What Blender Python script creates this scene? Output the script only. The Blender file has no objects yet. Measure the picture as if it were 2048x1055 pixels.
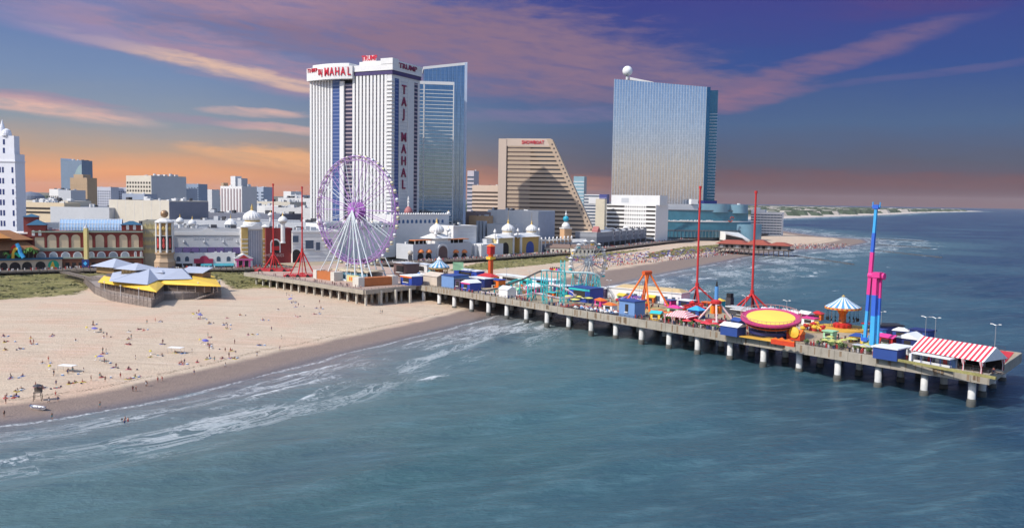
import bpy, math, random
import numpy as np
from mathutils import Vector, Matrix

rnd = random.Random(7)
scene = bpy.context.scene
R = math.radians
# ------------------------------------------------------------------ camera
F = 1700.0; CX, CY = 1024.0, 527.5; H = 58.0
PITCH = math.atan(131.5 / F); ROLL = math.atan(0.0165)
_f = Vector((0, math.cos(PITCH), -math.sin(PITCH)))
_r0 = Vector((1, 0, 0)); _u0 = _r0.cross(_f)
_r = _r0 * math.cos(ROLL) + _u0 * math.sin(ROLL)
_u = _u0 * math.cos(ROLL) - _r0 * math.sin(ROLL)
CAM = Vector((0, 0, H))
cam = bpy.data.cameras.new('camera'); camo = bpy.data.objects.new('camera', cam)
scene.collection.objects.link(camo); scene.camera = camo
camo.matrix_world = Matrix(((_r.x, _u.x, -_f.x, 0), (_r.y, _u.y, -_f.y, 0), (_r.z, _u.z, -_f.z, H), (0, 0, 0, 1)))
cam.sensor_width = 36; cam.lens = 36 * F / 2048; cam.clip_start = 1; cam.clip_end = 60000

def ray(px, py):
    return _f + _r * ((px - CX) / F) + _u * ((CY - py) / F)
def P(px, py, z=0.0):                      # photo pixel -> point on the level z
    d = ray(px, py); t = (z - H) / d.z
    return CAM + d * t
def A(px, py, Y):                          # photo pixel -> point at distance Y in front
    d = ray(px, py); return CAM + d * (Y / d.y)
def hor(x): return 396 + 0.0165 * (x - 1024)

# ------------------------------------------------------------------ render / view
scene.render.engine = 'CYCLES'
scene.view_settings.view_transform = 'Standard'; scene.view_settings.look = 'None'
scene.view_settings.exposure = 0.0; scene.view_settings.gamma = 1
scene.cycles.max_bounces = 5; scene.cycles.diffuse_bounces = 2; scene.cycles.glossy_bounces = 3
scene.cycles.transmission_bounces = 2; scene.cycles.volume_bounces = 0
scene.cycles.caustics_reflective = False; scene.cycles.caustics_refractive = False

# ------------------------------------------------------------------ node helpers
class NG:
    def __init__(s, nt): s.nt = nt; s.L = nt.links
    def new(s, t, **k):
        n = s.nt.nodes.new(t)
        for a, b in k.items(): setattr(n, a, b)
        return n
    def put(s, sock, v):
        if hasattr(v, 'is_output') or isinstance(v, bpy.types.NodeSocket): s.L.new(v, sock)
        else:
            if sock.type == 'RGBA' and len(v) == 3: v = (*v, 1)
            sock.default_value = v
    def m(s, op, a, b=None, c=None, clamp=False):
        n = s.new('ShaderNodeMath', operation=op, use_clamp=clamp); s.put(n.inputs[0], a)
        if b is not None: s.put(n.inputs[1], b)
        if c is not None: s.put(n.inputs[2], c)
        return n.outputs[0]
    def ss(s, v, a, b, lo=0.0, hi=1.0):
        n = s.new('ShaderNodeMapRange', interpolation_type='SMOOTHSTEP'); s.put(n.inputs[0], v)
        for i, x in enumerate((a, b, lo, hi)): s.put(n.inputs[i + 1], x)
        return n.outputs[0]
    def lin(s, v, a, b, lo=0.0, hi=1.0):
        n = s.new('ShaderNodeMapRange'); s.put(n.inputs[0], v)
        for i, x in enumerate((a, b, lo, hi)): s.put(n.inputs[i + 1], x)
        return n.outputs[0]
    def mix(s, f, a, b, mode='MIX'):
        n = s.new('ShaderNodeMix', data_type='RGBA', blend_type=mode); s.put(n.inputs[0], f); s.put(n.inputs[6], a); s.put(n.inputs[7], b)
        return n.outputs[2]
    def noise(s, vec, scale, detail=3, rough=0.55, dim='3D', dist=0.0):
        n = s.new('ShaderNodeTexNoise', noise_dimensions=dim); s.put(n.inputs['Vector'], vec); s.put(n.inputs['Scale'], scale)
        s.put(n.inputs['Detail'], detail); s.put(n.inputs['Roughness'], rough); s.put(n.inputs['Distortion'], dist)
        return n.outputs[0]
    def xyz(s, a, b, c=0.0):
        n = s.new('ShaderNodeCombineXYZ'); s.put(n.inputs[0], a); s.put(n.inputs[1], b); s.put(n.inputs[2], c); return n.outputs[0]
    def ramp(s, f, stops):
        n = s.new('ShaderNodeValToRGB'); s.put(n.inputs[0], f); e = n.color_ramp.elements
        while len(e) < len(stops): e.new(0.5)
        for i, (p, c) in enumerate(stops): e[i].position = p; e[i].color = (*c, 1)
        return n.outputs[0]

def lin1(c): c /= 255; return c / 12.92 if c <= 0.04045 else ((c + 0.055) / 1.055) ** 2.4
def S(r, g, b): return (lin1(r), lin1(g), lin1(b))

# ------------------------------------------------------------------ sun and sky
SUN_EL = R(44); SUN_AZ = Vector((-0.84, -0.54)).normalized()
sd = Vector((SUN_AZ.x * math.cos(SUN_EL), SUN_AZ.y * math.cos(SUN_EL), math.sin(SUN_EL)))
sl = bpy.data.lights.new('sun', 'SUN'); sl.energy = 4.0; sl.angle = R(0.5); sl.color = (1.0, 0.95, 0.88)
so = bpy.data.objects.new('sun', sl); scene.collection.objects.link(so)
so.rotation_euler = sd.to_track_quat('Z', 'Y').to_euler()

world = bpy.data.worlds.new('World'); scene.world = world; world.use_nodes = True
nt = world.node_tree; nt.nodes.clear(); g = NG(nt)
tc = g.new('ShaderNodeTexCoord'); sp = g.new('ShaderNodeSeparateXYZ'); g.L.new(tc.outputs['Generated'], sp.inputs[0])
dx, dy, dz = sp.outputs
el = g.m('ARCSINE', dz); az = g.m('ARCTAN2', dx, dy)
V = g.m('MULTIPLY', el, 1700.0); U = g.m('MULTIPLY', az, 1700.0)   # sky angles in 1/1700 rad
nvec = g.xyz(g.m('MULTIPLY', az, 3.0), g.m('MULTIPLY', el, 14.0), 0.0)
n1 = g.noise(nvec, 2.2, 5, 0.6); n2 = g.noise(nvec, 7.0, 4, 0.6)
nw = g.m('ADD', g.m('MULTIPLY', g.m('SUBTRACT', n1, 0.5), 1.3), g.m('MULTIPLY', g.m('SUBTRACT', n2, 0.5), 0.5))
Vn = g.m('ADD', V, g.m('MULTIPLY', nw, 30.0))
t = g.lin(Vn, 0, 700)
rl = g.ramp(t, [(0.0, S(228, 142, 88)), (0.05, S(238, 164, 112)), (0.11, S(190, 160, 138)), (0.18, S(144, 154, 166)), (0.30, S(120, 142, 178)), (0.45, S(98, 124, 176)), (0.60, S(98, 124, 184)), (1.0, S(120, 150, 205))])
rr = g.ramp(t, [(0.0, S(112, 74, 80)), (0.05, S(104, 80, 90)), (0.11, S(88, 92, 112)), (0.21, S(78, 102, 140)), (0.36, S(58, 84, 146)), (0.55, S(62, 68, 140)), (1.0, S(100, 120, 180))])
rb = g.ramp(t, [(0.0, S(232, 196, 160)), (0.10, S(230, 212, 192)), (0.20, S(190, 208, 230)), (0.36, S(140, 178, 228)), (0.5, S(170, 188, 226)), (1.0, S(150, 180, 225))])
fx = g.ss(U, -740, 260)
base = g.mix(fx, rl, rr)
PINK = S(170, 140, 162); ROSE = S(142, 116, 138); PEACH = S(232, 186, 172); DUSK = S(138, 92, 128); GOLD = S(226, 190, 170); LILAC = S(140, 138, 182)
# cloud streaks of this sky: (centre u, centre v, half length, half thickness, slope, colour, opacity)
def uv(px, py): return (math.atan((px - 1024) / F) * 1700, (hor(px) - py) * 0.985)
strokes = []
for px, py, L, T, s_, c, o in [
    (760, 66, 540, 96, -0.10, ROSE, 0.86), (520, 16, 280, 46, 0.0, PINK, 0.75), (1010, 100, 360, 80, -0.12, ROSE, 0.7),
    (380, 122, 370, 36, -0.19, PINK, 0.85), (440, 150, 260, 13, -0.155, GOLD, 0.9), (140, 98, 150, 22, -0.15, LILAC, 0.7),
    (1290, 180, 260, 36, 0.03, ROSE, 0.62), (1600, 152, 260, 23, 0.26, S(134, 108, 138), 0.72), (1475, 205, 130, 20, 0.12, S(150, 114, 138), 0.65),
    (60, 232, 190, 15, -0.10, PEACH, 0.9), (70, 218, 150, 9, -0.07, PINK, 0.7), (510, 232, 90, 9, 0.0, PEACH, 0.75), (560, 262, 110, 9, -0.05, PEACH, 0.7), (400, 250, 190, 8, -0.05, PINK, 0.45),
    (560, 318, 170, 20, -0.10, S(240, 178, 128), 0.85), (1900, 26, 220, 42, 0.10, S(104, 70, 118), 0.42), (1500, 30, 240, 70, 0.0, S(74, 72, 142), 0.35),
    (1880, 172, 260, 7, 0.10, S(104, 100, 146), 0.5), (70, 30, 190, 40, -0.05, LILAC, 0.6), (1120, 232, 240, 14, 0.02, S(140, 124, 160), 0.45),
    (1700, 362, 420, 16, 0.0, S(124, 82, 84), 0.45), (960, 368, 300, 26, 0.0, S(196, 128, 98), 0.55)]:
    u0, v0 = uv(px, py)
    strokes.append((u0, v0, L, T, s_, c, o))
tex = g.ss(g.noise(g.xyz(g.m('MULTIPLY', az, 9.0), g.m('MULTIPLY_ADD', el, 52.0, g.m('MULTIPLY', az, 6.0)), 2.0), 2.0, 6, 0.62, '3D', 0.4), 0.28, 0.64, 0.42, 1.0)
col = base
for i, (u0, v0, L, T, s_, c, o) in enumerate(strokes):
    du = g.m('SUBTRACT', U, u0)
    dv = g.m('SUBTRACT', g.m('SUBTRACT', V, v0), g.m('MULTIPLY', du, s_))
    dv = g.m('ADD', dv, g.m('MULTIPLY', nw, T * 1.1 + 10))
    q = g.m('ADD', g.m('POWER', g.m('ABSOLUTE', g.m('DIVIDE', du, L)), 2.0), g.m('POWER', g.m('ABSOLUTE', g.m('DIVIDE', dv, T)), 2.0))
    q = g.m('ADD', q, g.m('MULTIPLY', g.m('SUBTRACT', n2, 0.5), 0.9))
    k = g.m('MULTIPLY', g.ss(q, 1.7, 0.0), g.m('MULTIPLY', tex, o))
    col = g.mix(k, col, c)
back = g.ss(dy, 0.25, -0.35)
col = g.mix(back, col, rb)  # sky behind the camera, made bright to fill shade and feed tower reflections
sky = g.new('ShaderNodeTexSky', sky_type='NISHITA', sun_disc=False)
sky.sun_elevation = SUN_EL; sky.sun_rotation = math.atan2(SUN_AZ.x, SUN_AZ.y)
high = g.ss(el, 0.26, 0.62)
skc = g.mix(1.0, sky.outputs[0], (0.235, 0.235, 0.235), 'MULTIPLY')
col = g.mix(high, col, skc)  # sky above the view, strength raised to fill shade
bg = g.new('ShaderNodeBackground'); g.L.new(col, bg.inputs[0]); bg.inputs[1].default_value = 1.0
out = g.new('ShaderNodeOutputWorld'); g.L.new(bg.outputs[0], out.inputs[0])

# ------------------------------------------------------------------ materials
MATS = {}
def mat(name, c, rough=0.7, metal=0.0, var=0.12, scale=0.3, spec=0.4, bump=0.0, emit=None):
    if name in MATS: return MATS[name]
    m = bpy.data.materials.new(name); m.use_nodes = True; nt = m.node_tree; nt.nodes.clear(); g = NG(nt)
    b = g.new('ShaderNodeBsdfPrincipled'); o = g.new('ShaderNodeOutputMaterial'); g.L.new(b.outputs[0], o.inputs[0])
    b.inputs['Roughness'].default_value = rough; b.inputs['Metallic'].default_value = metal
    b.inputs['Specular IOR Level'].default_value = spec
    if var > 0:
        geo = g.new('ShaderNodeNewGeometry')
        n = g.noise(geo.outputs['Position'], scale, 4, 0.65)
        n2 = g.noise(geo.outputs['Position'], scale * 0.13, 2, 0.5)
        k = g.m('ADD', g.m('MULTIPLY', g.m('SUBTRACT', n, 0.5), var * 2.4), g.m('MULTIPLY', g.m('SUBTRACT', n2, 0.5), var * 1.6))
        k = g.m('ADD', 1.0, k)
        g.put(b.inputs['Base Color'], g.mix(1.0, (*c, 1), g.xyz(k, k, k), 'MULTIPLY'))
        if bump:
            bn = g.new('ShaderNodeBump'); bn.inputs['Strength'].default_value = bump; bn.inputs['Distance'].default_value = 0.3
            g.L.new(n, bn.inputs['Height']); g.L.new(bn.outputs[0], b.inputs['Normal'])
    else:
        b.inputs['Base Color'].default_value = (*c, 1)
    if emit:
        b.inputs['Emission Color'].default_value = (*c, 1); b.inputs['Emission Strength'].default_value = emit
    MATS[name] = m
    return m
def stripes(name, c1, c2, period, axis, duty=0.5, rough=0.6, polar=0):
    if name in MATS: return MATS[name]
    m = bpy.data.materials.new(name); m.use_nodes = True; nt = m.node_tree; nt.nodes.clear(); g = NG(nt)
    b = g.new('ShaderNodeBsdfPrincipled'); o = g.new('ShaderNodeOutputMaterial'); g.L.new(b.outputs[0], o.inputs[0])
    b.inputs['Roughness'].default_value = rough
    tc = g.new('ShaderNodeTexCoord'); sp = g.new('ShaderNodeSeparateXYZ'); g.L.new(tc.outputs['Object'], sp.inputs[0])
    if polar: v = g.m('MULTIPLY', g.m('ADD', g.m('ARCTAN2', sp.outputs[1], sp.outputs[0]), math.pi), polar / (2 * math.pi))
    else: v = g.m('DIVIDE', g.m('ADD', sp.outputs[axis], 1000 * period), period)
    k = g.m('LESS_THAN', g.m('FRACT', v), duty)
    n = g.noise(tc.outputs['Object'], 0.9, 3); kk = g.m('ADD', 0.82, g.m('MULTIPLY', n, 0.36))
    g.put(b.inputs['Base Color'], g.mix(1.0, g.mix(k, (*c2, 1), (*c1, 1)), g.xyz(kk, kk, kk), 'MULTIPLY'))
    MATS[name] = m
    return m

# ------------------------------------------------------------------ mesh builder
class MB:
    def __init__(s): s.v = []; s.f = []; s.m = []
    def add(s, vs, fs, m=0):
        o = len(s.v); s.v += [tuple(p) for p in vs]
        for f in fs: s.f.append([i + o for i in f]); s.m.append(m)
        return s
    def box(s, x0, x1, y0, y1, z0, z1, m=0):
        return s.add([(x0, y0, z0), (x1, y0, z0), (x1, y1, z0), (x0, y1, z0), (x0, y0, z1), (x1, y0, z1), (x1, y1, z1), (x0, y1, z1)],
                     [(0, 3, 2, 1), (4, 5, 6, 7), (0, 1, 5, 4), (1, 2, 6, 5), (2, 3, 7, 6), (3, 0, 4, 7)], m)
    def prism(s, poly, z0, z1, m=0, mt=None):
        n = len(poly); ar = sum(poly[i][0] * poly[(i + 1) % n][1] - poly[(i + 1) % n][0] * poly[i][1] for i in range(n))
        if ar < 0: poly = poly[::-1]
        s.add([(x, y, z0) for x, y in poly] + [(x, y, z1) for x, y in poly], [(i, (i + 1) % n, n + (i + 1) % n, n + i) for i in range(n)], m)
        o = len(s.v) - 2 * n
        s.f.append([o + n + i for i in range(n)]); s.m.append(m if mt is None else mt)
        s.f.append([o + n - 1 - i for i in range(n)]); s.m.append(m)
        return s
    def vprism(s, poly, y0, y1, m=0):          # outline in x,z pushed along y
        n = len(poly); ar = sum(poly[i][0] * poly[(i + 1) % n][1] - poly[(i + 1) % n][0] * poly[i][1] for i in range(n))
        if ar < 0: poly = poly[::-1]
        s.add([(x, y0, z) for x, z in poly] + [(x, y1, z) for x, z in poly],
              [(n + i, n + (i + 1) % n, (i + 1) % n, i) for i in range(n)] + [tuple(range(n)), tuple(range(2 * n - 1, n - 1, -1))], m)
        return s
    def hull(s, bot, top, m=0):                 # two matching rings
        n = len(bot)
        return s.add(list(bot) + list(top), [(i, (i + 1) % n, n + (i + 1) % n, n + i) for i in range(n)] + [tuple(range(n - 1, -1, -1)), tuple(range(n, 2 * n))], m)
    def tube(s, p, q, r, n=6, m=0, r2=None):
        p = Vector(p); q = Vector(q); d = (q - p)
        if d.length < 1e-6: return s
        d.normalize(); a = d.orthogonal().normalized(); b = d.cross(a); r2 = r if r2 is None else r2
        vs = []
        for c, rr in ((p, r), (q, r2)):
            for i in range(n):
                t = 2 * math.pi * (i + 0.5) / n; vs.append(c + (a * math.cos(t) + b * math.sin(t)) * rr)
        return s.add(vs, [(i, (i + 1) % n, n + (i + 1) % n, n + i) for i in range(n)] + [tuple(range(n - 1, -1, -1)), tuple(range(n, 2 * n))], m)
    def path(s, pts, r, n=6, m=0, closed=False):
        k = len(pts)
        for i in range(k if closed else k - 1): s.tube(pts[i], pts[(i + 1) % k], r, n, m)
        return s
    def ring(s, c, rad, r, ax, ay, seg=48, n=5, m=0):
        c = Vector(c); pts = [c + ax * (math.cos(2 * math.pi * i / seg) * rad) + ay * (math.sin(2 * math.pi * i / seg) * rad) for i in range(seg)]
        return s.path(pts, r, n, m, True)
    def lathe(s, prof, cx=0, cy=0, n=16, m=0, ph=0.0, rib=0.0):
        vs = []; fs = []; k = len(prof)
        for r, z in prof:
            for i in range(n):
                t = 2 * math.pi * i / n + ph; rr = r * (1 + (rib if i % 2 else 0)); vs.append((cx + rr * math.cos(t), cy + rr * math.sin(t), z))
        for j in range(k - 1):
            for i in range(n):
                i2 = (i + 1) % n; fs.append((j * n + i, j * n + i2, (j + 1) * n + i2, (j + 1) * n + i))
        fs.append(tuple(range(n - 1, -1, -1))); fs.append(tuple((k - 1) * n + i for i in range(n)))
        return s.add(vs, fs, m)
    def gable(s, x0, x1, y0, y1, z0, z1, m=0, over=0.0):   # ridge along x
        ym = (y0 + y1) / 2
        return s.add([(x0 - over, y0 - over, z0), (x1 + over, y0 - over, z0), (x1 + over, y1 + over, z0), (x0 - over, y1 + over, z0), (x0 - over, ym, z1), (x1 + over, ym, z1)],
                     [(0, 1, 5, 4), (2, 3, 4, 5), (0, 4, 3), (1, 2, 5), (3, 2, 1, 0)], m)
    def hip(s, x0, x1, y0, y1, z0, z1, m=0, over=0.0, inset=None):
        x0 -= over; x1 += over; y0 -= over; y1 += over
        d = min(x1 - x0, y1 - y0) / 2 if inset is None else inset
        a, b = (x0 + d, x1 - d); c, e = (y0 + d, y1 - d)
        if a > b: a = b = (x0 + x1) / 2
        if c > e: c = e = (y0 + y1) / 2
        if b - a < 1e-3: b = a + 1e-3
        if e - c < 1e-3: e = c + 1e-3
        return s.add([(x0, y0, z0), (x1, y0, z0), (x1, y1, z0), (x0, y1, z0), (a, c, z1), (b, c, z1), (b, e, z1), (a, e, z1)],
                     [(0, 3, 2, 1), (4, 5, 6, 7), (0, 1, 5, 4), (1, 2, 6, 5), (2, 3, 7, 6), (3, 0, 4, 7)], m)
    def arch(s, u0, u1, z0, z1, y0, y1, m=0, n=8):          # round-headed panel
        r = (u1 - u0) / 2; zc = max(z0 + 0.01, z1 - r); uc = (u0 + u1) / 2
        poly = [(u0, z0), (u1, z0)] + [(uc + r * math.cos(math.pi * i / n), zc + (z1 - zc) * math.sin(math.pi * i / n)) for i in range(n + 1)]
        return s.vprism(poly, y0, y1, m)
    def xf(s, M):
        s.v = [tuple(M @ Vector(p)) for p in s.v]; return s
    def join(s, o, M=None, m=None):
        off = len(s.v); s.v += [tuple(M @ Vector(p)) if M else p for p in o.v]
        for f, k in zip(o.f, o.m): s.f.append([i + off for i in f]); s.m.append(k if m is None else m)
        return s
    def mesh(s, name, mats, smooth=False):
        me = bpy.data.meshes.new(name); me.from_pydata(s.v, [], s.f)
        for m in (mats if isinstance(mats, (list, tuple)) else [mats]): me.materials.append(m)
        me.polygons.foreach_set('material_index', s.m)
        if smooth: me.polygons.foreach_set('use_smooth', [True] * len(s.f))
        me.update(); return me
    def build(s, name, mats, parent=None, smooth=False, loc=None, rz=0.0):
        return link(name, s.mesh(name, mats, smooth), parent, loc, rz)
def link(name, me, parent=None, loc=None, rz=0.0):
    o = bpy.data.objects.new(name, me); scene.collection.objects.link(o)
    if parent is not None: o.parent = parent
    if loc is not None: o.location = loc
    if rz: o.rotation_euler = (0, 0, rz)
    return o
def tag(o, label=None, cat=None, group=None, kind=None):
    if label: o['label'] = label
    if cat: o['category'] = cat
    if group: o['group'] = group
    if kind: o['kind'] = kind
    return o
def thing(name, label, cat, loc=(0, 0, 0), rz=0.0, group=None):
    o = bpy.data.objects.new(name, None); scene.collection.objects.link(o); o.empty_display_size = 1
    o.location = loc; o.rotation_euler = (0, 0, rz)
    return tag(o, label, cat, group)
KIDS = {}
def kids(o):
    return [c for c in scene.collection.objects if c.parent == o]
def copy_tree(o, loc=None, rz=None, label=None, group=None, tree=None):
    tree = tree if tree is not None else [(c, kids(c)) for c in kids(o)]
    r = o.copy(); scene.collection.objects.link(r)
    if loc is not None: r.location = loc
    if rz is not None: r.rotation_euler = (0, 0, rz)
    if label: r['label'] = label
    if group: r['group'] = group
    for c, sub in tree:
        d = c.copy(); scene.collection.objects.link(d); d.parent = r
        for e in sub:
            h = e.copy(); scene.collection.objects.link(h); h.parent = d
    return r
def text(name, s, size, m, parent, loc, rot=(math.pi / 2, 0, 0), depth=0.15, sx=1.0, align='CENTER', bold=0.0):
    c = bpy.data.curves.new(name, 'FONT'); c.body = s; c.size = size; c.extrude = depth; c.align_x = align; c.align_y = 'CENTER'; c.offset = bold; c.resolution_u = 2
    t_ = bpy.data.objects.new(name, c); me = bpy.data.meshes.new_from_object(t_); bpy.data.objects.remove(t_)
    me.name = name; me.materials.clear(); me.materials.append(m)
    o = link(name, me, parent, loc); o.rotation_euler = rot; o.scale = (sx, 1, 1)
    return o
# ------------------------------------------------------------------ terrain and sea
shore_px = [(0, 850), (100, 838), (200, 822), (340, 795), (500, 757), (640, 718), (800, 680), (960, 640), (1040, 616), (1120, 598), (1180, 583), (1240, 568), (1300, 553), (1400, 533), (1500, 512), (1570, 500), (1640, 497), (1700, 493), (1738, 484)]
shore = [Vector((-9000, -7600, 0)), Vector((-900, -560, 0)), Vector((-400, -72, 0)), Vector((-250, 78, 0))] + [P(x, y, 0) for x, y in shore_px]
inlet = [P(x, y, 0) for x, y in [(1725, 478), (1650, 474), (1580, 464), (1540, 456)]] + [Vector((300, 1900, 0)), Vector((150, 2600, 0)), Vector((500, 5000, 0)), Vector((900, 30000, 0))]
main_land = [(p.x, p.y) for p in shore + inlet] + [(-40000, 30000), (-40000, -7600)]
isl = [P(x, y, 0) for x, y in [(1420, 441), (1500, 438.5), (1565, 437), (1640, 434), (1700, 432), (1780, 429), (1850, 425)]] + [Vector((4100, 7800, 0)), Vector((5000, 9000, 0)), Vector((5200, 10000, 0)), Vector((4400, 11500, 0)), Vector((1000, 14000, 0)), Vector((200, 5000, 0))]
isl = [(p.x, p.y) for p in isl]
def inside(poly, X, Y):
    r = np.zeros(X.shape, bool); n = len(poly)
    for i in range(n):
        x0, y0 = poly[i]; x1, y1 = poly[(i + 1) % n]
        c = ((y0 > Y) != (y1 > Y))
        if y0 != y1: r ^= c & (X < (x1 - x0) * (Y - y0) / (y1 - y0) + x0)
    return r
def dist(poly, X, Y, closed=True):
    best = np.full(X.shape, 1e12); along = np.zeros(X.shape); acc = 0.0
    n = len(poly)
    for i in range(n if closed else n - 1):
        x0, y0 = poly[i]; x1, y1 = poly[(i + 1) % n]; dx_, dy_ = x1 - x0, y1 - y0; L2 = dx_ * dx_ + dy_ * dy_ + 1e-9
        t = np.clip(((X - x0) * dx_ + (Y - y0) * dy_) / L2, 0, 1)
        d = (X - x0 - t * dx_) ** 2 + (Y - y0 - t * dy_) ** 2
        k = d < best; best = np.where(k, d, best); along = np.where(k, acc + t * math.sqrt(L2), along); acc += math.sqrt(L2)
    return np.sqrt(best), along
def sdist(X, Y):
    a, al = dist(main_land, X, Y); a = np.where(inside(main_land, X, Y), a, -a)
    b, _ = dist(isl, X, Y); b = np.where(inside(isl, X, Y), b, -b)
    return np.maximum(a, b), al
def gz(x, y):                              # ground height
    d, _ = sdist(np.array([float(x)]), np.array([float(y)])); return float(hgt(d)[0])
def hgt(d):
    return np.where(d < 0, np.maximum(-6, d * 0.05 - 0.05), np.minimum(2.6, d * 0.032) + np.clip((d - 75) * 0.02, 0, 0.6))
def PG(px, py):                            # pixel -> point on the sand
    z = 1.5
    for _ in range(4):
        p = P(px, py, z); z = gz(p.x, p.y)
    return Vector((p.x, p.y, z))
azs = np.radians(np.concatenate([np.linspace(-180, -50, 27)[:-1], np.linspace(-50, -34, 17)[:-1], np.linspace(-34, 34, 461), np.linspace(34, 50, 17)[1:], np.linspace(50, 180, 27)[1:]]))
rs = np.concatenate([[20, 50, 80, 110], np.geomspace(130, 1500, 360), np.geomspace(1530, 24000, 110)])
AZ, RS = np.meshgrid(azs, rs); X = RS * np.sin(AZ); Y = RS * np.cos(AZ)
SD, AL = sdist(X, Y)
def grid_mesh(name, Z, keep):
    nr, na = X.shape
    idx = np.arange(nr * na).reshape(nr, na)
    q = np.stack([idx[:-1, :-1], idx[:-1, 1:], idx[1:, 1:], idx[1:, :-1]], -1)
    k = keep[:-1, :-1] | keep[1:, 1:] | keep[:-1, 1:] | keep[1:, :-1]
    q = q[k].reshape(-1, 4)[:, ::-1]
    me = bpy.data.meshes.new(name); me.vertices.add(nr * na); me.vertices.foreach_set('co', np.stack([X, Y, Z], -1).astype(np.float32).ravel())
    me.loops.add(q.size); me.loops.foreach_set('vertex_index', q.ravel().astype(np.int32))
    me.polygons.add(len(q)); me.polygons.foreach_set('loop_start', np.arange(0, q.size, 4).astype(np.int32)); me.polygons.foreach_set('loop_total', np.full(len(q), 4, np.int32))
    me.update(); me.validate(); me.polygons.foreach_set('use_smooth', [True] * len(me.polygons))
    return me
def attr(me, n, a):
    at = me.attributes.new(n, 'FLOAT', 'POINT'); at.data.foreach_set('value', a.astype(np.float32).ravel())
# dune grass patches (drawn on the ground plane)
bw = [Vector((-1500, 150, 0)), Vector((-700, 415, 0))] + [P(x, y, 6) for x, y in [(-100, 548), (0, 543), (140, 539), (490, 537), (650, 533), (840, 524), (1000, 515), (1160, 504), (1330, 484), (1430, 474), (1560, 466)]]
bw = [Vector((p.x, p.y, 0)) for p in bw]
city_poly = [(p.x, p.y) for p in bw] + [(420, 1700), (150, 2600), (500, 5000), (900, 30000), (-40000, 30000), (-40000, 150)]
grass_px = [[(-80, 556), (0, 552), (130, 545), (200, 548), (330, 545), (480, 537), (560, 560), (560, 575), (470, 580), (440, 560), (300, 575), (190, 573), (150, 590), (0, 601), (-80, 606)],
            [(890, 543), (960, 526), (1060, 514), (1180, 508), (1300, 498), (1190, 517), (1060, 532), (980, 540)],
            [(1300, 505), (1370, 494), (1450, 488), (1445, 497), (1370, 507), (1290, 515)]]
GR = np.full(X.shape, -1e3)
for gp in grass_px:
    pl = [(p.x, p.y) for p in (P(x, y, 3) for x, y in gp)]
    d, _ = dist(pl, X, Y); GR = np.maximum(GR, np.where(inside(pl, X, Y), d, -d))
CD, _ = dist(city_poly, X, Y); CD = np.where(inside(city_poly, X, Y), CD, -CD)
inl = np.where(GR > -400, np.clip(GR, -20, 8), -20)
rng = np.random.default_rng(3)
Zt = hgt(SD) + np.where(RS < 1500, np.clip((inl + 4) / 10, 0, 1) * (0.35 + 0.35 * np.sin(X * 0.21 + 1.3 * np.sin(Y * 0.13)) * np.sin(Y * 0.17 + X * 0.05)), 0)
far_isl = (Y > 2500) & (SD > 60) & (X > 600)
Zt = Zt + np.where(far_isl, np.clip((SD - 60) / 300, 0, 1) * (5 + 9 * rng.random(X.shape)), 0)
me = grid_mesh('ground', Zt, SD > -60); attr(me, 'sd', SD); attr(me, 'gr', inl); attr(me, 'cd', np.clip(CD, -50, 50)); attr(me, 'wd', SD / (1 + 1.1 * np.clip((Y - 430) / 120, 0, 1) * (Y < 2000)))
m = bpy.data.materials.new('sand_and_dunes'); m.use_nodes = True; nt = m.node_tree; nt.nodes.clear(); g = NG(nt)
b = g.new('ShaderNodeBsdfPrincipled'); o = g.new('ShaderNodeOutputMaterial'); g.L.new(b.outputs[0], o.inputs[0])
pos = g.new('ShaderNodeNewGeometry').outputs['Position']
sda = g.new('ShaderNodeAttribute', attribute_name='sd').outputs['Fac']; gra = g.new('ShaderNodeAttribute', attribute_name='gr').outputs['Fac']
na = g.noise(pos, 0.035, 5, 0.6); nb = g.noise(pos, 0.3, 4, 0.6); nc = g.noise(pos, 1.6, 3, 0.6)
dry = g.mix(nb, S(188, 168, 146), S(212, 192, 167)); dry = g.mix(g.ss(na, 0.44, 0.68, 0, 0.8), dry, S(204, 172, 148)); dry = g.mix(g.ss(nc, 0.52, 0.7, 0, 0.55), dry, S(146, 124, 108))
rv = g.new('ShaderNodeMapping'); rv.inputs['Rotation'].default_value = (0, 0, -0.72); rv.inputs['Scale'].default_value = (0.022, 0.30, 1); g.L.new(pos, rv.inputs['Vector'])
trk = g.noise(rv.outputs[0], 1.0, 5, 0.65); dry = g.mix(g.ss(trk, 0.52, 0.68, 0, 0.45), dry, S(168, 144, 126)); dry = g.mix(g.ss(trk, 0.46, 0.32, 0, 0.35), dry, S(224, 206, 190))
wetc = g.mix(nb, S(124, 108, 100), S(146, 128, 116))
sdn = g.m('ADD', g.new('ShaderNodeAttribute', attribute_name='wd').outputs['Fac'], g.m('MULTIPLY', g.m('SUBTRACT', na, 0.5), 9.0))
edge = g.m('ADD', sdn, g.m('MULTIPLY', g.m('SUBTRACT', nb, 0.5), 1.6))
c = g.mix(g.ss(edge, 17, 23), wetc, dry)
wrk = g.m('MULTIPLY', g.m('MULTIPLY', g.ss(edge, 23.5, 25.0), g.ss(edge, 27.5, 25.5)), g.ss(nc, 0.46, 0.6, 0, 0.75)); c = g.mix(wrk, c, S(92, 78, 62))
fpt = g.noise(pos, 0.75, 2, 0.8, '3D', 1.5); c = g.mix(g.m('MULTIPLY', g.ss(fpt, 0.58, 0.7, 0, 0.4), g.ss(edge, 22, 30)), c, S(140, 116, 98))
c = g.mix(g.ss(sda, 7.0, -1.0), c, S(104, 98, 98))
gc = g.mix(nb, S(96, 92, 52), S(150, 140, 88)); gc = g.mix(g.ss(nc, 0.45, 0.7), gc, S(78, 84, 44)); gc = g.mix(g.ss(na, 0.5, 0.62, 0, 0.5), gc, S(164, 150, 104))
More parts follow.
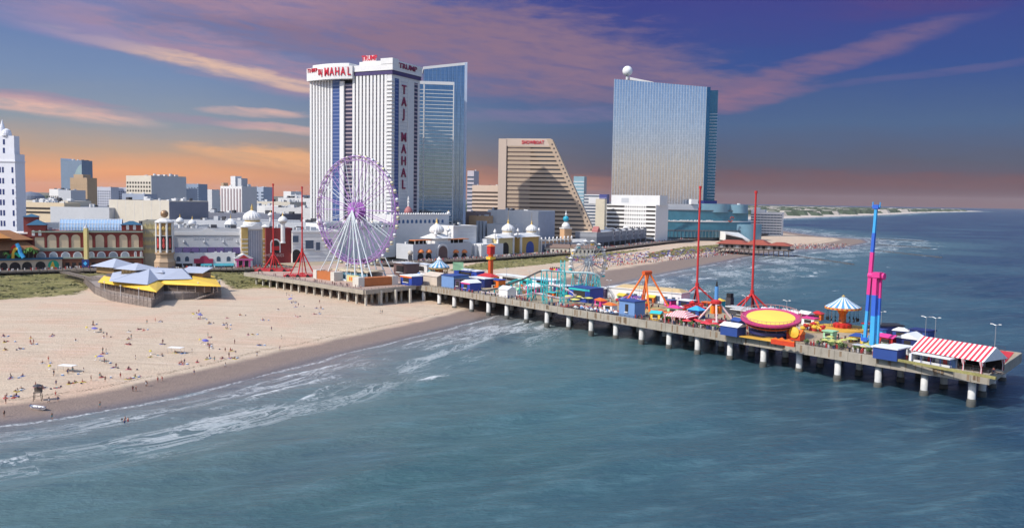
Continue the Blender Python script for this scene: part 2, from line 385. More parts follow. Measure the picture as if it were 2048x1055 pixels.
gm = g.ss(g.m('ADD', gra, g.m('MULTIPLY', g.m('SUBTRACT', nb, 0.5), 14.0)), -2.0, 2.5)
c = g.mix(gm, c, gc)
city = g.mix(g.noise(pos, 0.02, 4, 0.7), S(92, 96, 84), S(150, 146, 140))
c = g.mix(g.ss(g.new('ShaderNodeAttribute', attribute_name='cd').outputs['Fac'], -1, 1), c, city)
sep = g.new('ShaderNodeSeparateXYZ'); g.L.new(pos, sep.inputs[0])
isle = g.ss(sep.outputs[1], 2300, 2600)
fc = g.mix(g.ss(g.noise(g.xyz(g.m('MULTIPLY', sep.outputs[0], 0.016), g.m('MULTIPLY', sep.outputs[1], 0.004)), 1, 5, 0.7), 0.4, 0.62), S(62, 72, 58), S(140, 128, 112))
fc = g.mix(g.ss(sda, 160, 60), fc, S(196, 184, 172))
c = g.mix(isle, c, fc)
g.put(b.inputs['Base Color'], c); g.put(b.inputs['Roughness'], g.m('MULTIPLY_ADD', g.ss(sda, 1, 13), 0.6, 0.3)); b.inputs['Specular IOR Level'].default_value = 0.25
bn = g.new('ShaderNodeBump'); bn.inputs['Strength'].default_value = 0.8; bn.inputs['Distance'].default_value = 0.4
g.put(bn.inputs['Height'], g.m('ADD', g.m('MULTIPLY', nb, 0.6), nc)); g.L.new(bn.outputs[0], b.inputs['Normal'])
me.materials.append(m)
tag(link('ground', me), None, None, None, 'structure')

# sea: gentle swell in the mesh, ripples in bump and as light and dark painted into the colour, surf by distance from the shore line
depth = -SD
amp = np.clip(depth / 25, 0, 1) * np.clip(1 - RS / 1500, 0, 1)
sw = np.zeros(X.shape)
for k, (wl, dirx, diry, a_) in enumerate([(26, 0.62, -0.78, .26), (15, 0.75, -0.66, .14), (41, 0.5, -0.87, .25), (9, 0.4, -0.92, .06)]):
    sw += 1.6 * a_ * np.sin(2 * np.pi / wl * (X * dirx + Y * diry) + 2.0 * np.sin(X * 0.011 * (k + 1) + Y * 0.013))
brk = np.exp(-((depth - 30 - 5 * np.sin(AL * 0.03)) / 3.0) ** 2) * np.clip(np.sin(AL * 0.022 + 0.9) + 0.25, 0, 1) * (RS < 1500) * 0.8
me = grid_mesh('sea', sw * amp + brk - 0.02, SD < 25); attr(me, 'sd', depth); attr(me, 'al', AL); attr(me, 'sf', depth / (1 + 1.0 * np.clip((Y - 430) / 150, 0, 1)))
m = bpy.data.materials.new('sea_water'); m.use_nodes = True; nt = m.node_tree; nt.nodes.clear(); g = NG(nt)
b = g.new('ShaderNodeBsdfPrincipled'); o = g.new('ShaderNodeOutputMaterial'); g.L.new(b.outputs[0], o.inputs[0])
pos = g.new('ShaderNodeNewGeometry').outputs['Position']; sep = g.new('ShaderNodeSeparateXYZ'); g.L.new(pos, sep.inputs[0])
sda = g.new('ShaderNodeAttribute', attribute_name='sd').outputs['Fac']; ala = g.new('ShaderNodeAttribute', attribute_name='al').outputs['Fac']
na = g.noise(pos, 0.011, 4, 0.55)
sdw = g.m('ADD', sda, g.m('MULTIPLY', g.m('SUBTRACT', na, 0.5), 60.0))
c = g.ramp(g.lin(sdw, 0, 300), [(0.0, S(128, 120, 118)), (0.06, S(116, 120, 120)), (0.17, S(88, 110, 110)), (0.34, S(64, 96, 100)), (0.58, S(40, 70, 86)), (1.0, S(24, 48, 76))])
wv = g.noise(g.xyz(g.m('MULTIPLY_ADD', sep.outputs[0], 0.05, g.m('MULTIPLY', sep.outputs[1], 0.022)), g.m('MULTIPLY_ADD', sep.outputs[1], 0.16, g.m('MULTIPLY', sep.outputs[0], -0.05))), 1.0, 5, 0.62)
c = g.mix(g.ss(wv, 0.48, 0.72, 0, 0.45), c, S(98, 132, 140)); c = g.mix(g.ss(wv, 0.5, 0.3, 0, 0.4), c, S(48, 76, 92))
wf = g.noise(g.xyz(g.m('MULTIPLY_ADD', sep.outputs[0], 0.11, g.m('MULTIPLY', sep.outputs[1], 0.05)), g.m('MULTIPLY_ADD', sep.outputs[1], 0.5, g.m('MULTIPLY', sep.outputs[0], -0.16))), 1.0, 5, 0.68)  # fine ripples: light and dark of wave slopes put into the colour
c = g.mix(g.ss(wf, 0.5, 0.72, 0, 0.2), c, S(116, 142, 150)); c = g.mix(g.ss(wf, 0.46, 0.26, 0, 0.2), c, S(42, 66, 84)); wl = g.noise(pos, 0.006, 3, 0.5); c = g.mix(g.ss(wl, 0.42, 0.62, 0, 0.35), c, S(84, 120, 128)); c = g.mix(g.ss(wl, 0.48, 0.34, 0, 0.35), c, S(44, 72, 98))
# foam
sfa = g.new('ShaderNodeAttribute', attribute_name='sf').outputs['Fac']
fv = g.xyz(g.m('DIVIDE', ala, 16.0), g.m('DIVIDE', sfa, 5.0))
f1 = g.noise(fv, 1.0, 6, 0.68, '3D', 0.6); f2 = g.noise(g.xyz(g.m('DIVIDE', ala, 55.0), g.m('DIVIDE', sfa, 16.0), 3.0), 1.0, 3, 0.5); f3 = g.noise(pos, 0.9, 4, 0.7)
wob = g.m('MULTIPLY', g.m('SUBTRACT', g.noise(g.m('DIVIDE', ala, 30.0), 1.0, 3, 0.5, '1D'), 0.5), 9.0) if False else g.m('MULTIPLY', g.m('SUBTRACT', g.noise(g.xyz(g.m('DIVIDE', ala, 30.0), 0.0), 1.0, 3, 0.5), 0.5), 14.0)
sdf = g.m('ADD', sfa, wob)
def line(c0, w, gate_lo, gate_hi, ph):
    gate = g.ss(g.noise(g.xyz(g.m('DIVIDE', ala, 34.0), ph), 1.0, 4, 0.6), gate_lo, gate_hi)
    ds = g.m('SUBTRACT', sdf, c0); lead = g.ss(ds, -0.5, 0.35); tr = g.lin(ds, 0.0, w * 3.2); solid = g.ss(g.m('ADD', f1, g.m('MULTIPLY', f3, 0.9)), g.m('MULTIPLY_ADD', tr, 0.5, 0.74), g.m('MULTIPLY_ADD', tr, 0.5, 1.06))
    a_ = g.m('MULTIPLY', g.m('MULTIPLY', lead, g.ss(ds, w * 3.4, w * 1.2)), solid)
    return g.m('MULTIPLY', a_, gate)
foam = g.m('MULTIPLY', g.ss(g.m('ABSOLUTE', g.m('SUBTRACT', sdf, 1.0)), 1.5, 0.3), g.ss(f3, 0.4, 0.66, 0, 0.8))
for c0, w, lo, hi, ph in ((8, 1.3, 0.42, 0.56, 1.7), (19, 2.6, 0.44, 0.58, 5.1), (31, 2.4, 0.52, 0.64, 7.7), (48, 2.0, 0.56, 0.66, 9.3), (70, 1.4, 0.6, 0.68, 14.9)):
    foam = g.m('MAXIMUM', foam, line(c0, w, lo, hi, ph))
zone = g.m('MULTIPLY', g.ss(sfa, 6, 14), g.ss(sfa, 62, 26))
lace = g.m('MULTIPLY', g.m('MULTIPLY', g.ss(g.m('ABSOLUTE', g.m('SUBTRACT', f1, 0.5)), 0.055, 0.01), g.ss(f2, 0.44, 0.6)), g.m('MULTIPLY', zone, 0.6))
patch = g.m('MULTIPLY', g.m('MULTIPLY', g.ss(g.m('ADD', f1, g.m('MULTIPLY', f3, 0.6)), 0.82, 1.05), g.ss(f2, 0.46, 0.62)), g.m('MULTIPLY', zone, 0.75))
foam = g.m('MAXIMUM', foam, g.m('MAXIMUM', lace, patch))
caps = g.m('MULTIPLY', g.ss(g.noise(g.xyz(g.m('MULTIPLY', sep.outputs[0], 0.06), g.m('MULTIPLY', sep.outputs[1], 0.16)), 1, 4, 0.6), 0.735, 0.8), 0.5)
foam = g.m('MAXIMUM', foam, caps)
c = g.mix(g.m('MULTIPLY', foam, 0.9), c, S(226, 228, 228))
g.put(b.inputs['Base Color'], c); g.put(b.inputs['Roughness'], g.m('MULTIPLY_ADD', foam, 0.5, 0.22)); g.put(b.inputs['Specular IOR Level'], g.m('MULTIPLY_ADD', foam, -0.12, 0.2))
r1 = g.noise(g.xyz(g.m('MULTIPLY_ADD', sep.outputs[0], 0.30, g.m('MULTIPLY', sep.outputs[1], 0.12)), g.m('MULTIPLY_ADD', sep.outputs[1], 0.75, g.m('MULTIPLY', sep.outputs[0], -0.25))), 1.0, 5, 0.62)
bn = g.new('ShaderNodeBump'); bn.inputs['Strength'].default_value = 0.55; bn.inputs['Distance'].default_value = 1.6
g.put(bn.inputs['Height'], g.m('ADD', r1, g.m('MULTIPLY', wv, 1.4))); g.L.new(bn.outputs[0], b.inputs['Normal'])
me.materials.append(m)
tag(link('sea', me), None, None, None, 'structure')
# ------------------------------------------------------------------ common materials
WHITE = mat('white_paint', (0.74, 0.73, 0.71), 0.55, var=0.07); CREAM = mat('cream_render', (0.62, 0.56, 0.46), 0.75, var=0.1)
CONC = mat('pale_concrete', (0.35, 0.31, 0.25), 0.85, var=0.3, scale=0.45); PILE = mat('pile_concrete', (0.62, 0.61, 0.58), 0.8, var=0.18, scale=0.8)
GREYW = mat('grey_wall', (0.52, 0.53, 0.55), 0.8, var=0.08); LGREY = mat('light_grey_wall', (0.66, 0.65, 0.64), 0.8, var=0.08); ROOFG = mat('grey_roof', (0.26, 0.27, 0.29), 0.9, var=0.2, scale=0.12)
DKGREY = mat('dark_grey', (0.06, 0.06, 0.07), 0.6); BLACK = mat('black_metal', (0.02, 0.02, 0.022), 0.5); STEEL = mat('steel', (0.45, 0.46, 0.48), 0.4, 0.6)
RED = mat('red_paint', (0.52, 0.03, 0.03), 0.45); BRICK = mat('red_brick', (0.26, 0.055, 0.045), 0.85, var=0.16, scale=0.8); DRED = mat('dark_red_wall', (0.24, 0.035, 0.035), 0.8, var=0.12)
BLUE = mat('blue_paint', (0.03, 0.07, 0.26), 0.5); LBLUE = mat('light_blue_paint', (0.06, 0.38, 0.72), 0.45); NAVY = mat('navy_paint', (0.018, 0.03, 0.14), 0.5)
PINKM = mat('pink_paint', (0.72, 0.05, 0.26), 0.45); PURPLE = mat('purple_paint', (0.34, 0.14, 0.50), 0.45); YELLOW = mat('yellow_paint', (0.85, 0.52, 0.06), 0.5); ORANGE = mat('orange_paint', (0.78, 0.16, 0.02), 0.5)
TEAL = mat('teal_paint', (0.04, 0.48, 0.50), 0.45); GREEN = mat('green_paint', (0.12, 0.36, 0.12), 0.6); TAN = mat('tan_wall', (0.48, 0.34, 0.22), 0.8); GOLD_M = mat('gold_leaf', (0.62, 0.42, 0.14), 0.4, 0.4)
WOOD = mat('weathered_wood', (0.20, 0.16, 0.13), 0.85, var=0.3, scale=1.2); DKWOOD = mat('dark_wood', (0.085, 0.065, 0.055), 0.85, var=0.3, scale=1.2); PLANK = mat('deck_planks', (0.38, 0.30, 0.20), 0.85, var=0.34, scale=0.35)
GLASS = mat('dark_glass', (0.02, 0.035, 0.06), 0.12, var=0.0, spec=0.7); SKYGL = mat('blue_glass', (0.10, 0.2, 0.34), 0.12, var=0.0, spec=0.8)
TERRA = mat('orange_canvas', (0.66, 0.20, 0.06), 0.7); BROWNR = mat('brown_roof', (0.28, 0.13, 0.06), 0.9, var=0.3, scale=0.9); SLATE = mat('slate_blue_roof', (0.03, 0.11, 0.19), 0.6)

# ------------------------------------------------------------------ pier
DZ = 10.0
pB = P(839, 570, DZ); pE = P(1978, 748, DZ)
px_ = (pE - pB).normalized(); py_ = Vector((-px_.y, px_.x, 0)); PLEN = (pE - pB).length; PW = 46.0
prz = math.atan2(px_.y, px_.x)
def onpier(u, v, z=DZ): return pB + px_ * u + py_ * v + Vector((0, 0, z - DZ))
def topier(p): d = p - pB; return d.dot(px_), d.dot(py_)
PIER = thing('amusement_pier', 'long straight amusement pier deck on white concrete piles running out over the sea', 'pier', pB, prz)
U0 = -175.0
SLT = 7.5
b = MB(); b.prism([(U0, 0), (PLEN, 0), (PLEN - SLT, PW), (U0, PW)], -0.5, -0.02); b.build('deck', PLANK, PIER)
b = MB(); b.box(-3, 110, -0.5, 0.0, -2.6, 0.25); b.box(110, PLEN + 0.5, -0.9, 0.0, -2.9, 0.25); b.build('fascia', CONC, PIER)
b = MB(); q_ = random.Random(2)
for i in range(62): u = 2 + i * 4.7; MB().box(u - .05, u + .05, -0.93 if u > 110 else -.53, -0.45, -2.85 if u > 110 else -2.5, 0.2).build('fascia_joint', mat('joint_dark', (0.10, 0.09, 0.07), 0.9), PIER)
b = MB()
for i in range(90): u = q_.uniform(2, PLEN - 2); w_ = q_.uniform(.15, .5); b.box(u - w_, u + w_, -0.94 if u > 112 else -.54, -0.4, q_.uniform(-2.7, -1.6), 0.1)
tag(b.build('rust_stains', mat('rust_stain', (0.24, 0.17, 0.11), 0.9, var=.4, scale=1.0), PIER), None, None, None, 'stuff')
b = MB(); b.prism([(PLEN, 0), (PLEN + .5, 0), (PLEN - SLT + .5, PW), (PLEN - SLT, PW)], -2.9, 0.25); b.build('end_fascia', CONC, PIER)
b = MB(); b.box(U0, PLEN - SLT, PW, PW + 0.5, -2.0, 0.25); b.build('back_fascia', CONC, PIER)
b = MB()
for i in range(24):
    u = 6 + i * 12.35
    b.box(u - 0.7, u + 0.7, 0.3, PW - 0.3, -2.0, -0.52) if u < PLEN - 9 else None
b.build('cross_beams', CONC, PIER)
pile = MB(); pile.lathe([(1.05, -15), (1.05, -1.9)], n=14); pile.lathe([(1.3, -16), (1.3, -9.0), (1.1, -8.2)], n=14, m=1)
pm = pile.mesh('pile', [PILE, mat('pile_base_stain', (0.10, 0.10, 0.09), 0.8, var=0.3, scale=1.0)], True)
for i in range(23):
    u = PLEN - 4.5 - i * 14.1
    if u < -40: break
    for v in (1.6, 16, 30, 44): link('pile', pm, PIER, (u + rnd.uniform(-.35, .35) - (SLT * v / PW if i == 0 else 0), v + rnd.uniform(-.15, .15), 0), rnd.uniform(0, 6))
def railing(name, label, pts, parent=None, h=1.15, step=2.4, m=None, z0=0.0):
    b = MB()
    for p, q in zip(pts[:-1], pts[1:]):
        p = Vector(p); q = Vector(q); n = max(1, int((q - p).length / step))
        for hh in (0.35, 0.7, h): b.tube(p + Vector((0, 0, hh)), q + Vector((0, 0, hh)), 0.05, 4)
        for i in range(n + 1):
            a = p.lerp(q, i / n); b.tube(a, a + Vector((0, 0, h)), 0.06, 4)
    o = b.build(name, m or DKGREY, parent)
    if label: tag(o, label, 'railing')
    return o
railing('railing', 'dark metal railing along the near long edge of the pier', [onpier(0, 0.3), onpier(PLEN - 0.4, 0.3)])
railing('railing', 'dark metal railing along the far seaward edge of the pier', [onpier(110, PW - 0.3), onpier(PLEN - 12, PW - 0.3)], h=1.5)
railing('railing', 'dark railing across the outer end of the pier beside the striped tent', [onpier(PLEN - 0.3, 0.3), onpier(PLEN - 0.3 - SLT * .62, PW - 18)])
mt_ = [topier(P(x, y, DZ)) for x, y in ((1994, 699), (2029, 703.5), (2006, 731), (1985, 727))]; b = MB(); b.prism(mt_, 0.01, 0.10); o = b.build('red_mat', mat('red_carpet', (0.58, 0.035, 0.05), 0.9, var=0.1), None, loc=pB, rz=prz); tag(o, 'flat bright red mat at the outer corner of the pier beyond the striped tent', 'mat')

# wheel platform: broad landward part of the pier
q1 = P(729, 581, DZ); q0 = P(490, 545, DZ); q2 = P(830, 571, DZ)
PLAT = thing('wheel_platform', 'broad pier platform with pinkish boards carrying the giant wheel', 'platform', (0, 0, 0))
dirp = (q1 - q0).normalized(); q3 = q0 + py_ * 90 - px_ * 40; q4 = q2 + py_ * 75
poly = [(q0.x, q0.y), (q1.x, q1.y), (q2.x, q2.y), (q4.x, q4.y), (q3.x, q3.y)]
b = MB(); b.prism(poly, DZ - 0.6, DZ + 0.02); b.build('deck', mat('pink_boards', (0.46, 0.33, 0.26), 0.85, var=0.2, scale=0.5), PLAT)
b = MB()
for a, c in ((q0, q1), (q1, q2)):
    d = (c - a).normalized(); n_ = Vector((d.y, -d.x, 0)); z = Vector((0, 0, 1))
    bot = [a, c, c + n_ * 0.8, a + n_ * 0.8]
    b.hull([p - z * 1.9 for p in bot], [p + z * 0.3 for p in bot])
b.build('fascia', CONC, PLAT)
cm = MB().box(-0.5, 0.5, -0.5, 0.5, -10.5, -0.6).mesh('column', mat('column_concrete', (0.50, 0.47, 0.40), 0.85, var=0.2, scale=0.6))
ang = math.atan2(dirp.y, dirp.x)
nL = (q1 - q0).length
for i in range(15):
    for k in range(4):
        p = q1 - dirp * (1.2 + i * 8.0) + py_ * (1.6 + k * 9)
        if i * 8 > nL - 4: continue
        link('column', cm, PLAT, (p.x, p.y, DZ), ang)
for i in range(3):
    p = q1.lerp(q2, (i + 0.9) / 3.3) + (py_ - px_) * 0.9; link('column', cm, PLAT, (p.x, p.y, DZ), ang)
railing('railing', 'low dark railing along the front edges of the wheel platform', [q0 + Vector((0, 0, .02)), q1 + Vector((0, 0, .02)), q2 + Vector((0, 0, .02))])

# boardwalk
BW = [(p.x, p.y) for p in bw]
def offs(poly, d):
    out = []
    for i, p in enumerate(poly):
        a = Vector(poly[max(0, i - 1)]); c = Vector(poly[min(len(poly) - 1, i + 1)]); t = (c - a).normalized(); out.append((p[0] - t.y * d, p[1] + t.x * d))
    return out
BWI = offs(BW, 20)
b = MB()
for i in range(len(BW) - 1):
    b.hull([(*BW[i], 4.9), (*BW[i + 1], 4.9), (*BWI[i + 1], 4.9), (*BWI[i], 4.9)], [(*BW[i], 6), (*BW[i + 1], 6), (*BWI[i + 1], 6), (*BWI[i], 6)])
tag(b.build('boardwalk', mat('boardwalk_planks', (0.22, 0.18, 0.15), 0.85, var=0.25, scale=0.5)), None, None, None, 'structure')
b = MB()
for i in range(len(BW) - 1):
    p = Vector((*BW[i], 0)); q = Vector((*BW[i + 1], 0)); n = int((q - p).length / 4)
    for k in range(n): a = p.lerp(q, k / n); b.tube(a + Vector((0, 0, 2)), a + Vector((0, 0, 7.1)), 0.16, 4)
    b.tube(p + Vector((0, 0, 7.1)), q + Vector((0, 0, 7.1)), 0.09, 4); b.tube(p + Vector((0, 0, 6.5)), q + Vector((0, 0, 6.5)), 0.07, 4)
tag(b.build('boardwalk_railing', DKWOOD), 'long dark post railing along the beach side of the boardwalk', 'railing')
# ------------------------------------------------------------------ buildings
class Bd:
    def __init__(s, name, label, cat, pa, pb, ztop, d, base, group=None):
        s.L = Vector((pa.x, pa.y, base)); q = Vector((pb.x, pb.y, base)); s.xd = (q - s.L).normalized(); s.yd = Vector((-s.xd.y, s.xd.x, 0))
        s.w = (q - s.L).length; s.d = d; s.h = ztop - base; s.base = base
        s.root = thing(name, label, cat, s.L, math.atan2(s.xd.y, s.xd.x), group)
    def _pl(s, o, e, px, py):
        r = ray(px, py); M = Matrix(((r.x, -e.x, 0), (r.y, -e.y, 0), (r.z, 0, -1))); t = M.inverted() @ (o - CAM)
        return t[1], t[2] - 0.0
    def f(s, px, py, off=0.0): return s._pl(s.L + s.yd * off, s.xd, px, py)      # front plane: u, z
    def r(s, px, py): return s._pl(s.L + s.xd * s.w, s.yd, px, py)
    def l(s, px, py): return s._pl(s.L, s.yd, px, py)
def bld(name, label, cat, xa, Ya, xb, Yb, ytop, d, base=4.0, ymid=None, group=None):
    ym = ymid or hor(xa) + 20
    return Bd(name, label, cat, A(xa, ym, Ya), A(xb, ym, Yb), A(xa, ytop, Ya).z, d, base, group)
def bwp(px, off=22.0, z=6.0):              # point on a line OFF metres behind the beach edge of the boardwalk, seen in column px
    pts = offs(BW, off); best = None
    r = ray(px, hor(px) + 130); e = Vector((r.x, r.y)).normalized()
    for p, q in zip(pts[:-1], pts[1:]):
        p = Vector(p); d = Vector(q) - p; den = e.x * d.y - e.y * d.x
        if abs(den) < 1e-9: continue
        t = (p.x * d.y - p.y * d.x) / den; s_ = (p.x * e.y - p.y * e.x) / den
        if t > 0 and -1e-6 <= s_ <= 1 + 1e-6: return Vector((e.x * t, e.y * t, z))
    return Vector((e.x * 600, e.y * 600, z))
def strip(name, label, cat, xa, xb, ytop, d, off=22.0, off2=None, base=6.0, group=None):
    pa = bwp(xa, off); pb = bwp(xb, off if off2 is None else off2)
    return Bd(name, label, cat, pa, pb, A(xa, ytop, pa.y).z, d, base, group)
def body(B, m, name='wall', z0=0.0, z1=None, x0=0.0, x1=None, y0=0.0, y1=None, par=None, parapet=0.5, mt=None):
    b = MB(); x1 = B.w if x1 is None else x1; y1 = B.d if y1 is None else y1; z1 = B.h if z1 is None else z1
    b.box(x0, x1, y0, y1, z0, z1)
    if parapet:
        for c in ((x0, x1, y0, y0 + .4), (x0, x1, y1 - .4, y1), (x0, x0 + .4, y0 + .4, y1 - .4), (x1 - .4, x1, y0 + .4, y1 - .4)): b.box(*c, z1, z1 + parapet)
    if parapet:
        r_ = MB().box(x0 + .4, x1 - .4, y0 + .4, y1 - .4, z1 + 0.004, z1 + 0.06); w_ = b.build(name, m, par or B.root); r_.build('roof', mt or ROOFG, par or B.root if par is None else par)
        return w_
    return b.build(name, m, par or B.root)
def wins(B, name, m, us, zs, ww, wh, side='f', t=0.12, arch=False, par=None, maxn=100, x=None):
    x = B.w if x is None else x
    b = MB()
    if arch: b.arch(-ww / 2, ww / 2, 0, wh, -t, 0.08)
    else: b.box(-ww / 2, ww / 2, -t, 0.08, 0, wh)
    rz = {'f': 0, 'r': math.pi / 2, 'l': -math.pi / 2}[side]; me = b.mesh(name, m); k = 0; rest = MB()
    for z in zs:
        for u in us:
            loc = {'f': (u, 0, z), 'r': (x, u, z), 'l': (0, u, z)}[side]
            if k < maxn: link(name, me, par or B.root, loc, rz)
            else: rest.join(b, Matrix.Translation(loc) @ Matrix.Rotation(rz, 4, 'Z'))
            k += 1
    if rest.v: tag(rest.build(name, m, par or B.root), None, None, None, 'stuff')
def lsp(a, b, n): return [a + (b - a) * i / (n - 1) for i in range(n)] if n > 1 else [a]
def bands(B, name, m, zs, h, side='f', a=0.0, bnd=None, t=0.25, x=None):
    for z in zs:
        b = MB(); x = B.w if x is None else x
        if side == 'f': b.box(a, B.w if bnd is None else bnd, -t, 0.1, z, z + h)
        elif side == 'r': b.box(x - 0.1, x + t, a, B.d if bnd is None else bnd, z, z + h)
        else: b.box(-t, 0.1, a, B.d if bnd is None else bnd, z, z + h)
        b.build(name, m, B.root)
def mirror(name, c, rough=0.06, bump=0.03, sc=0.12):
    if name in MATS: return MATS[name]
    m = mat(name, c, rough, 1.0, var=0.0); nt = m.node_tree; g = NG(nt); b = [n for n in nt.nodes if n.type == 'BSDF_PRINCIPLED'][0]
    tc = g.new('ShaderNodeTexCoord'); mp = g.new('ShaderNodeMapping'); mp.inputs['Scale'].default_value = (0.45, 0.45, 0.05); g.L.new(tc.outputs['Object'], mp.inputs['Vector']); n = g.noise(mp.outputs[0], 1.0, 3, 0.6)
    br = g.new('ShaderNodeTexBrick'); br.offset = 0; br.inputs['Scale'].default_value = 1; br.inputs['Brick Width'].default_value = 2.2; br.inputs['Row Height'].default_value = 3.6; br.inputs['Mortar Size'].default_value = .12; br.inputs['Color1'].default_value = (1, 1, 1, 1); br.inputs['Color2'].default_value = (.84, .86, .9, 1); br.inputs['Mortar'].default_value = (.55, .58, .62, 1)
    sp = g.new('ShaderNodeSeparateXYZ'); g.L.new(tc.outputs['Object'], sp.inputs[0]); g.L.new(g.xyz(g.m('ADD', sp.outputs[0], sp.outputs[1]), sp.outputs[2]), br.inputs['Vector'])
    g.put(b.inputs['Base Color'], g.mix(1.0, g.mix(1.0, (*c, 1), br.outputs[0], 'MULTIPLY'), g.mix(n, (.8, .8, .8), (1.15, 1.15, 1.15)), 'MULTIPLY'))
    bn = g.new('ShaderNodeBump'); bn.inputs['Strength'].default_value = .25; bn.inputs['Distance'].default_value = .06; g.L.new(n, bn.inputs['Height']); g.L.new(bn.outputs[0], b.inputs['Normal'])
    MATS[name] = m; return m

def clutter(B, n, seed, y0=2.0, par=None, z=None, s=1.0, x0=1.0, x1=None):
    q = random.Random(seed); z = B.h + .08 if z is None else z; x1 = (B.w if x1 is None else x1) - 1.5
    for i in range(n):
        w, d, h = q.uniform(1.2, 4.5) * s, q.uniform(1.2, 4) * s, q.uniform(.8, 2.8) * s; x, y = q.uniform(x0, max(x0 + .1, x1 - w)), q.uniform(y0, max(y0 + .1, B.d - d - 1)); m_ = (LGREY, GREYW, WHITE, DKGREY)[q.randrange(4)]
        if q.random() < .25: MB().tube((x, y, z), (x, y, z + h), w * .3, 8).build('roof_vent', m_, B.root)
        else: MB().box(x, x + w, y, y + d, z, z + h).build('roof_unit', m_, B.root)
# ---- white twin-wing casino tower with red roof letters
STRIPG = stripes('floor_striped_glass', (0.04, 0.04, 0.08), (0.40, 0.32, 0.34), 3.6, 2, 0.64, 0.2)
STRIPB = stripes('floor_striped_blue_glass', (0.05, 0.09, 0.24), (0.16, 0.2, 0.36), 3.3, 2, 0.7, 0.15)
T = bld('casino_tower', 'tall white twin-wing hotel tower with dark vertical window strips and red roof letters', 'tower', 621, 806, 783, 766, 162, 46, ymid=300)
W, D, HT = T.w, T.d, T.h
uG0, _ = T.f(665, 300); uG1, _ = T.f(681, 300); uD0, _ = T.f(689, 300); uD1, _ = T.f(706, 300); uB, _ = T.f(772, 300)
b = MB(); b.box(0.5, W - 0.5, 0.6, D - 0.5, 0, HT - 4); b.build('core', STRIPG, T.root)
pier = MB()
def piers(u0, u1, n, name='wall_pier', z1=HT):
    st = (u1 - u0) / n
    for i in range(n + 1):
        u = u0 + st * i; MB().box(u - st * 0.31, u + st * 0.31, -0.45, 0.62, 0, z1).build(name, WHITE, T.root)
piers(0.7, uG0 - 1.0, 7); piers(uD1 + 0.8, uB - 0.5, 9, z1=HT + 2)
MB().box(uG0, uG1, -0.1, 0.62, 0, HT).build('glass_bay', STRIPB, T.root)
MB().box(uG1 + 0.05, uD0, -1.4, 0.62, 0, HT - 2).build('wall_pier', WHITE, T.root)
b = MB(); b.box(uB, W + 0.05, -0.2, 2.6, 0, HT + 2); bal = b.build('corner_wall', LGREY, T.root)
for i in range(int(HT / 3.4) - 1):
    z = 3 + i * 3.4; b = MB(); b.box(uB + 0.8, W + 0.9, -1.3, 3.4, z, z + 1.1); b.build('balcony', WHITE, T.root)
b = MB(); b.box(W - 0.5, W + 0.2, 2.6, D, 0, HT + 2); b.build('side_wall', LGREY, T.root)
for v0, v1, mm in ((4.2, 10.5, STRIPB), (D - 9.5, D - 4, STRIPG)): MB().box(W, W + 0.45, v0, v1, 0, HT - 1).build('glass_strip', mm, T.root)
for i in range(2): MB().box(W + 0.1, W + 0.9, 11 + i * 14.5, 12 + i * 14.5, 0, HT).build('wall_pier', WHITE, T.root)
for i in range(int(HT / 3.3)): MB().box(W + 0.1, W + 0.35, 12.0, 25.5, 2 + i * 3.3, 2.5 + i * 3.3).build('floor_line', GREYW, T.root)
# crown: curved band over the left wing, dark band and stepped parapet over the right wing
arc = []; n = 14
for i in range(n + 1):
    t_ = i / n; arc.append((-2.5 + (uD1 + 4) * t_, -2.2 - 5.0 * math.sin(math.pi * t_ * 0.92)))
zc = HT - 0.5
b = MB(); b.prism(arc + [(uD1 + 1.5, D * 0.6), (-2.5, D * 0.6)], zc, zc + 11.5); b.build('crown_band', WHITE, T.root)
b = MB(); b.prism([(p[0] * 0.8 + 5, p[1] * 0.8 + 1.5) for p in arc] + [(uD1 - 3, D * 0.5), (2, D * 0.5)], zc + 11.5, zc + 14.5); b.build('crown_step', WHITE, T.root)
b = MB(); b.box(uD1 + 2, W + 1.0, -0.8, D + 0.8, HT + 2, HT + 5.6); b.build('dark_band', mat('violet_band', (0.07, 0.05, 0.14), 0.4), T.root)
b = MB(); b.box(uD1 + 1.6, W + 1.6, -1.4, D + 1.4, HT + 5.6, HT + 11); b.build('parapet', WHITE, T.root)
b = MB(); b.box(uD1 + 4, W - 14, 4, D - 6, HT + 11, HT + 15); b.build('roof_block', WHITE, T.root)
b = MB(); b.box(W - 11, W + 1.8, -1.7, 8, HT + 11, HT + 16); b.box(W - 4, W + 1.9, 8, D + 1.5, HT + 11, HT + 14.5); b.build('corner_crown', WHITE, T.root)
REDL = mat('red_letters', (0.62, 0.02, 0.05), 0.4, var=0.05); DRL = mat('dark_red_letters', (0.24, 0.02, 0.07), 0.4, var=0.05)
def on_arc(s_, k, size, t0, t1, z):
    for i, ch in enumerate(s_):
        if ch == ' ': continue
        t_ = t0 + (t1 - t0) * (i + 0.5) / len(s_)
        j = t_ * n; i0 = min(n - 1, int(j)); fr_ = j - i0
        x = arc[i0][0] * (1 - fr_) + arc[i0 + 1][0] * fr_; y = arc[i0][1] * (1 - fr_) + arc[i0 + 1][1] * fr_
        a_ = math.atan2(arc[i0 + 1][1] - arc[i0][1], arc[i0 + 1][0] - arc[i0][0])
        text('roof_letter', ch, size, REDL, T.root, (x, y - 0.4, z), (math.pi / 2, 0, a_), 0.35, k, bold=0.06)
on_arc('TRUMP', 0.62, 5.2, 0.02, 0.30, zc + 9.0); on_arc('TAJ', 0.5, 7.5, 0.31, 0.43, zc + 6.5); on_arc('MAHAL', 0.66, 10.5, 0.46, 1.0, zc + 6.3)
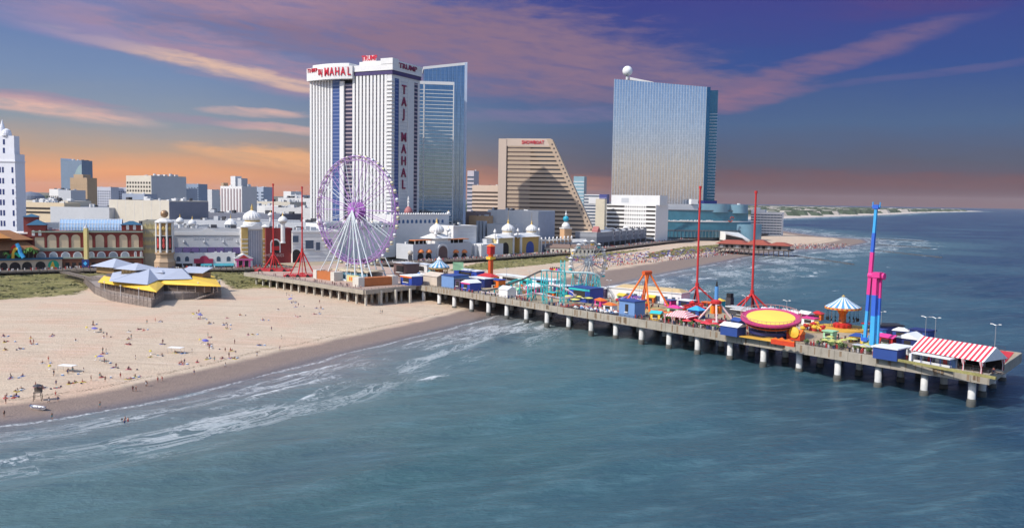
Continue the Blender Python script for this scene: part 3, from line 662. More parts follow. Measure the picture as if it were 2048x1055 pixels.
sg = MB().box(W * 0.62, W * 0.78, 4.3, 4.8, HT + 15, HT + 20.5).build('sign_board', mat('pale_sign', (0.7, 0.55, 0.55), 0.5), T.root)
text('lettering', 'TRUMP', 6.2, REDL, T.root, (W * 0.70, 4.1, HT + 18), depth=0.2, sx=0.85, bold=0.1)
text('lettering', 'TRUMP', 6.2, DRL, T.root, (W + 2.1, D * 0.5, HT + 10.6), (math.pi / 2, 0, math.pi / 2), 0.25, 1.5, bold=0.12)
for i, ch in enumerate('TAJ MAHAL'):
    if ch != ' ': text('wall_letter', ch, 11.5, DRL, T.root, (W + 0.8, 18.7, HT - 10 - i * 10.7), (math.pi / 2, 0, math.pi / 2), 0.35, 1.0, bold=0.15)

# ---- green-blue glass tower with slanted white top frame
MIRG = mirror('blue_green_mirror_glass', (0.21, 0.32, 0.43), 0.05)
G = bld('glass_tower', 'blue green glass hotel tower with white floor lines and slanted white roof frame', 'tower', 834, 850, 906, 855, 168, 40, ymid=300)
b = MB(); b.box(0, G.w, 0, G.d, 0, G.h); b.build('glass_block', MIRG, G.root)
for i in range(44): MB().box(-0.1, G.w + 0.15, -0.3, 0.2, 4 + i * (G.h - 6) / 44, 4.6 + i * (G.h - 6) / 44).build('floor_line', WHITE, G.root)
u1, _ = G.f(847, 300); MB().box(u1 - 0.6, u1 + 0.6, -0.7, 0.2, 0, G.h + 1).build('mullion', WHITE, G.root)
MB().box(G.w - 0.5, G.w + 0.5, -0.7, 0.6, 0, G.h + 1).build('mullion', WHITE, G.root); MB().box(-0.6, G.w + 0.6, -0.8, 3, G.h, G.h + 3).build('top_frame', WHITE, G.root)
for i in range(7): MB().box(G.w, G.w + 0.4, 1.5 + i * 4.6, 2.0 + i * 4.6, 0, G.h).build('fin', mat('blue_fin', (0.2, 0.28, 0.42), 0.4), G.root)
zl = A(846, 137, 872).z - 4; zr = A(933, 126, 872).z - 4; ua, _ = G.f(847, 200, 14); ub, _ = G.f(931, 200, 14)
b = MB(); b.vprism([(ua, 0), (ub, 0), (ub, zr - 2), (ua, zl - 2)], 14, 46); b.build('tall_slab', mirror('steel_blue_glass', (0.26, 0.36, 0.48), 0.1), G.root)
b = MB(); b.hull([(ua - 0.5, 13.5, zl - 2), (ub + 1.5, 13.5, zr - 2), (ub + 1.5, 46.5, zr - 2), (ua - 0.5, 46.5, zl - 2)], [(ua - 0.5, 13.5, zl + 0.6), (ub + 1.5, 13.5, zr + 0.6), (ub + 1.5, 46.5, zr + 0.6), (ua - 0.5, 46.5, zl + 0.6)]); b.build('top_frame', WHITE, G.root)
for i in range(11):
    u = ua + 1 + (ub - ua - 2) * i / 10; MB().box(u - 0.15, u + 0.15, 13.6, 14.1, 30, zl - 2 + (zr - zl) * i / 10).build('fin', mat('blue_fin', (0.2, 0.28, 0.42), 0.4), G.root)
MB().box(ub - 1.2, ub + 1.4, 13.2, 14.1, 0, zr).build('corner_fin', mat('pale_blue_fin', (0.5, 0.58, 0.72), 0.4), G.root)
MB().box(ub + 0.05, ub + 1.5, 18, 45, 0, zr - 18).build('rear_wing', mirror('sky_blue_side', (0.2, 0.36, 0.6), 0.2), G.root)

# ---- tan stepped slab hotel with a slanted end
sh_L = A(1012, 380, 965); sh_R = A(1190, 430, 952)
Sb = Bd('slant_hotel', 'tan banded slab hotel with a slanted right end and red sign letters', 'hotel', sh_L, sh_R, A(1012, 279, 965).z, 26, 4.0)
TANW = mat('tan_hotel_wall', (0.56, 0.42, 0.30), 0.8, var=0.06); TAND = mat('tan_pale_panel', (0.66, 0.52, 0.42), 0.8, var=0.05)
ut, zt = Sb.f(1104, 279); ubm, zb = Sb.f(1189, 465)
b = MB(); b.vprism([(0, 0), (ubm, 0), (ubm, zb), (ut, zt), (0, zt)], 0, Sb.d); b.build('wall', mat('recess_brown', (0.07, 0.05, 0.045), 0.6), Sb.root)
nfl = 24; fh = (zt - 6) / nfl
def slant(z): return ubm + (ut - ubm) * max(0, (z - zb)) / (zt - zb)
for i in range(nfl):
    z = 2 + i * fh; x1 = slant(z + fh * 0.3) - 5.5
    MB().box(0, x1, -0.9, 0.2, z, z + fh * 0.62).build('floor_band', TANW, Sb.root)
    MB().box(x1 - 22, x1, -0.4, 0.15, z + fh * 0.62, z + fh).build('window_band', DKGREY, Sb.root)
MB().box(0.2, ut - 24, -0.5, 0.15, 2, zt - 8).build('window_screen', mat('tan_shade_glass', (0.22, 0.16, 0.13), 0.5, var=0.2), Sb.root)
b = MB(); b.add([(slant(0) - 6, -1.6, 0), (slant(0) + .3, -1.6, 0), (ubm + .3, -1.6, zb), (ut + .3, -1.6, zt + .3), (ut - 6, -1.6, zt + .3), (ubm - 6, -1.6, zb), (slant(0) - 6, Sb.d + .3, 0), (slant(0) + .3, Sb.d + .3, 0), (ubm + .3, Sb.d + .3, zb), (ut + .3, Sb.d + .3, zt + .3), (ut - 6, Sb.d + .3, zt + .3), (ubm - 6, Sb.d + .3, zb)],
      [(0, 1, 2, 5), (5, 2, 3, 4), (1, 7, 8, 2), (2, 8, 9, 3), (3, 9, 10, 4), (6, 0, 5, 11), (11, 5, 4, 10), (7, 6, 11, 8), (8, 11, 10, 9)]); b.build('slant_end_wall', TANW, Sb.root)
for i in range(22):
    z = zb + (zt - zb) * (i + 0.6) / 23; x = slant(z) - 2.6; MB().box(x - 0.8, x + 0.8, -1.75, -1.5, z, z + 1.6).build('window', DKGREY, Sb.root)
MB().box(-0.4, ut - 1, -1.0, 0.3, zt - 7.5, zt + 0.8).build('parapet', TAND, Sb.root)
MB().box(-9, -0.05, -1.5, Sb.d, 0, zt + 0.5).build('end_tower', TAND, Sb.root); MB().box(-0.1, 1.2, -1.2, 0.2, 0, zt - 7.5).build('corner_strip', mat('recess_brown', (0.07, 0.05, 0.045)), Sb.root)
uS0, zS0 = Sb.f(1066, 285)
text('lettering', 'SHOWBOAT', 5.4, REDL, Sb.root, (uS0, -1.25, zS0), depth=0.25, sx=0.82, bold=0.1)

# ---- mirror-glass tower with a white ball on the roof
MIRO = mirror('silver_blue_mirror', (0.66, 0.71, 0.77), 0.07, 1)
O = bld('mirror_tower', 'huge mirror glass slab tower with vertical ribs and a white ball on top', 'tower', 1226, 1325, 1410, 1304, 158, 20, ymid=270)
hR = O.f(1421, 174)[1]; b = MB(); b.vprism([(0, 0), (O.w, 0), (O.w, hR), (0, O.h)], 0, O.d); b.build('glass_block', MIRO, O.root)
for i in range(34): MB().box(O.w * i / 33 - 0.35, O.w * i / 33 + 0.35, -0.7, 0.1, 0, O.h + (hR - O.h) * i / 33).build('rib', mat('silver_rib', (0.58, 0.62, 0.68), 0.35, 0.5, var=0.04), O.root)
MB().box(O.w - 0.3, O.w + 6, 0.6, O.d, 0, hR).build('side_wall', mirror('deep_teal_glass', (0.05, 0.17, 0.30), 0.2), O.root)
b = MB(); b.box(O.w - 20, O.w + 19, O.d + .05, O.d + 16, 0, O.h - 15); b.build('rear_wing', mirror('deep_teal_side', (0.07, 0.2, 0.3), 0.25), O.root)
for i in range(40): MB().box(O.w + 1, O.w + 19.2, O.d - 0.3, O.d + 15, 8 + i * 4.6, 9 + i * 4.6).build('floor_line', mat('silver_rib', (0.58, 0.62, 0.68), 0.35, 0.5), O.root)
ub_, zb_ = O.f(1255, 143, 8)
b = MB(); prof = [(7.8 * math.sin(math.pi * i / 12) + 0.01, zb_ + 0.5 - 7.8 * math.cos(math.pi * i / 12)) for i in range(13)]; b.lathe(prof, ub_, 8, 20); bl = b.build('ball', mat('ball_white', (0.82, 0.82, 0.82), 0.35, var=0.02), O.root, True)
b = MB(); b.lathe([(2.6, O.h - 0.5), (2.0, zb_ - 5.6)], ub_, 8, 10); b.build('ball_stand', GREYW, O.root)
b = MB(); b.hull([(ub_ + 4, 3, O.h - 1), (ub_ + 40, 3, O.h - 6), (ub_ + 40, 14, O.h - 6), (ub_ + 4, 14, O.h - 1)], [(ub_ + 4, 3, O.h + 3), (ub_ + 40, 3, O.h - 4.4), (ub_ + 40, 14, O.h - 4.4), (ub_ + 4, 14, O.h + 3)]); b.build('roof_plant', WHITE, O.root)

# ---- white stepped tower at the far left
Lw = bld('stepped_tower', 'white stepped tower block with dark paired windows at the left edge', 'tower', -70, 655, 32, 650, 308, 11, ymid=400)
WB = mat('cool_white_stone', (0.72, 0.73, 0.78), 0.8, var=0.06)
body(Lw, WB)
x2, _ = Lw.f(23, 300); z2 = Lw.f(23, 271)[1]; x1_, _ = Lw.f(2, 250); z3 = Lw.f(2, 240)[1]
MB().box(x2 - 20, x2, 3, 9, Lw.h, z2).build('upper_tier', WB, Lw.root); MB().box(-0.6, Lw.w + 0.6, -0.6, Lw.d, Lw.h - 5.5, Lw.h - 4.6).build('cornice', WB, Lw.root)
b = MB(); xt, zt_ = Lw.f(4, 266); b.lathe([(3.4, z2), (3.4, z2 + 2), (2.6, z2 + 4.4), (0.5, z2 + 5.6)], xt, 5, 12); b.build('turret', WB, Lw.root)
b = MB(); b.lathe([(1.9, z2), (1.7, z3 - 5), (0.1, z3 + 1)], x1_ - 3.6, 6, 10); b.build('spire', WB, Lw.root)
zsw = [Lw.f(10, y)[1] for y in (452, 431, 410, 389, 367, 345)]
wins(Lw, 'window', mat('blue_dark_window', (0.03, 0.05, 0.16), 0.2, var=0), [Lw.f(x, 380)[0] for x in (1, 7, 26)], zsw, 1.5, 4.2)
wins(Lw, 'window', mat('blue_dark_window', (0.03, 0.05, 0.16)), [Lw.f(8, 380)[0]], [Lw.f(8, 288)[1], Lw.f(8, 305)[1]], 1.5, 4.0, par=None) if False else None
for y in (289, 306):
    u, z = Lw.f(8, y, 3); MB().box(u - 0.8, u + 0.8, 2.85, 3.1, z, z + 4).build('window', mat('blue_dark_window', (0.03, 0.05, 0.16)), Lw.root)
for k in range(14): MB().box(Lw.w - 0.7, Lw.w + 0.35, -0.35, 1.2, 2 + k * 4.2, 4 + k * 4.2).build('quoin', WB, Lw.root)
# ------------------------------------------------------------------ the row of low buildings along the boardwalk
WIN = mat('grey_blue_window', (0.07, 0.10, 0.15), 0.2, var=0.0); OPEN = mat('dark_opening', (0.03, 0.025, 0.025), 0.8, var=0)
CREAMW = mat('cream_panel', (0.66, 0.53, 0.36), 0.8, var=0.06); LW = mat('off_white_wall', (0.78, 0.76, 0.73), 0.8, var=0.06); PEACHW = mat('peach_wall', (0.66, 0.40, 0.22), 0.8, var=0.08)
def onion(parent, x, y, z, r, h=None, name='dome', m=None, ribs=True, tip=True, n=24, gold=True, stem=0.0, stemr=0.6):
    h = h or r * 1.35; b = MB()
    prof = [(r * .72, z), (r * .93, z + h * .10), (r, z + h * .26), (r * .96, z + h * .42), (r * .8, z + h * .6), (r * .52, z + h * .76), (r * .22, z + h * .9), (r * .06, z + h * 1.02)]
    b.lathe(prof, x, y, n, rib=-0.05 if ribs else 0); o = b.build(name, m or WHITE, parent, not ribs)
    if tip:
        t_ = MB(); t_.lathe([(r * .22, z + h * .9), (r * .1, z + h * 1.05), (r * .16, z + h * 1.12), (r * .02, z + h * 1.5)], x, y, 8); t_.build('finial', GOLD_M if gold else WHITE, o)
    if stem:
        s_ = MB(); s_.lathe([(stemr, z - stem), (stemr, z - 0.4), (r * .8, z)], x, y, 10); s_.build('shaft', WHITE, parent)
    return o
def minaret(name, label, px, ytop, ybot, rpx, off, z=None, m=None, group=None, neck=0.45):
    p = bwp(px, off); Y = p.y; zt = A(px, ytop, Y).z; zb_ = A(px, ybot, Y).z; r = rpx * Y / F
    t_ = thing(name, label, 'minaret', (p.x, p.y, zb_), 0, group)
    hh = zt - zb_; dh = r * 1.5; zc_ = hh - dh * 1.45
    b = MB(); b.lathe([(r * neck * 1.2, 0), (r * neck * 1.2, 1), (r * neck, 1.2), (r * neck, zc_ - .6), (r * 0.85, zc_)], 0, 0, 12); b.build('shaft', m or WHITE, t_)
    onion(t_, 0, 0, zc_, r, dh, ribs=False, n=14); return t_

# brick arcade hall
K = strip('brick_arcade', 'red brick arcade hall with cream arches, blue hip turrets and a glass vault', 'arcade', 66, 286, 462, 30, 22)
body(K, BRICK, parapet=0)
ky = lambda y: K.f(176, y)[1]
ups = [(210, 280), (288, 355), (362, 430), (437, 503), (520, 577), (583, 650), (657, 722), (729, 795), (800, 865)]
for a, c in ups:
    u0 = K.f(a / 3.1, 480)[0]; u1 = K.f(c / 3.1, 480)[0]; MB().arch(u0 + 0.5, u1 - 0.5, ky(495), ky(468.5), -0.15, 0.1).build('arch_panel', CREAMW, K.root)
for a, c in [(218, 288), (298, 360), (372, 437), (447, 512), (540, 588), (595, 657), (668, 733), (742, 805), (826, 850), (862, 885)]:
    u0 = K.f(a / 3.1, 480)[0]; u1 = K.f(c / 3.1, 480)[0]; f = MB().arch(u0 + 0.4, u1 - 0.4, ky(514), ky(502.5), -0.25, 0.1).build('arch_window', LW, K.root)
    MB().arch(u0 + 1.0, u1 - 1.0, ky(513.4), ky(504.5), -0.32, -0.2).build('pane', mat('pale_pane', (0.34, 0.38, 0.42), 0.2), f)
for y, pr in ((464.5, 1.2), (497.5, 0.8), (501, 0.5), (516.5, 1.0)): MB().box(-0.4, K.w + 0.4, -pr, 0.2, ky(y), ky(y) + 0.9).build('cornice', mat('copper_green_trim', (0.32, 0.38, 0.30), 0.7), K.root)
for i in range(10):
    u = K.w * (0.005 + 0.11 * i); MB().box(u - 0.35, u + 0.35, -0.5, 0.2, ky(497), ky(466)).build('pilaster', BRICK, K.root)
MB().box(K.f(115, 520)[0], K.w - 1, -0.4, 0.2, 0, ky(519)).build('storefront', mat('storefront_brown', (0.22, 0.09, 0.05), 0.7, var=0.3, scale=0.8), K.root)
for i in range(12): MB().box(K.f(118 + i * 13, 525)[0], K.f(126 + i * 13, 525)[0], -0.5, 0.1, 0.2, 3.4).build('shop_opening', OPEN, K.root)
def turret(u0, u1, z0, z1, zr_, y0=-0.6, y1=9, n=2):
    w = MB().box(u0, u1, y0, y1, z0, z1).build('turret', BRICK, K.root); MB().hip(u0, u1, y0, y1, z1, zr_, 0, 0.9).build('turret_roof', SLATE, w)
    for i in range(n):
        u = u0 + (u1 - u0) * (0.32 + 0.36 * i); MB().arch(u - 0.9, u + 0.9, z0 + 1.0, z0 + 4.6, y0 - 0.15, y0 + 0.1).build('turret_window', LW, w)
turret(K.f(243, 450)[0], K.f(281, 450)[0], K.h, ky(449), ky(441.5)); turret(K.f(55, 450)[0], K.f(91, 450)[0], K.h - 4, ky(450), ky(440)); turret(K.f(42, 450)[0], K.f(70, 450)[0], K.h - 4, ky(435), ky(429), 10, 20, 0)
ul, ur = K.f(118, 450)[0], K.f(243, 450)[0]; zr_ = ky(440) - K.h
b = MB(); nn = 10
for i in range(nn):
    a0, a1 = math.pi * i / nn, math.pi * (i + 1) / nn
    p = lambda a_, x: (x, 10 - 8.5 * math.cos(a_), K.h + 0.4 + zr_ * math.sin(a_))
    b.add([p(a0, ul), p(a0, ur), p(a1, ur), p(a1, ul)], [(0, 1, 2, 3)])
v = b.build('glass_vault', mat('vault_glass', (0.36, 0.52, 0.72), 0.15, spec=0.8, var=0.15, scale=1.0), K.root)
b = MB()
for i in range(22):
    x = ul + (ur - ul) * i / 21; b.path([(x, 10 - 8.6 * math.cos(math.pi * k / nn), K.h + 0.5 + zr_ * math.sin(math.pi * k / nn)) for k in range(nn + 1)], 0.14, 4)
for k in (2, 4, 5, 6, 8): b.tube((ul, 10 - 8.6 * math.cos(math.pi * k / nn), K.h + 0.5 + zr_ * math.sin(math.pi * k / nn)), (ur, 10 - 8.6 * math.cos(math.pi * k / nn), K.h + 0.5 + zr_ * math.sin(math.pi * k / nn)), 0.12, 4)
b.build('vault_ribs', WHITE, v)
MB().box(-18, 0, 2, 26, 0, K.h - 2).build('side_wing', BRICK, K.root); MB().box(-18.3, 0, 1.8, 26.3, K.h - 2, K.h - 1.2).build('cornice', LW, K.root)
c_ = bwp(173, 15); cl = thing('sign_column', 'tall yellow column with a dark blue square sign in front of the brick arcade', 'column', c_)
zc_ = A(173, 456, c_.y).z - 6; MB().box(-1.2, 1.2, -1.2, 1.2, 0, zc_).build('shaft', mat('yellow_stone', (0.62, 0.52, 0.22), 0.7), cl); MB().box(-2.4, 2.4, -1.7, -1.25, 0.5, 5.8).build('sign_panel', NAVY, cl); MB().lathe([(1.5, zc_), (0.1, zc_ + 2.5), (0.1, zc_ + 7)], n=8).build('finial', GREYW, cl)
b = MB(); b.add([(0, -1.75, 1.6), (1.4, -1.75, 3.1), (0, -1.75, 4.6), (-1.4, -1.75, 3.1), (0, -1.85, 1.6), (1.4, -1.85, 3.1), (0, -1.85, 4.6), (-1.4, -1.85, 3.1)], [(4, 5, 6, 7), (0, 1, 5, 4), (1, 2, 6, 5), (2, 3, 7, 6), (3, 0, 4, 7)]); b.build('sign_diamond', LBLUE, cl)

# brown-roofed pavilion with arches at the left edge
Q = strip('tiki_hall', 'brown hip-roofed hall with cream arched front at the left edge of the boardwalk', 'hall', -60, 124, 520, 24, 15)
qz = lambda y: Q.f(40, y)[1]
body(Q, mat('sand_wall', (0.58, 0.46, 0.33), 0.8), z1=qz(520), parapet=0)
for a, c in [(-20, -4), (0, 15), (19, 41), (44, 64), (71, 91)]: MB().arch(Q.f(a, 530)[0], Q.f(c, 530)[0], 0, qz(523.5), -0.12, 0.1).build('arch_opening', OPEN, Q.root)
a_ = MB().arch(Q.f(96, 530)[0], Q.f(118, 530)[0], 0, qz(522), -0.2, 0.1).build('green_arch', mat('bright_green', (0.02, 0.40, 0.24), 0.6), Q.root)
b = MB(); u = Q.f(105, 530)[0]; b.vprism([(u - 1.6, 0.3), (u + 1.6, 0.3), (u + 0.3, 5), (u - 0.5, 4)], -0.32, -0.2); b.build('yellow_figure', YELLOW, a_)
MB().box(-0.3, Q.w + 0.3, -1.0, 3, qz(520), qz(516.5)).build('awning', mat('awning_teal_blue', (0.04, 0.12, 0.20), 0.7), Q.root)
uE = Q.f(76, 500)[0]
w_ = MB().box(0, uE - 2, 4, 22, qz(517), qz(498)).build('upper_wall', DKWOOD, Q.root)
MB().hip(0, uE, 2, 24, qz(500), qz(484), 0, 1.5, 7).build('lower_roof', BROWNR, Q.root); MB().box(2, uE - 6, 8, 24, qz(486), qz(480)).build('attic_wall', mat('brown_wall', (0.2, 0.07, 0.03), 0.8), Q.root)
MB().hip(0, uE - 3, 6, 30, qz(480), qz(462), 0, 1.5, 12).build('upper_roof', BROWNR, Q.root); MB().hip(-10, Q.f(20, 480)[0], 1, 26, qz(476), qz(454), 0, 1, 12.4).build('orange_roof', mat('tan_orange_roof', (0.46, 0.20, 0.06), 0.9, var=0.25, scale=0.8), Q.root)
# painted slide figure and palms on its terrace
zT = 6 + qz(517) + 0.1
def onQ(px, v): p = Q.L + Q.xd * Q.f(px, 510)[0] + Q.yd * v; return Vector((p.x, p.y, zT))
sl_ = thing('slide_figure', 'curling toy-like slide figure in red, yellow and blue on the brown hall terrace', 'slide', onQ(31, 1.4))
for i, (nm, m_, pts) in enumerate((('red_curl', RED, [(-3, 0, 2), (-2.2, 0, 6), (0, 0, 8.6), (1.6, 0, 7.6)]), ('yellow_curl', YELLOW, [(-1.2, -.5, 0), (-.8, -.5, 4), (.6, -.5, 6.6), (2.4, -.5, 6.2)]), ('blue_chute', LBLUE, [(1.2, 0, 9.6), (2.6, 0, 7), (3.6, 0, 3.5), (5.6, 0, 0.6)]), ('green_body', mat('bright_green', (0.02, 0.4, 0.24)), [(-5, 0, 0.4), (-2.5, 0, 2.6), (0.8, 0, 3.4), (3.4, 0, 1.2)]))):
    b = MB(); b.path(pts, 1.0 if i != 2 else 1.3, 8); b.build(nm, m_, sl_)
def leafcrown(b, r, h, n, sz, seed, zoff=0.0, flat=1.0):
    q = random.Random(seed); lobes = [(q.uniform(-.45, .45) * r, q.uniform(-.45, .45) * r, q.uniform(-.3, .35) * h, q.uniform(.45, .75)) for _ in range(7)]
    for i in range(n):
        lx, ly, lz, s_ = lobes[i % 7]; d = Vector((q.gauss(0, 1), q.gauss(0, 1), q.gauss(0, 1))).normalized() * (q.random() ** .4) * s_
        c = Vector((lx + d.x * r, ly + d.y * r, zoff + lz + d.z * h * flat)); a = Vector((q.gauss(0, 1), q.gauss(0, 1), q.gauss(0, .6))).normalized() * sz; e = a.orthogonal().normalized() * sz * .7
        b.add([c - a, c + e, c + a, c - e], [(0, 1, 2, 3)])
LEAF = mat('leaf_green', (0.07, 0.13, 0.035), 0.7, var=0.35, scale=0.9); PALML = mat('palm_green', (0.10, 0.22, 0.04), 0.6, var=0.3, scale=0.9)
def palm(p, h, label, seed, group='palms on the brown hall terrace'):
    q = random.Random(seed); t_ = thing('palm_tree', label, 'palm tree', p, 0, group)
    MB().tube((0, 0, 0), (0.3, 0, h * .6), 0.3, 6, 0, 0.2).tube((0.3, 0, h * .6), (0.2, 0.1, h), 0.2, 6, 0, 0.16).build('trunk', WOOD, t_)
    b = MB()
    for i in range(15):
        a_ = 2 * math.pi * i / 15 + q.uniform(-.2, .2); L = h * q.uniform(.5, .7); prev = Vector((0.2, 0.1, h)); up = q.uniform(.2, .9)
        for k in range(4):
            t0 = (k + 1) / 4; nx = Vector((0.2 + math.cos(a_) * L * t0, 0.1 + math.sin(a_) * L * t0, h + L * (up * t0 - 1.1 * t0 * t0)))
            s_ = Vector((-math.sin(a_), math.cos(a_), 0)) * (0.55 * (1 - abs(t0 - .5)) + .1); b.add([prev - s_, prev + s_, nx + s_ * .8, nx - s_ * .8], [(0, 1, 2, 3)]); prev = nx
    b.build('crown', PALML, t_)
palm(onQ(48, 1), 5.0, 'bushy palm beside the painted slide figure on the hall terrace', 1); palm(onQ(58, 1.5), 6.5, 'tallest bright palm on the brown hall terrace', 2); palm(onQ(67, 1), 5.2, 'palm nearest the brick arcade on the hall terrace', 3); palm(onQ(12, 1), 4.0, 'low palm left of the painted slide figure', 4)

# tan ornamented wall, then the poster tower with a ball
X1 = strip('ornament_wall', 'tan wall with pale yellow lotus ornaments between brick arcade and poster tower', 'building', 286, 316, 442, 24, 26)
body(X1, mat('khaki_wall', (0.42, 0.39, 0.30), 0.8))
for r_, y in enumerate((452, 468, 484, 500)):
    for k in range(3):
        u = X1.w * (0.2 + 0.3 * k); z = X1.f(300, y)[1]; b = MB(); b.vprism([(u - 1.6, z - 2), (u + 1.6, z - 2), (u + 1.9, z + 1.4), (u + .8, z), (u, z + 2.4), (u - .8, z), (u - 1.9, z + 1.4)], -0.2, 0.05); b.build('lotus_ornament', mat('pale_yellow', (0.62, 0.52, 0.26), 0.7), X1.root)
p = bwp(330, 14); Y0 = p.y; zz = lambda y: A(330, y, Y0).z - 6
PT = thing('poster_tower', 'octagonal tower with red posters, white corner columns and a bronze ball on top', 'tower', p, 0.25)
ra = 17.2 * Y0 / F
b = MB(); b.lathe([(ra * 1.2, 0), (ra * 1.2, zz(524)), (ra * 1.25, zz(523)), (ra * 1.0, zz(516)), (ra * 1.0, zz(508)), (ra * 1.12, zz(507)), (ra * 1.12, zz(504))], 0, 0, 8, ph=math.pi / 8); b.build('base', TAN, PT)
b = MB(); b.lathe([(ra * .93, zz(505)), (ra * .93, zz(444))], 0, 0, 8, ph=math.pi / 8); b.build('core', mat('bronze_brown', (0.34, 0.20, 0.08), 0.6, var=0.3, scale=0.8), PT)
for i in range(8):
    a_ = math.pi / 8 + i * math.pi / 4; MB().tube((ra * .92 * math.cos(a_), ra * .92 * math.sin(a_), zz(505)), (ra * .92 * math.cos(a_), ra * .92 * math.sin(a_), zz(444)), 0.75, 8).build('column', LW, PT)
    a_ = i * math.pi / 4; M_ = Matrix.Rotation(a_ + math.pi / 2, 4, 'Z') @ Matrix.Translation((0, -ra * .88, 0)); f_ = MB().box(-1.9, 1.9, -0.15, 0.1, zz(500), zz(470)).xf(M_).build('poster_frame', LW, PT)
    MB().box(-1.5, 1.5, -0.3, -0.1, zz(499), zz(471)).xf(M_).build('poster', mat('black_poster', (0.03, 0.015, 0.015), 0.4), f_); b = MB(); b.lathe([(0.2, zz(496)), (.9, zz(491)), (.5, zz(484)), (.8, zz(479)), (.1, zz(474))], 0, -0.2, 8); b.v = [(x, -0.3 + (y + .2) * .15, z) for x, y, z in b.v]; b.xf(M_).build('poster_figure', mat('coral_print', (0.62, 0.08, 0.07), 0.5), f_)
    MB().lathe([(0.1, zz(461)), (1.3, zz(458)), (1.1, zz(454)), (0.1, zz(452))], 0, 0, 8).xf(M_ @ Matrix.Translation((0, -0.1, 0)) @ Matrix.Scale(0.35, 4, (0, 1, 0))).build('gold_mask', GOLD_M, PT)
b = MB(); b.lathe([(ra * 1.1, zz(445)), (ra * 1.1, zz(442.5)), (ra * .95, zz(441)), (ra * .5, zz(437)), (.6, zz(436))], 0, 0, 8, ph=math.pi / 8); b.build('roof', LGREY, PT)
rb_ = 7.6 * Y0 / F; zc_ = zz(427.5); MB().lathe([(rb_ * math.sin(math.pi * i / 12) + .01, zc_ - rb_ * math.cos(math.pi * i / 12)) for i in range(13)], n=18).build('ball', mat('bronze_ball', (0.34, 0.21, 0.12), 0.4, 0.3, var=.2, scale=0.8), PT, True)

# grey casino arcade wing with purple awnings over a white arched storefront
Cw = strip('casino_wing', 'long grey ornamented casino wing with small arched windows above purple awnings', 'building', 349, 484, 457, 26, 30)
cz = lambda y: Cw.f(415, y)[1]
body(Cw, GREYW)
b = MB(); b.vprism([(0, cz(470)), (Cw.w, cz(470)), (Cw.w, cz(464)), (Cw.w * .62, cz(463)), (Cw.w * .5, cz(455)), (Cw.w * .38, cz(463)), (0, cz(464))], -0.6, 0.05); b.build('parapet', LGREY, Cw.root)
wins(Cw, 'window', WIN, [Cw.f(x, 468)[0] for x in (391, 396, 401, 423, 430, 437, 444, 451, 458)], [cz(470)], 1.5, 1.7)
for i, ch in enumerate('GRAND CASINO'):
    if ch != ' ': text('wall_letter', ch, 2.6, mat('pale_letter', (0.6, 0.6, 0.62), 0.6), Cw.root, (Cw.f(388 + i * 6.7, 477)[0], -0.1, cz(476.5)), depth=0.12)
for x in (368, 409, 447, 474): MB().lathe([(0.1, cz(487)), (0.9, cz(483.5)), (0.5, cz(482)), (0.1, cz(479))], Cw.f(x, 480)[0], -0.2, 8).build('rosette', GREYW, Cw.root)
for i in range(8):
    u0 = Cw.f(350 + i * 16.5, 500)[0]; u1 = Cw.f(365.5 + i * 16.5, 500)[0]; MB().hull([(u0, -3.4, cz(506)), (u1, -3.4, cz(506)), (u1, 0, cz(506)), (u0, 0, cz(506))], [(u0, -2.6, cz(502)), (u1, -2.6, cz(502)), (u1, 0, cz(494)), (u0, 0, cz(494))]).build('awning', mat('violet_canvas', (0.055, 0.035, 0.12), 0.8, var=0.3, scale=0.8) if i % 3 else mat('navy_canvas', (0.05, 0.05, 0.12), 0.8), Cw.root)
Cl = strip('white_storefront', 'white boardwalk storefront with arched niches below the purple awnings', 'shop', 349, 470, 507, 6, 16)
body(Cl, LGREY); lz = lambda y: Cl.f(415, y)[1]
wins(Cl, 'arch_niche', WIN, [Cl.f(x, 515)[0] for x in (357, 374, 437, 457)], [lz(522)], 2.6, 3.4, arch=True)
for a, c in [(350, 364), (366, 385), (392, 425), (429, 446), (449, 468)]: MB().box(Cl.f(a, 530)[0], Cl.f(c, 530)[0], -0.15, 0.1, 0, lz(526.5)).build('shop_opening', OPEN, Cl.root)
u0, u1 = Cl.f(388, 520)[0], Cl.f(426, 520)[0]; w_ = MB().box(u0, u1, -0.5, 0.1, lz(526), lz(517)).build('red_front', mat('crimson_front', (0.36, 0.03, 0.08), 0.6), Cl.root); MB().arch(Cl.f(400, 515)[0], Cl.f(417, 515)[0], lz(517), lz(511), -0.6, 0.1).build('front_arch', mat('crimson_front', (0.36, 0.03, 0.08)), Cl.root)
for a, c in ((402, 424), (428, 468)): MB().hull([(Cl.f(a, 530)[0], -3, lz(531)), (Cl.f(c, 530)[0], -3, lz(531)), (Cl.f(c, 530)[0], 0, lz(531)), (Cl.f(a, 530)[0], 0, lz(531))], [(Cl.f(a, 530)[0], -2.8, lz(530)), (Cl.f(c, 530)[0], -2.8, lz(530)), (Cl.f(c, 530)[0], 0, lz(526)), (Cl.f(a, 530)[0], 0, lz(526))]).build('awning', mat('teal_canvas', (0.05, 0.26, 0.32), 0.7), Cl.root)
minaret('onion_minaret', 'white onion minaret with gold tip nearer the poster tower', 361, 428, 472, 8, 40, group='paired minarets behind the poster tower'); minaret('onion_minaret', 'white onion minaret with gold tip, right one of the pair behind the poster tower', 385.5, 432, 470, 8, 40, group='paired minarets behind the poster tower')
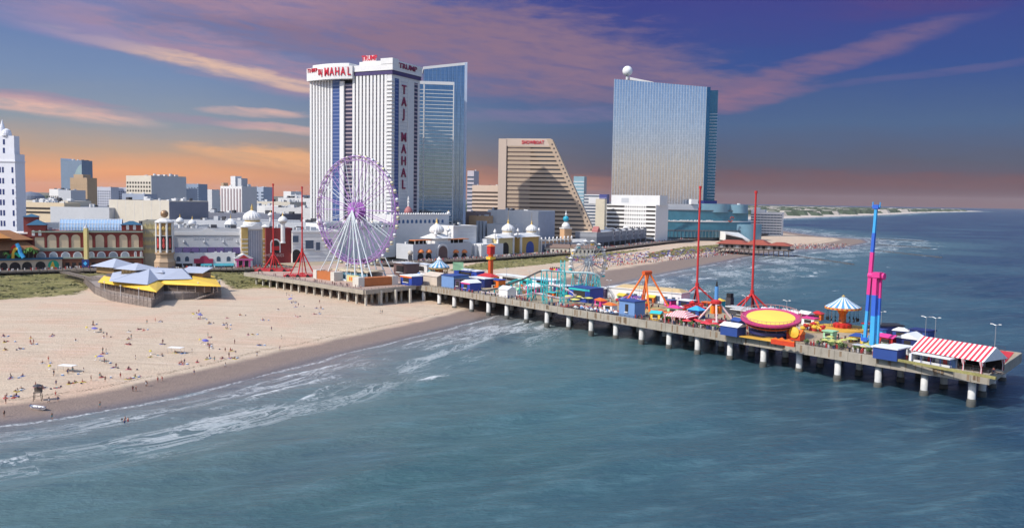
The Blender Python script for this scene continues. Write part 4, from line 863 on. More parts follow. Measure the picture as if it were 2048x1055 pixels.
# gabled pink and white house front
Gh = strip('gable_shop', 'small white gabled shop with a pink portal and red pediment', 'shop', 470, 505, 517, 10, 14)
gh = lambda y: Gh.f(487, y)[1]; body(Gh, LW, parapet=0); w2 = Gh.w
b = MB(); b.vprism([(-0.8, Gh.h), (w2 + .8, Gh.h), (w2 / 2, gh(507))], -0.6, Gh.d); b.build('gable_roof', LGREY, Gh.root); b = MB(); b.vprism([(w2 * .2, Gh.h + .3), (w2 * .8, Gh.h + .3), (w2 / 2, gh(509.5))], -0.75, -0.55); b.build('pediment', RED, Gh.root)
for k in range(3): MB().box(w2 * (.1 + .34 * k), w2 * (.2 + .34 * k), -0.5, 0.1, 0, Gh.h - .5).build('pink_post', mat('hot_pink', (0.66, 0.10, 0.30), 0.6), Gh.root)
for k in range(2): MB().box(w2 * (.22 + .34 * k), w2 * (.42 + .34 * k), -0.2, 0.1, 0, Gh.h - 1.4).build('door_opening', OPEN, Gh.root)
MB().box(-0.1, w2 + .1, -0.7, 0.1, Gh.h - 1.3, Gh.h - .2).build('lintel', mat('hot_pink', (0.66, 0.1, 0.3)), Gh.root)

# gateway pavilion with the big white onion dome
Gw = strip('gateway_pavilion', 'grey glazed gateway pavilion between yellow piers under a large white onion dome', 'pavilion', 483, 534, 456, 22, 24)
gz_ = lambda y: Gw.f(508, y)[1]; body(Gw, LGREY, parapet=0)
MB().box(Gw.w * .27, Gw.w * .8, -0.3, 0.1, 1, gz_(461)).build('glazing', mat('grey_glazing', (0.34, 0.35, 0.40), 0.3), Gw.root)
for k in range(6): MB().box(Gw.w * (.29 + .095 * k), Gw.w * (.30 + .095 * k), -0.45, 0.1, 1, gz_(461)).build('mullion', LW, Gw.root)
for a, c in ((0.0, .24), (.83, 1.05)):
    pr = MB().box(Gw.w * a, Gw.w * c, -1.6, 3, 0, gz_(455)).build('yellow_pier', mat('ochre_pier', (0.62, 0.42, 0.14), 0.7, var=.2, scale=1.2), Gw.root)
    for k in range(7): MB().box(Gw.w * a - .15, Gw.w * c + .15, -1.75, -1.5, 1 + k * 3, 1.6 + k * 3).build('pier_course', LW, pr)
    MB().lathe([(2.6, gz_(455)), (3.2, gz_(453)), (2, gz_(451)), (.2, gz_(448))], Gw.w * (a + c) / 2, 0, 12).build('pier_cap', WHITE, Gw.root)
b = MB(); b.vprism([(0, gz_(458)), (Gw.w, gz_(458)), (Gw.w, gz_(454)), (Gw.w * .72, gz_(452)), (Gw.w * .55, gz_(447)), (Gw.w * .4, gz_(452)), (0, gz_(453))], -1.0, 0.5); b.build('scalloped_cornice', WHITE, Gw.root)
Y1 = Gw.L.y + 14; rD = 18 * Y1 / F
MB().lathe([(rD * 1.02, gz_(455)), (rD * 1.02, gz_(446)), (rD * .9, gz_(444))], Gw.f(505, 450, 10)[0], 10, 20).build('drum', WHITE, Gw.root); MB().lathe([(rD * .84, gz_(446)), (rD * .84, gz_(441.5))], Gw.f(505, 450, 10)[0], 10, 20).build('gold_collar', GOLD_M, Gw.root)
onion(Gw.root, Gw.f(504, 440, 10)[0], 10, gz_(442), rD, rD * 1.25, n=36)
p = bwp(462, 52); W4 = thing('domed_kiosk', 'small white kiosk with a shallow fluted dome left of the big onion dome', 'kiosk', (p.x, p.y, A(462, 457, p.y).z)); r4 = 11.5 * p.y / F
MB().lathe([(r4, 0), (r4, r4 * .75)], 0, 0, 8, ph=.4).build('wall', LW, W4); MB().lathe([(r4 * 1.12, r4 * .75), (r4 * 1.1, r4 * .85), (r4 * .85, r4 * 1.25), (r4 * .4, r4 * 1.6), (.2, r4 * 1.8)], 0, 0, 20, rib=-.05).build('dome', WHITE, W4); MB().lathe([(.5, r4 * 1.75), (.3, r4 * 2.0), (.05, r4 * 2.6)], n=8).build('finial', GOLD_M, W4)
for k in range(5): MB().arch(-.6, .6, r4 * .2, r4 * .65, -.1, .1).xf(Matrix.Rotation(-.8 + k * .4, 4, 'Z') @ Matrix.Translation((0, -r4 * .97, 0))).build('window', WIN, W4)
# dark red hall
Dr = strip('dark_red_hall', 'dark red windowless hall with a white arched doorway frame and pale wall letters', 'building', 532, 585, 457, 26, 20)
dz = lambda y: Dr.f(556, y)[1]; body(Dr, DRED)
fr_ = MB().arch(Dr.f(540.5, 490)[0], Dr.f(561, 490)[0], dz(505), dz(477), -.3, .1).build('arch_frame', LW, Dr.root); MB().arch(Dr.f(543, 490)[0], Dr.f(558.5, 490)[0], dz(505), dz(480), -.45, -.2).build('arch_recess', OPEN, fr_)
MB().box(Dr.f(543, 490)[0], Dr.f(558.5, 490)[0], -.55, -.4, dz(500), dz(492)).build('red_screen', RED, fr_)
text('wall_letters', 'MEMORIES', 3.0, mat('pale_pink_letter', (.66, .42, .38), .6), Dr.root, (Dr.f(549.5, 510)[0], -.15, dz(510.5)), depth=.1, sx=.95)
MB().box(Dr.f(536, 520)[0], Dr.w - 2, -.2, .1, 0, dz(526)).build('shop_opening', OPEN, Dr.root)
minaret('onion_minaret', 'slim white minaret behind the dark red hall beside the big onion dome', 541.5, 420, 460, 5.5, 36, group='minarets over the dark red hall'); minaret('onion_minaret', 'stout white minaret standing at the front of the dark red hall', 566, 424, 486, 9.5, 19, group='minarets over the dark red hall')
# white casino block behind the giant wheel
pc = bwp(700, 24); pl_ = bwp(585, 15)
Wc = Bd('white_casino_block', 'large white casino block with a low arch and seaward wall greyed for shade behind the giant wheel', 'building', Vector((pl_.x, pl_.y, 6)), Vector((pc.x - 4, pc.y - 24, 6)), A(585, 462, pl_.y).z, 52, 6.0)
body(Wc, LW); wz = lambda y: Wc.f(640, y)[1]
for a, c, y0, y1 in ((585.5, 597, 484, 471), (611, 627, 497, 480), (632, 640, 500, 484), (650, 664, 492, 478)): 
    f_ = MB().box(Wc.f(a, 490)[0], Wc.f(c, 490)[0], -.25, .1, wz(y0), wz(y1)).build('window', WIN, Wc.root); MB().box(Wc.f(a, 490)[0] - .6, Wc.f(c, 490)[0] + .6, -.6, .1, wz(y0) - .5, wz(y0)).build('sill', WHITE, f_)
MB().arch(Wc.f(585, 510)[0], Wc.f(601, 510)[0], 0, wz(498), -.2, .1).build('arch_opening', OPEN, Wc.root)
for i in range(9): MB().box(.2, Wc.w - .2, -.12, .1, 3 + i * 2.6, 3.25 + i * 2.6).build('wall_groove', LGREY, Wc.root)
for x in (655, 672, 690): MB().box(Wc.f(x, 525)[0], Wc.f(x + 8, 525)[0], -.2, .1, 0, 3.2).build('door_opening', OPEN, Wc.root)
MB().box(-.5, Wc.w + .5, -.5, .2, Wc.h - 1.2, Wc.h).build('cornice', WHITE, Wc.root)
MB().box(Wc.w - .1, Wc.w + .25, 0, Wc.d, 0, Wc.h - .6).build('seaward_wall', GREYW, Wc.root)  # grey over the white block, its shaded sea side put into colour
for k, v in enumerate((4, 11, 18)): MB().box(Wc.w + .2, Wc.w + .4, v, v + 3.6, wz(486), wz(478)).build('window', WIN, Wc.root)
for k in range(6): MB().box(Wc.w + .2, Wc.w + .38, 1, Wc.d - 1, 3 + k * 3.4, 3.25 + k * 3.4).build('wall_groove', LGREY, Wc.root)
MB().box(Wc.w + .2, Wc.w + 7, 30, 50, 0, 6).build('low_entrance', mat('brown_entrance', (.16, .10, .09), .8), Wc.root)
p = bwp(637, 24); minaret('onion_minaret', 'white minaret behind the giant wheel rim above the white casino block', 640, 430, 470, 8, 34)
# grey block with arched blue windows, pink dome
Ar = strip('arcaded_block', 'grey casino podium with a row of blue arched windows behind the giant wheel', 'building', 786, 897, 430, 30, 66, 62)
body(Ar, LGREY); az_ = lambda y: Ar.f(840, y)[1]
wins(Ar, 'arch_window', mat('blue_window', (.06, .13, .26), .2, var=0), [Ar.f(798 + 8.7 * i, 440)[0] for i in range(11)], [Ar.f(840, 446)[1]], 2.4, 3.2, arch=True)
for k in range(24): MB().lathe([(.8, Ar.h + .4), (1.0, Ar.h + 1.0), (.1, Ar.h + 2.2)], Ar.w * (k + .5) / 24, .2, 8).build('crenel', WHITE, Ar.root)
p = bwp(816, 84); pk = thing('pink_dome_tower', 'dusty pink onion dome with a ringed spire above the arcaded podium', 'dome', (p.x, p.y, A(816, 428, p.y).z)); r4 = 9 * p.y / F
onion(pk, 0, 0, 0, r4, r4 * 1.9, m=mat('dusty_pink', (.44, .17, .17), .6), ribs=False, tip=False); MB().lathe([(.9, r4 * 1.7), (.8, r4 * 2.3), (1.3, r4 * 2.6), (.6, r4 * 2.9), (1, r4 * 3.2), (.1, r4 * 4)], n=10).build('spire', LW, pk)
p = bwp(896, 64); sm = thing('small_white_dome', 'little white onion dome on the right corner of the arcaded podium', 'dome', (p.x, p.y, A(896, 431, p.y).z)); onion(sm, 0, 0, 1.5, 4.2 * p.y / F, ribs=False, n=12); MB().lathe([(2, 0), (2, 1.5)], n=10).build('base', LW, sm)
# onion-domed pavilion with orange dome awnings
Oa = strip('onion_hall', 'grey boardwalk hall with orange dome awnings, roof terraces and a white onion dome', 'hall', 826, 942, 491, 22, 23)
oz = lambda x, y: Oa.f(x, y)[1]; body(Oa, GREYW, parapet=1.0)
for x in (841, 857, 911, 928):
    u, z = Oa.f(x, 513); MB().arch(u - 3.2, u + 3.2, 0.2, z + 3.2, -.15, .1).build('arch_recess', OPEN, Oa.root)
    z = Oa.f(x, 505)[1]; r_ = 2.9; MB().lathe([(r_ * math.sin(math.pi / 2 * i / 6) if i else .05, z + r_ * math.cos(math.pi / 2 * i / 6)) for i in range(6, -1, -1)], u, -.3, 16).build('dome_awning', TERRA, Oa.root, True)
u0, u1 = Oa.f(875, 510)[0], Oa.f(893, 510)[0]; MB().arch(u0 - .8, u1 + .8, 0, oz(884, 486), -1.2, .1).build('portal', LGREY, Oa.root); MB().arch(u0, u1, 0, oz(884, 491), -1.3, -1.0).build('portal_opening', mat('brown_entrance', (.16, .1, .09)), Oa.root)
for a, c in ((832, 866), (899, 940)):
    u0, u1 = Oa.f(a, 490)[0], Oa.f(c, 490)[0]; cv = MB().box(u0, u1, 1.5, 9, Oa.h + 3.8, Oa.h + 4.3).build('terrace_canopy', TERRA, Oa.root)
    for k in range(5):
        x = u0 + (u1 - u0) * (k + .1) / 4.2; MB().box(x - .2, x + .2, 1.7, 2.1, Oa.h, Oa.h + 3.8).build('post', LW, cv)
    MB().box(u0, u1, 9, 10, Oa.h, Oa.h + 3.8).build('terrace_wall', OPEN, Oa.root)
uc = Oa.f(875, 470, 9)[0]; Yd = Oa.L.y + 9; MB().box(uc - 9, uc + 9, 2, 18, Oa.h - 1, oz(875, 477)).build('dome_base', LW, Oa.root); MB().hip(uc - 10, uc + 10, 1, 19, oz(875, 477), oz(875, 468), 0, 1, 7).build('base_roof', WHITE, Oa.root)
r4 = 15.5 * Yd / F; onion(Oa.root, uc, 10, oz(875, 467), r4, r4 * 1.35, n=32)
for dx_ in (-8, 8): MB().lathe([(1.1, oz(875, 477)), (1.1, oz(875, 470)), (1.7, oz(875, 468)), (.1, oz(875, 462))], uc + dx_, 2.5, 10).build('corner_turret', WHITE, Oa.root)
minaret('onion_minaret', 'two-tier small white minaret right of the onion hall dome', 896, 452, 478, 4.5, 30); 
p = bwp(820.5, 19); gs = thing('stone_globe', 'pale stone globe on a dark pedestal at the corner of the onion hall', 'globe', p); MB().box(-1.6, 1.6, -1.6, 1.6, 0, 4.2).build('pedestal', DKGREY, gs); MB().lathe([(2.2 * math.sin(math.pi * i / 10) + .01, 6.2 - 2.2 * math.cos(math.pi * i / 10)) for i in range(11)], n=14).build('ball', mat('stone', (.5, .45, .38), .8), gs, True)

clutter(Wc, 16, 1); clutter(Ar, 10, 2, 6); clutter(Cw, 12, 3, 5); clutter(Dr, 5, 4); clutter(K, 5, 5, 16); clutter(Cl, 6, 6, 1, s=.6); clutter(Oa, 5, 7, 12)
for px, y0, y1, r_, o_, lb in ((650, 440, 462, 4.5, 44, 'small white onion minaret behind the left rim of the giant wheel'), (690, 436, 462, 5.5, 50, 'white onion minaret behind the hub of the giant wheel'), (744, 440, 466, 5, 60, 'white onion minaret behind the right spokes of the giant wheel'), (764, 446, 466, 4, 58, 'little onion minaret near the right rim of the giant wheel')): minaret('onion_minaret', lb, px, y0, y1, r_, o_)
Md = strip('middle_podium', 'white stepped podium with small square windows behind the giant wheel', 'building', 640, 790, 448, 20, 54, 58); body(Md, LW); clutter(Md, 14, 8); wins(Md, 'window', WIN, lsp(3, Md.w - 3, 22), [Md.h - 3.2], 1.1, 1.4)
p = bwp(720, 62); Sd = thing('shallow_dome', 'wide shallow white dome on the podium behind the giant wheel', 'dome', (p.x, p.y, A(720, 450, p.y).z)); r4 = 15 * p.y / F; MB().lathe([(r4, -3), (r4, .5), (r4 * .85, r4 * .35), (r4 * .5, r4 * .58), (.1, r4 * .66)], n=28).build('dome', WHITE, Sd, True); MB().lathe([(.7, r4 * .62), (.2, r4 * 1.0), (.05, r4 * 1.2)], n=8).build('finial', GOLD_M, Sd)
# ---- cream block, stair and white box behind the beach grass
Cb = strip('cream_block', 'cream casino block with framed blank panels right of the onion hall', 'building', 906, 952, 452, 60, 42, 40)
body(Cb, LW); zc_ = lambda y: Cb.f(930, y)[1]
MB().box(Cb.w * .2, Cb.w * .9, -.35, .1, zc_(487), zc_(458)).build('wall_panel', WHITE, Cb.root)
for y in (464, 471, 478): MB().box(Cb.w * .22, Cb.w * .88, -.45, -.3, zc_(y), zc_(y) + .5).build('panel_groove', LGREY, Cb.root)
MB().box(Cb.w - .1, Cb.w + .3, 0, 60, 0, Cb.h - .5).build('side_wall', mat('taupe_wall', (.46, .42, .38), .8), Cb.root); MB().box(-.5, Cb.w + .5, -.6, .2, Cb.h - 1, Cb.h + .1).build('cornice', WHITE, Cb.root)  # side of the cream block painted darker for its shaded face
st = strip('white_staircase', 'white building flank with two sloping outdoor stairs between onion hall and pavilions', 'staircase', 946, 1006, 489, 18, 25)
sz = lambda y: st.f(975, y)[1]; MB().box(st.w * .32, st.w, 0, 18, 0, st.h).build('wall', LW, st.root); MB().box(st.w * .6, st.w * .8, 6, 12, st.h, st.h + 4).build('roof_plant', GREYW, st.root)
for k in range(2):
    y0 = -4.5 * k; b = MB(); n_ = 12
    for i in range(n_): b.box(st.w * .36 * i / n_ + k * 3, st.w * .36 * (i + 1) / n_ + k * 3, y0 - 1.6, y0 + 1.0, 0, st.h * (1 - i / n_) * .95)
    b.build('stair', GREYW, st.root); b = MB(); b.hull([(k * 3, y0 - 2.3, 0), (st.w * .36 + k * 3, y0 - 2.3, 0), (st.w * .36 + k * 3, y0 - 1.65, 0), (k * 3, y0 - 1.65, 0)], [(k * 3, y0 - 2.3, st.h + 1.2), (st.w * .36 + k * 3, y0 - 2.3, 1.2), (st.w * .36 + k * 3, y0 - 1.65, 1.2), (k * 3, y0 - 1.65, st.h + 1.2)]); b.build('stair_wall', WHITE, st.root)
Wb = bld('white_box_hall', 'big plain white box hall with a flank greyed for shade before the tan slab hotel', 'building', 976, 905, 1077, 880, 420, 44)
body(Wb, LW); MB().box(Wb.w - .1, Wb.w + .3, 0, Wb.d, 0, Wb.h - .3).build('side_wall', mat('blue_grey_panel', (.40, .43, .50), .8), Wb.root)  # right wall of the white box coloured blue-grey as its shade
for k in range(5): MB().box(Wb.w * (k + 1) / 6 - .1, Wb.w * (k + 1) / 6 + .1, -.1, .1, 0, Wb.h).build('panel_joint', LGREY, Wb.root)
Wl = bld('low_white_annex', 'low white annex block in front of the big white box hall', 'building', 975, 870, 1030, 856, 448, 20); body(Wl, LGREY)
for i in range(3): MB().box(-14 + i * 4, -11.5 + i * 4, 2, 6, 0, Wl.h + 3).build('roof_frame', GREYW, Wl.root)
# ---- two onion pavilions, colonnade and the turquoise-ball tower
OCH = mat('ochre_wall', (.60, .38, .12), .75, var=.12)
def pavil(xa, xb, ytop, xd, rpx, yd, label, off, wall, blue=False):
    B = strip('onion_pavilion', label, 'pavilion', xa, xb, ytop, 14, off); body(B, wall, parapet=0); Y_ = B.L.y + 7; r = rpx * Y_ / F
    MB().hip(-.6, B.w + .6, -.6, 14.6, B.h, B.h + 3.4, 0, .6, 6).build('roof', WHITE, B.root); u = B.f(xd, 470, 7)[0]
    z = B.f(xd, yd, 7)[1]; MB().lathe([(r * .9, B.h), (r * .9, z - .3)], u, 7, 16).build('drum', LW, B.root); MB().lathe([(r * .85, z - .5), (r * .85, z + .4)], u, 7, 16).build('gold_collar', GOLD_M, B.root); onion(B.root, u, 7, z, r, r * 1.3, n=28)
    MB().lathe([(.16, z + r * 1.6), (.08, z + r * 3.2)], u, 7, 6).build('flag_mast', GOLD_M, B.root)
    MB().arch(B.w * .3, B.w * .7, 0, B.h * .72, -.3, .1).build('portal', mat('blue_portal', (.05, .09, .32), .6) if blue else OPEN, B.root)
    for x in (.02, .98): MB().box(B.w * x - .8, B.w * x + .8, -1.1, .6, 0, B.h - .2).build('corner_pier', LW, B.root)
    for x in (-.05, .05 + 1): MB().lathe([(.7, B.h - 1), (.7, B.h + 4.6), (1.5, B.h + 5.6), (1.2, B.h + 6.8), (.1, B.h + 8.6)], B.w * x, 2, 10).build('corner_turret', WHITE, B.root)
    return B
pavil(994, 1026, 476, 1016, 13.5, 463, 'yellow pavilion with a white onion dome, left of the two on the boardwalk bend', 26, mat('pale_yellow_wall', (.64, .52, .26), .75))
Pb = pavil(1040, 1078, 474, 1063, 12, 463, 'ochre pavilion with a white onion dome and blue portal beside the colonnade', 26, OCH, True)
Co = strip('dome_colonnade', 'grey colonnade topped by a row of little white-domed posts and orange panels', 'colonnade', 1080, 1143, 482, 14, 24)
body(Co, mat('grey_stone', (.40, .39, .37), .8), parapet=0)
for i in range(9):
    u = Co.w * (i + .2) / 8.4; MB().box(u - .5, u + .5, -.8, .2, 0, Co.h + .8).build('post', LGREY, Co.root); MB().lathe([(.5, Co.h + .8), (1.1, Co.h + 1.8), (.9, Co.h + 2.7), (.1, Co.h + 4)], u, -.3, 8).build('post_dome', WHITE, Co.root)
    if i < 8: MB().box(u + .8, u + Co.w / 8.4 - .8, -.2, .1, Co.h - 2.6, Co.h - .3).build('orange_panel', PEACHW, Co.root); MB().arch(u + 1, u + Co.w / 8.4 - 1, 0, Co.h - 3.4, -.15, .1).build('opening', WIN, Co.root)
p = bwp(1130, 34); tt = thing('turquoise_ball_tower', 'square orange tower capped by a white dome and a turquoise ball', 'tower', (p.x, p.y, 6), .5); k_ = p.y / F; zq = lambda y: A(1130, y, p.y).z - 6
MB().box(-8.5 * k_, 8.5 * k_, -8.5 * k_, 8.5 * k_, 0, zq(457)).build('shaft', PEACHW, tt); MB().box(-9.3 * k_, 9.3 * k_, -9.3 * k_, 9.3 * k_, zq(457), zq(455)).build('cornice', LW, tt)
MB().lathe([(8.5 * k_, zq(455)), (8 * k_, zq(450)), (5.5 * k_, zq(446)), (3 * k_, zq(444))], n=16).build('dome', LW, tt, True); MB().lathe([(6 * k_ * math.sin(math.pi * i / 10) + .01, zq(437.5) - 6 * k_ * math.cos(math.pi * i / 10)) for i in range(11)], n=16).build('ball', mat('turquoise', (.03, .36, .50), .4), tt, True)
MB().lathe([(1.2 * k_, zq(432)), (2.6 * k_, zq(428)), (1.2 * k_, zq(426)), (.3 * k_, zq(420))], n=10).build('finial', WHITE, tt)
# ---- old-style grey hotel with bay fronts
Vi = strip('bay_front_hotel', 'dark grey old-style boardwalk hotel with bay windows and a small red gable', 'hotel', 1192, 1291, 462, 26, 26, 24)
body(Vi, mat('slate_grey_wall', (.20, .21, .24), .8), parapet=0, z1=Vi.h * .62); vh = Vi.h
MB().box(0, Vi.w, 0, Vi.d, vh * .62, vh * .9).build('upper_wall', mat('mid_grey_wall', (.32, .33, .36), .8), Vi.root); MB().box(-.5, Vi.w + .5, -.5, Vi.d, vh * .9, vh * .93).build('cornice', LGREY, Vi.root)
for i in range(6):
    u = Vi.w * (.3 + .13 * i); MB().prism([(u - 3, .1), (u - 1.8, -1.8), (u + 1.8, -1.8), (u + 3, .1)], vh * .3, vh * 1.0).build('bay', mat('mid_grey_wall', (.32, .33, .36)), Vi.root); MB().hip(u - 3.2, u + 3.2, -2, 4, vh, vh * 1.1, 0, .2).build('bay_roof', DKGREY, Vi.root)
    for z in (.42, .68): MB().box(u - 1.5, u + 1.5, -1.95, -1.7, vh * z, vh * (z + .17)).build('window', WIN, Vi.root)
b = MB(); b.vprism([(0, vh * .93), (9, vh * .93), (9, vh * 1.02), (4.5, vh * 1.3), (0, vh * 1.02)], -.7, 6); b.build('red_gable', mat('dusty_red', (.42, .16, .15), .8), Vi.root)
for i in range(9): MB().box(Vi.w * (.02 + .108 * i), Vi.w * (.10 + .108 * i), -.3, .1, 0, 4).build('shop_opening', OPEN, Vi.root)
# ---- car park hotel block
Pk = bld('banded_car_park', 'white car park block with dark open decks and a dotted middle bay', 'car park', 1213, 1120, 1312, 1082, 409, 40)
body(Pk, LW, parapet=.8); pz = lambda y: Pk.f(1250, y)[1]; nb_ = 9; fh = Pk.h / nb_
ua, uc = Pk.f(1250, 440)[0], Pk.f(1290, 440)[0]
for i in range(nb_): 
    MB().box(.6, ua - 1, -.15, .1, i * fh + fh * .42, i * fh + fh * .86).build('open_deck', OPEN, Pk.root); MB().box(uc + 1, Pk.w - .6, -.15, .1, i * fh + fh * .42, i * fh + fh * .86).build('open_deck', OPEN, Pk.root)
wins(Pk, 'window', OPEN, lsp(ua + 1.2, uc - 1.2, 9), [i * fh + fh * .4 for i in range(nb_)], 1.3, fh * .4)
MB().box(Pk.w * .04, Pk.w * 1.02, 8, 34, Pk.h, Pk.f(1260, 390, 8)[1]).build('upper_block', WHITE, Pk.root); MB().box(Pk.w * .25, Pk.w * .4, 7.8, 9, Pk.h + 3, Pk.h + 9).build('louvre', GREYW, Pk.root)
for px0, px1, yt, c_, lab in ((1191, 1209, 398, mat('cream_tower', (.66, .58, .44), .8), 'slim cream lift tower left of the car park'), (1198, 1213, 389, mat('violet_blue_panel', (.08, .09, .26), .4), 'dark violet-blue strip tower beside the car park')):
    B = bld('lift_tower', lab, 'tower', px0, 1100 if c_.name[0] == 'c' else 1128, px1, 1096 if c_.name[0] == 'c' else 1124, yt, 12); body(B, c_)
    if c_.name[0] == 'v': bands(B, 'floor_line', mat('pale_violet', (.3, .3, .5), .5), [4 + 4 * i for i in range(int(B.h / 4) - 1)], .8)
B = bld('pale_hotel_wing', 'pale grey banded hotel wing right behind the slanted hotel end', 'building', 1168, 1150, 1198, 1145, 389, 20); body(B, LGREY); bands(B, 'window_band', WIN, [3 + 4.2 * i for i in range(int(B.h / 4.2))], 1.6)
MB().box(B.w * .3, B.w, -.4, .1, B.h - 12, B.h - 3).build('sign_panel', LW, B.root)
B = bld('teal_glass_tower', 'small pale teal glass tower just behind the slanted hotel end', 'tower', 1146, 1250, 1167, 1245, 353, 16); body(B, mat('pale_teal_glass', (.26, .40, .46), .25)); bands(B, 'floor_line', LW, [5 * i + 4 for i in range(int(B.h / 5) - 1)], 1.0)
# ---- blue curved glass complex
CG = mat('curved_teal_glass', (.055, .20, .27), .12, var=.25, scale=.1, spec=.9); CG2 = mat('pale_curved_glass', (.16, .30, .38), .15, var=.2, scale=.1, spec=.9); DK = mat('slate_soffit', (.12, .13, .15), .6)
cx0 = A(1318, 440, 1170); cx1 = A(1515, 440, 1215)
Bc = Bd('curved_glass_complex', 'long blue curved glass casino complex with stacked terraces at the foot of the mirror tower', 'building', cx0, cx1, 40, 40, 4.0); bz = lambda x, y: Bc.f(x, y)[1]; bu = lambda x: Bc.f(x, 440)[0]
def curve(x0, x1, bow, y1, n=18): 
    u0, u1_ = bu(x0), bu(x1); return [(u0 + (u1_ - u0) * i / n, -bow * math.sin(math.pi * i / n)) for i in range(n + 1)] + [(u1_, y1), (u0, y1)]
for x0, x1, bow, yb, yt, m_, nm in ((1312, 1478, 6, 492, 472, mat('lower_glass', (.08, .13, .18), .2, var=.3, scale=.15), 'lower_storey'), (1314, 1522, 11, 474, 461, CG, 'glass_drum'), (1314, 1522, 12, 461.5, 459.5, DK, 'terrace_edge'), (1320, 1502, 9, 459.5, 443, CG, 'glass_drum'), (1318, 1504, 10, 443.5, 441.5, LGREY, 'terrace_edge'), (1324, 1496, 6, 441.5, 421, CG, 'glass_drum'), (1322, 1497, 7, 421.5, 420, DK, 'terrace_edge')):
    b = MB(); b.prism(curve(x0, x1, bow, 34), bz(1420, yb), bz(1420, yt)); b.build(nm, m_, Bc.root)
b = MB(); b.prism(curve(1462, 1524, 12, 30), 0, bz(1480, 448)); b.build('glass_end', CG2, Bc.root)
for i in range(30):
    u = bu(1324) + (bu(1512) - bu(1324)) * i / 29; MB().box(u - .12, u + .12, -12.5 * math.sin(math.pi * (i + 1) / 31) - .5, 2, bz(1420, 474), bz(1420, 460)).build('mullion', mat('slate_mullion', (.10, .16, .2), .5), Bc.root)
for i in range(40):
    u = bu(1330) + (bu(1420) - bu(1330)) * i / 39; q = random.Random(i); MB().box(u, u + q.uniform(.5, 1.4), -8.5 - q.uniform(0, 1), -7.5, bz(1420, 443), bz(1420, 443) + q.uniform(1, 2.4)).build('terrace_parasol', LW, Bc.root)
for x0, x1, yb, yt in ((1406, 1462, 424, 407), (1456, 1495, 426, 409)): b = MB(); b.prism(curve(x0, x1, 9, 26), bz(x0, yb), bz(x0, yt)); b.build('upper_drum', CG2, Bc.root)
MB().box(bu(1318), bu(1400), 6, 34, bz(1350, 424), bz(1350, 408)).build('grey_block', LGREY, Bc.root); MB().box(bu(1384), bu(1398), 4, 10, bz(1390, 408), bz(1390, 398)).build('roof_plant', LW, Bc.root); MB().box(bu(1414), bu(1440), 10, 20, bz(1414, 408), bz(1414, 401)).build('roof_plant', NAVY, Bc.root)
b = MB()
for s_ in range(2):
    for i in range(10):
        a0, a1 = .4 + s_ * math.pi + i * .28, .4 + s_ * math.pi + (i + 1) * .28; r0, r1 = 4.6 - i * .35, 4.6 - (i + 1) * .35; uc, zc_ = Bc.f(1454, 438)
        b.tube((uc + r0 * math.cos(a0), -11.2, zc_ + r0 * math.sin(a0)), (uc + r1 * math.cos(a1), -11.2, zc_ + r1 * math.sin(a1)), .9 - .05 * i, 6)
b.build('swirl_emblem', mat('rust_emblem', (.36, .07, .05), .5), Bc.root)
us_ = [bu(1432), bu(1478)]; b = MB(); b.hull([(us_[0], -26, 1), (us_[1] + 2, -26, 0), (us_[1] + 2, -10, 0), (us_[0], -10, 1)], [(us_[0], -26, bz(1432, 463)), (us_[1] + 2, -26, 1.5), (us_[1] - 6, -10, bz(1460, 464)), (us_[0], -10, bz(1432, 461))]); b.build('white_canopy', WHITE, Bc.root); MB().hull([(us_[0] + 1, -26.2, 0), (us_[1] - 4, -26.2, 0), (us_[1] - 4, -25.8, 0), (us_[0] + 1, -25.8, 0)], [(us_[0] + 1, -26.2, bz(1432, 467)), (us_[1] - 10, -26.2, 4), (us_[1] - 10, -25.8, 4), (us_[0] + 1, -25.8, bz(1432, 467))]).build('canopy_mouth', OPEN, Bc.root)
B = bld('beach_condo', 'white stepped apartment block with window bands out on the point', 'apartment block', 1502, 1420, 1564, 1400, 424, 26, 2.5); body(B, LW); bands(B, 'window_band', WIN, [3 + 4.4 * i for i in range(int(B.h / 4.4))], 1.9); MB().box(0, B.w * .45, 2, 22, B.h, B.h + 4.5).build('upper_step', LW, B.root); MB().box(B.w * .1, B.w * .25, 4, 20, B.h + 4.5, B.h + 8).build('upper_step', LW, B.root)
for i in range(10): MB().box(B.w * i / 9.5, B.w * i / 9.5 + .4, -.6, .1, 0, B.h).build('wall_fin', WHITE, B.root)
# ---- red-roofed beach pavilion at the far bend
pr_a, pr_b = P(1432, 500, 4), P(1578, 506, 4)
Rp = Bd('red_roof_pavilion', 'long low red-roofed pavilion on dark piles where the beach meets the surf', 'pavilion', pr_a, pr_b, 14, 26, 2.0)
MB().box(-2, Rp.w + 2, -3, 26, 4, 5).build('deck', DKWOOD, Rp.root)
for i in range(16): MB().tube((Rp.w * i / 15, -2.2, -3), (Rp.w * i / 15, -2.2, 4), .5, 6).build('pile', DKWOOD, Rp.root)
MB().box(2, Rp.w - 2, 3, 24, 5, 9.5).build('wall', mat('shop_wall', (.40, .34, .30), .8, var=.3, scale=.5), Rp.root)
for i in range(12): MB().box(4 + (Rp.w - 10) * i / 12, 7 + (Rp.w - 10) * i / 12, 2.8, 3.1, 5.4, 8.4).build('opening', OPEN if i % 3 else LW, Rp.root)
RT = mat('red_tile_roof', (.30, .075, .05), .85, var=.2, scale=.3)
for a, c, z in ((0, .42, 13.5), (.4, .72, 14.5), (.7, 1, 12.6)): MB().hip(Rp.w * a, Rp.w * c, 1, 26, 9.5, z, 0, 1.5, 9).build('roof', RT, Rp.root)

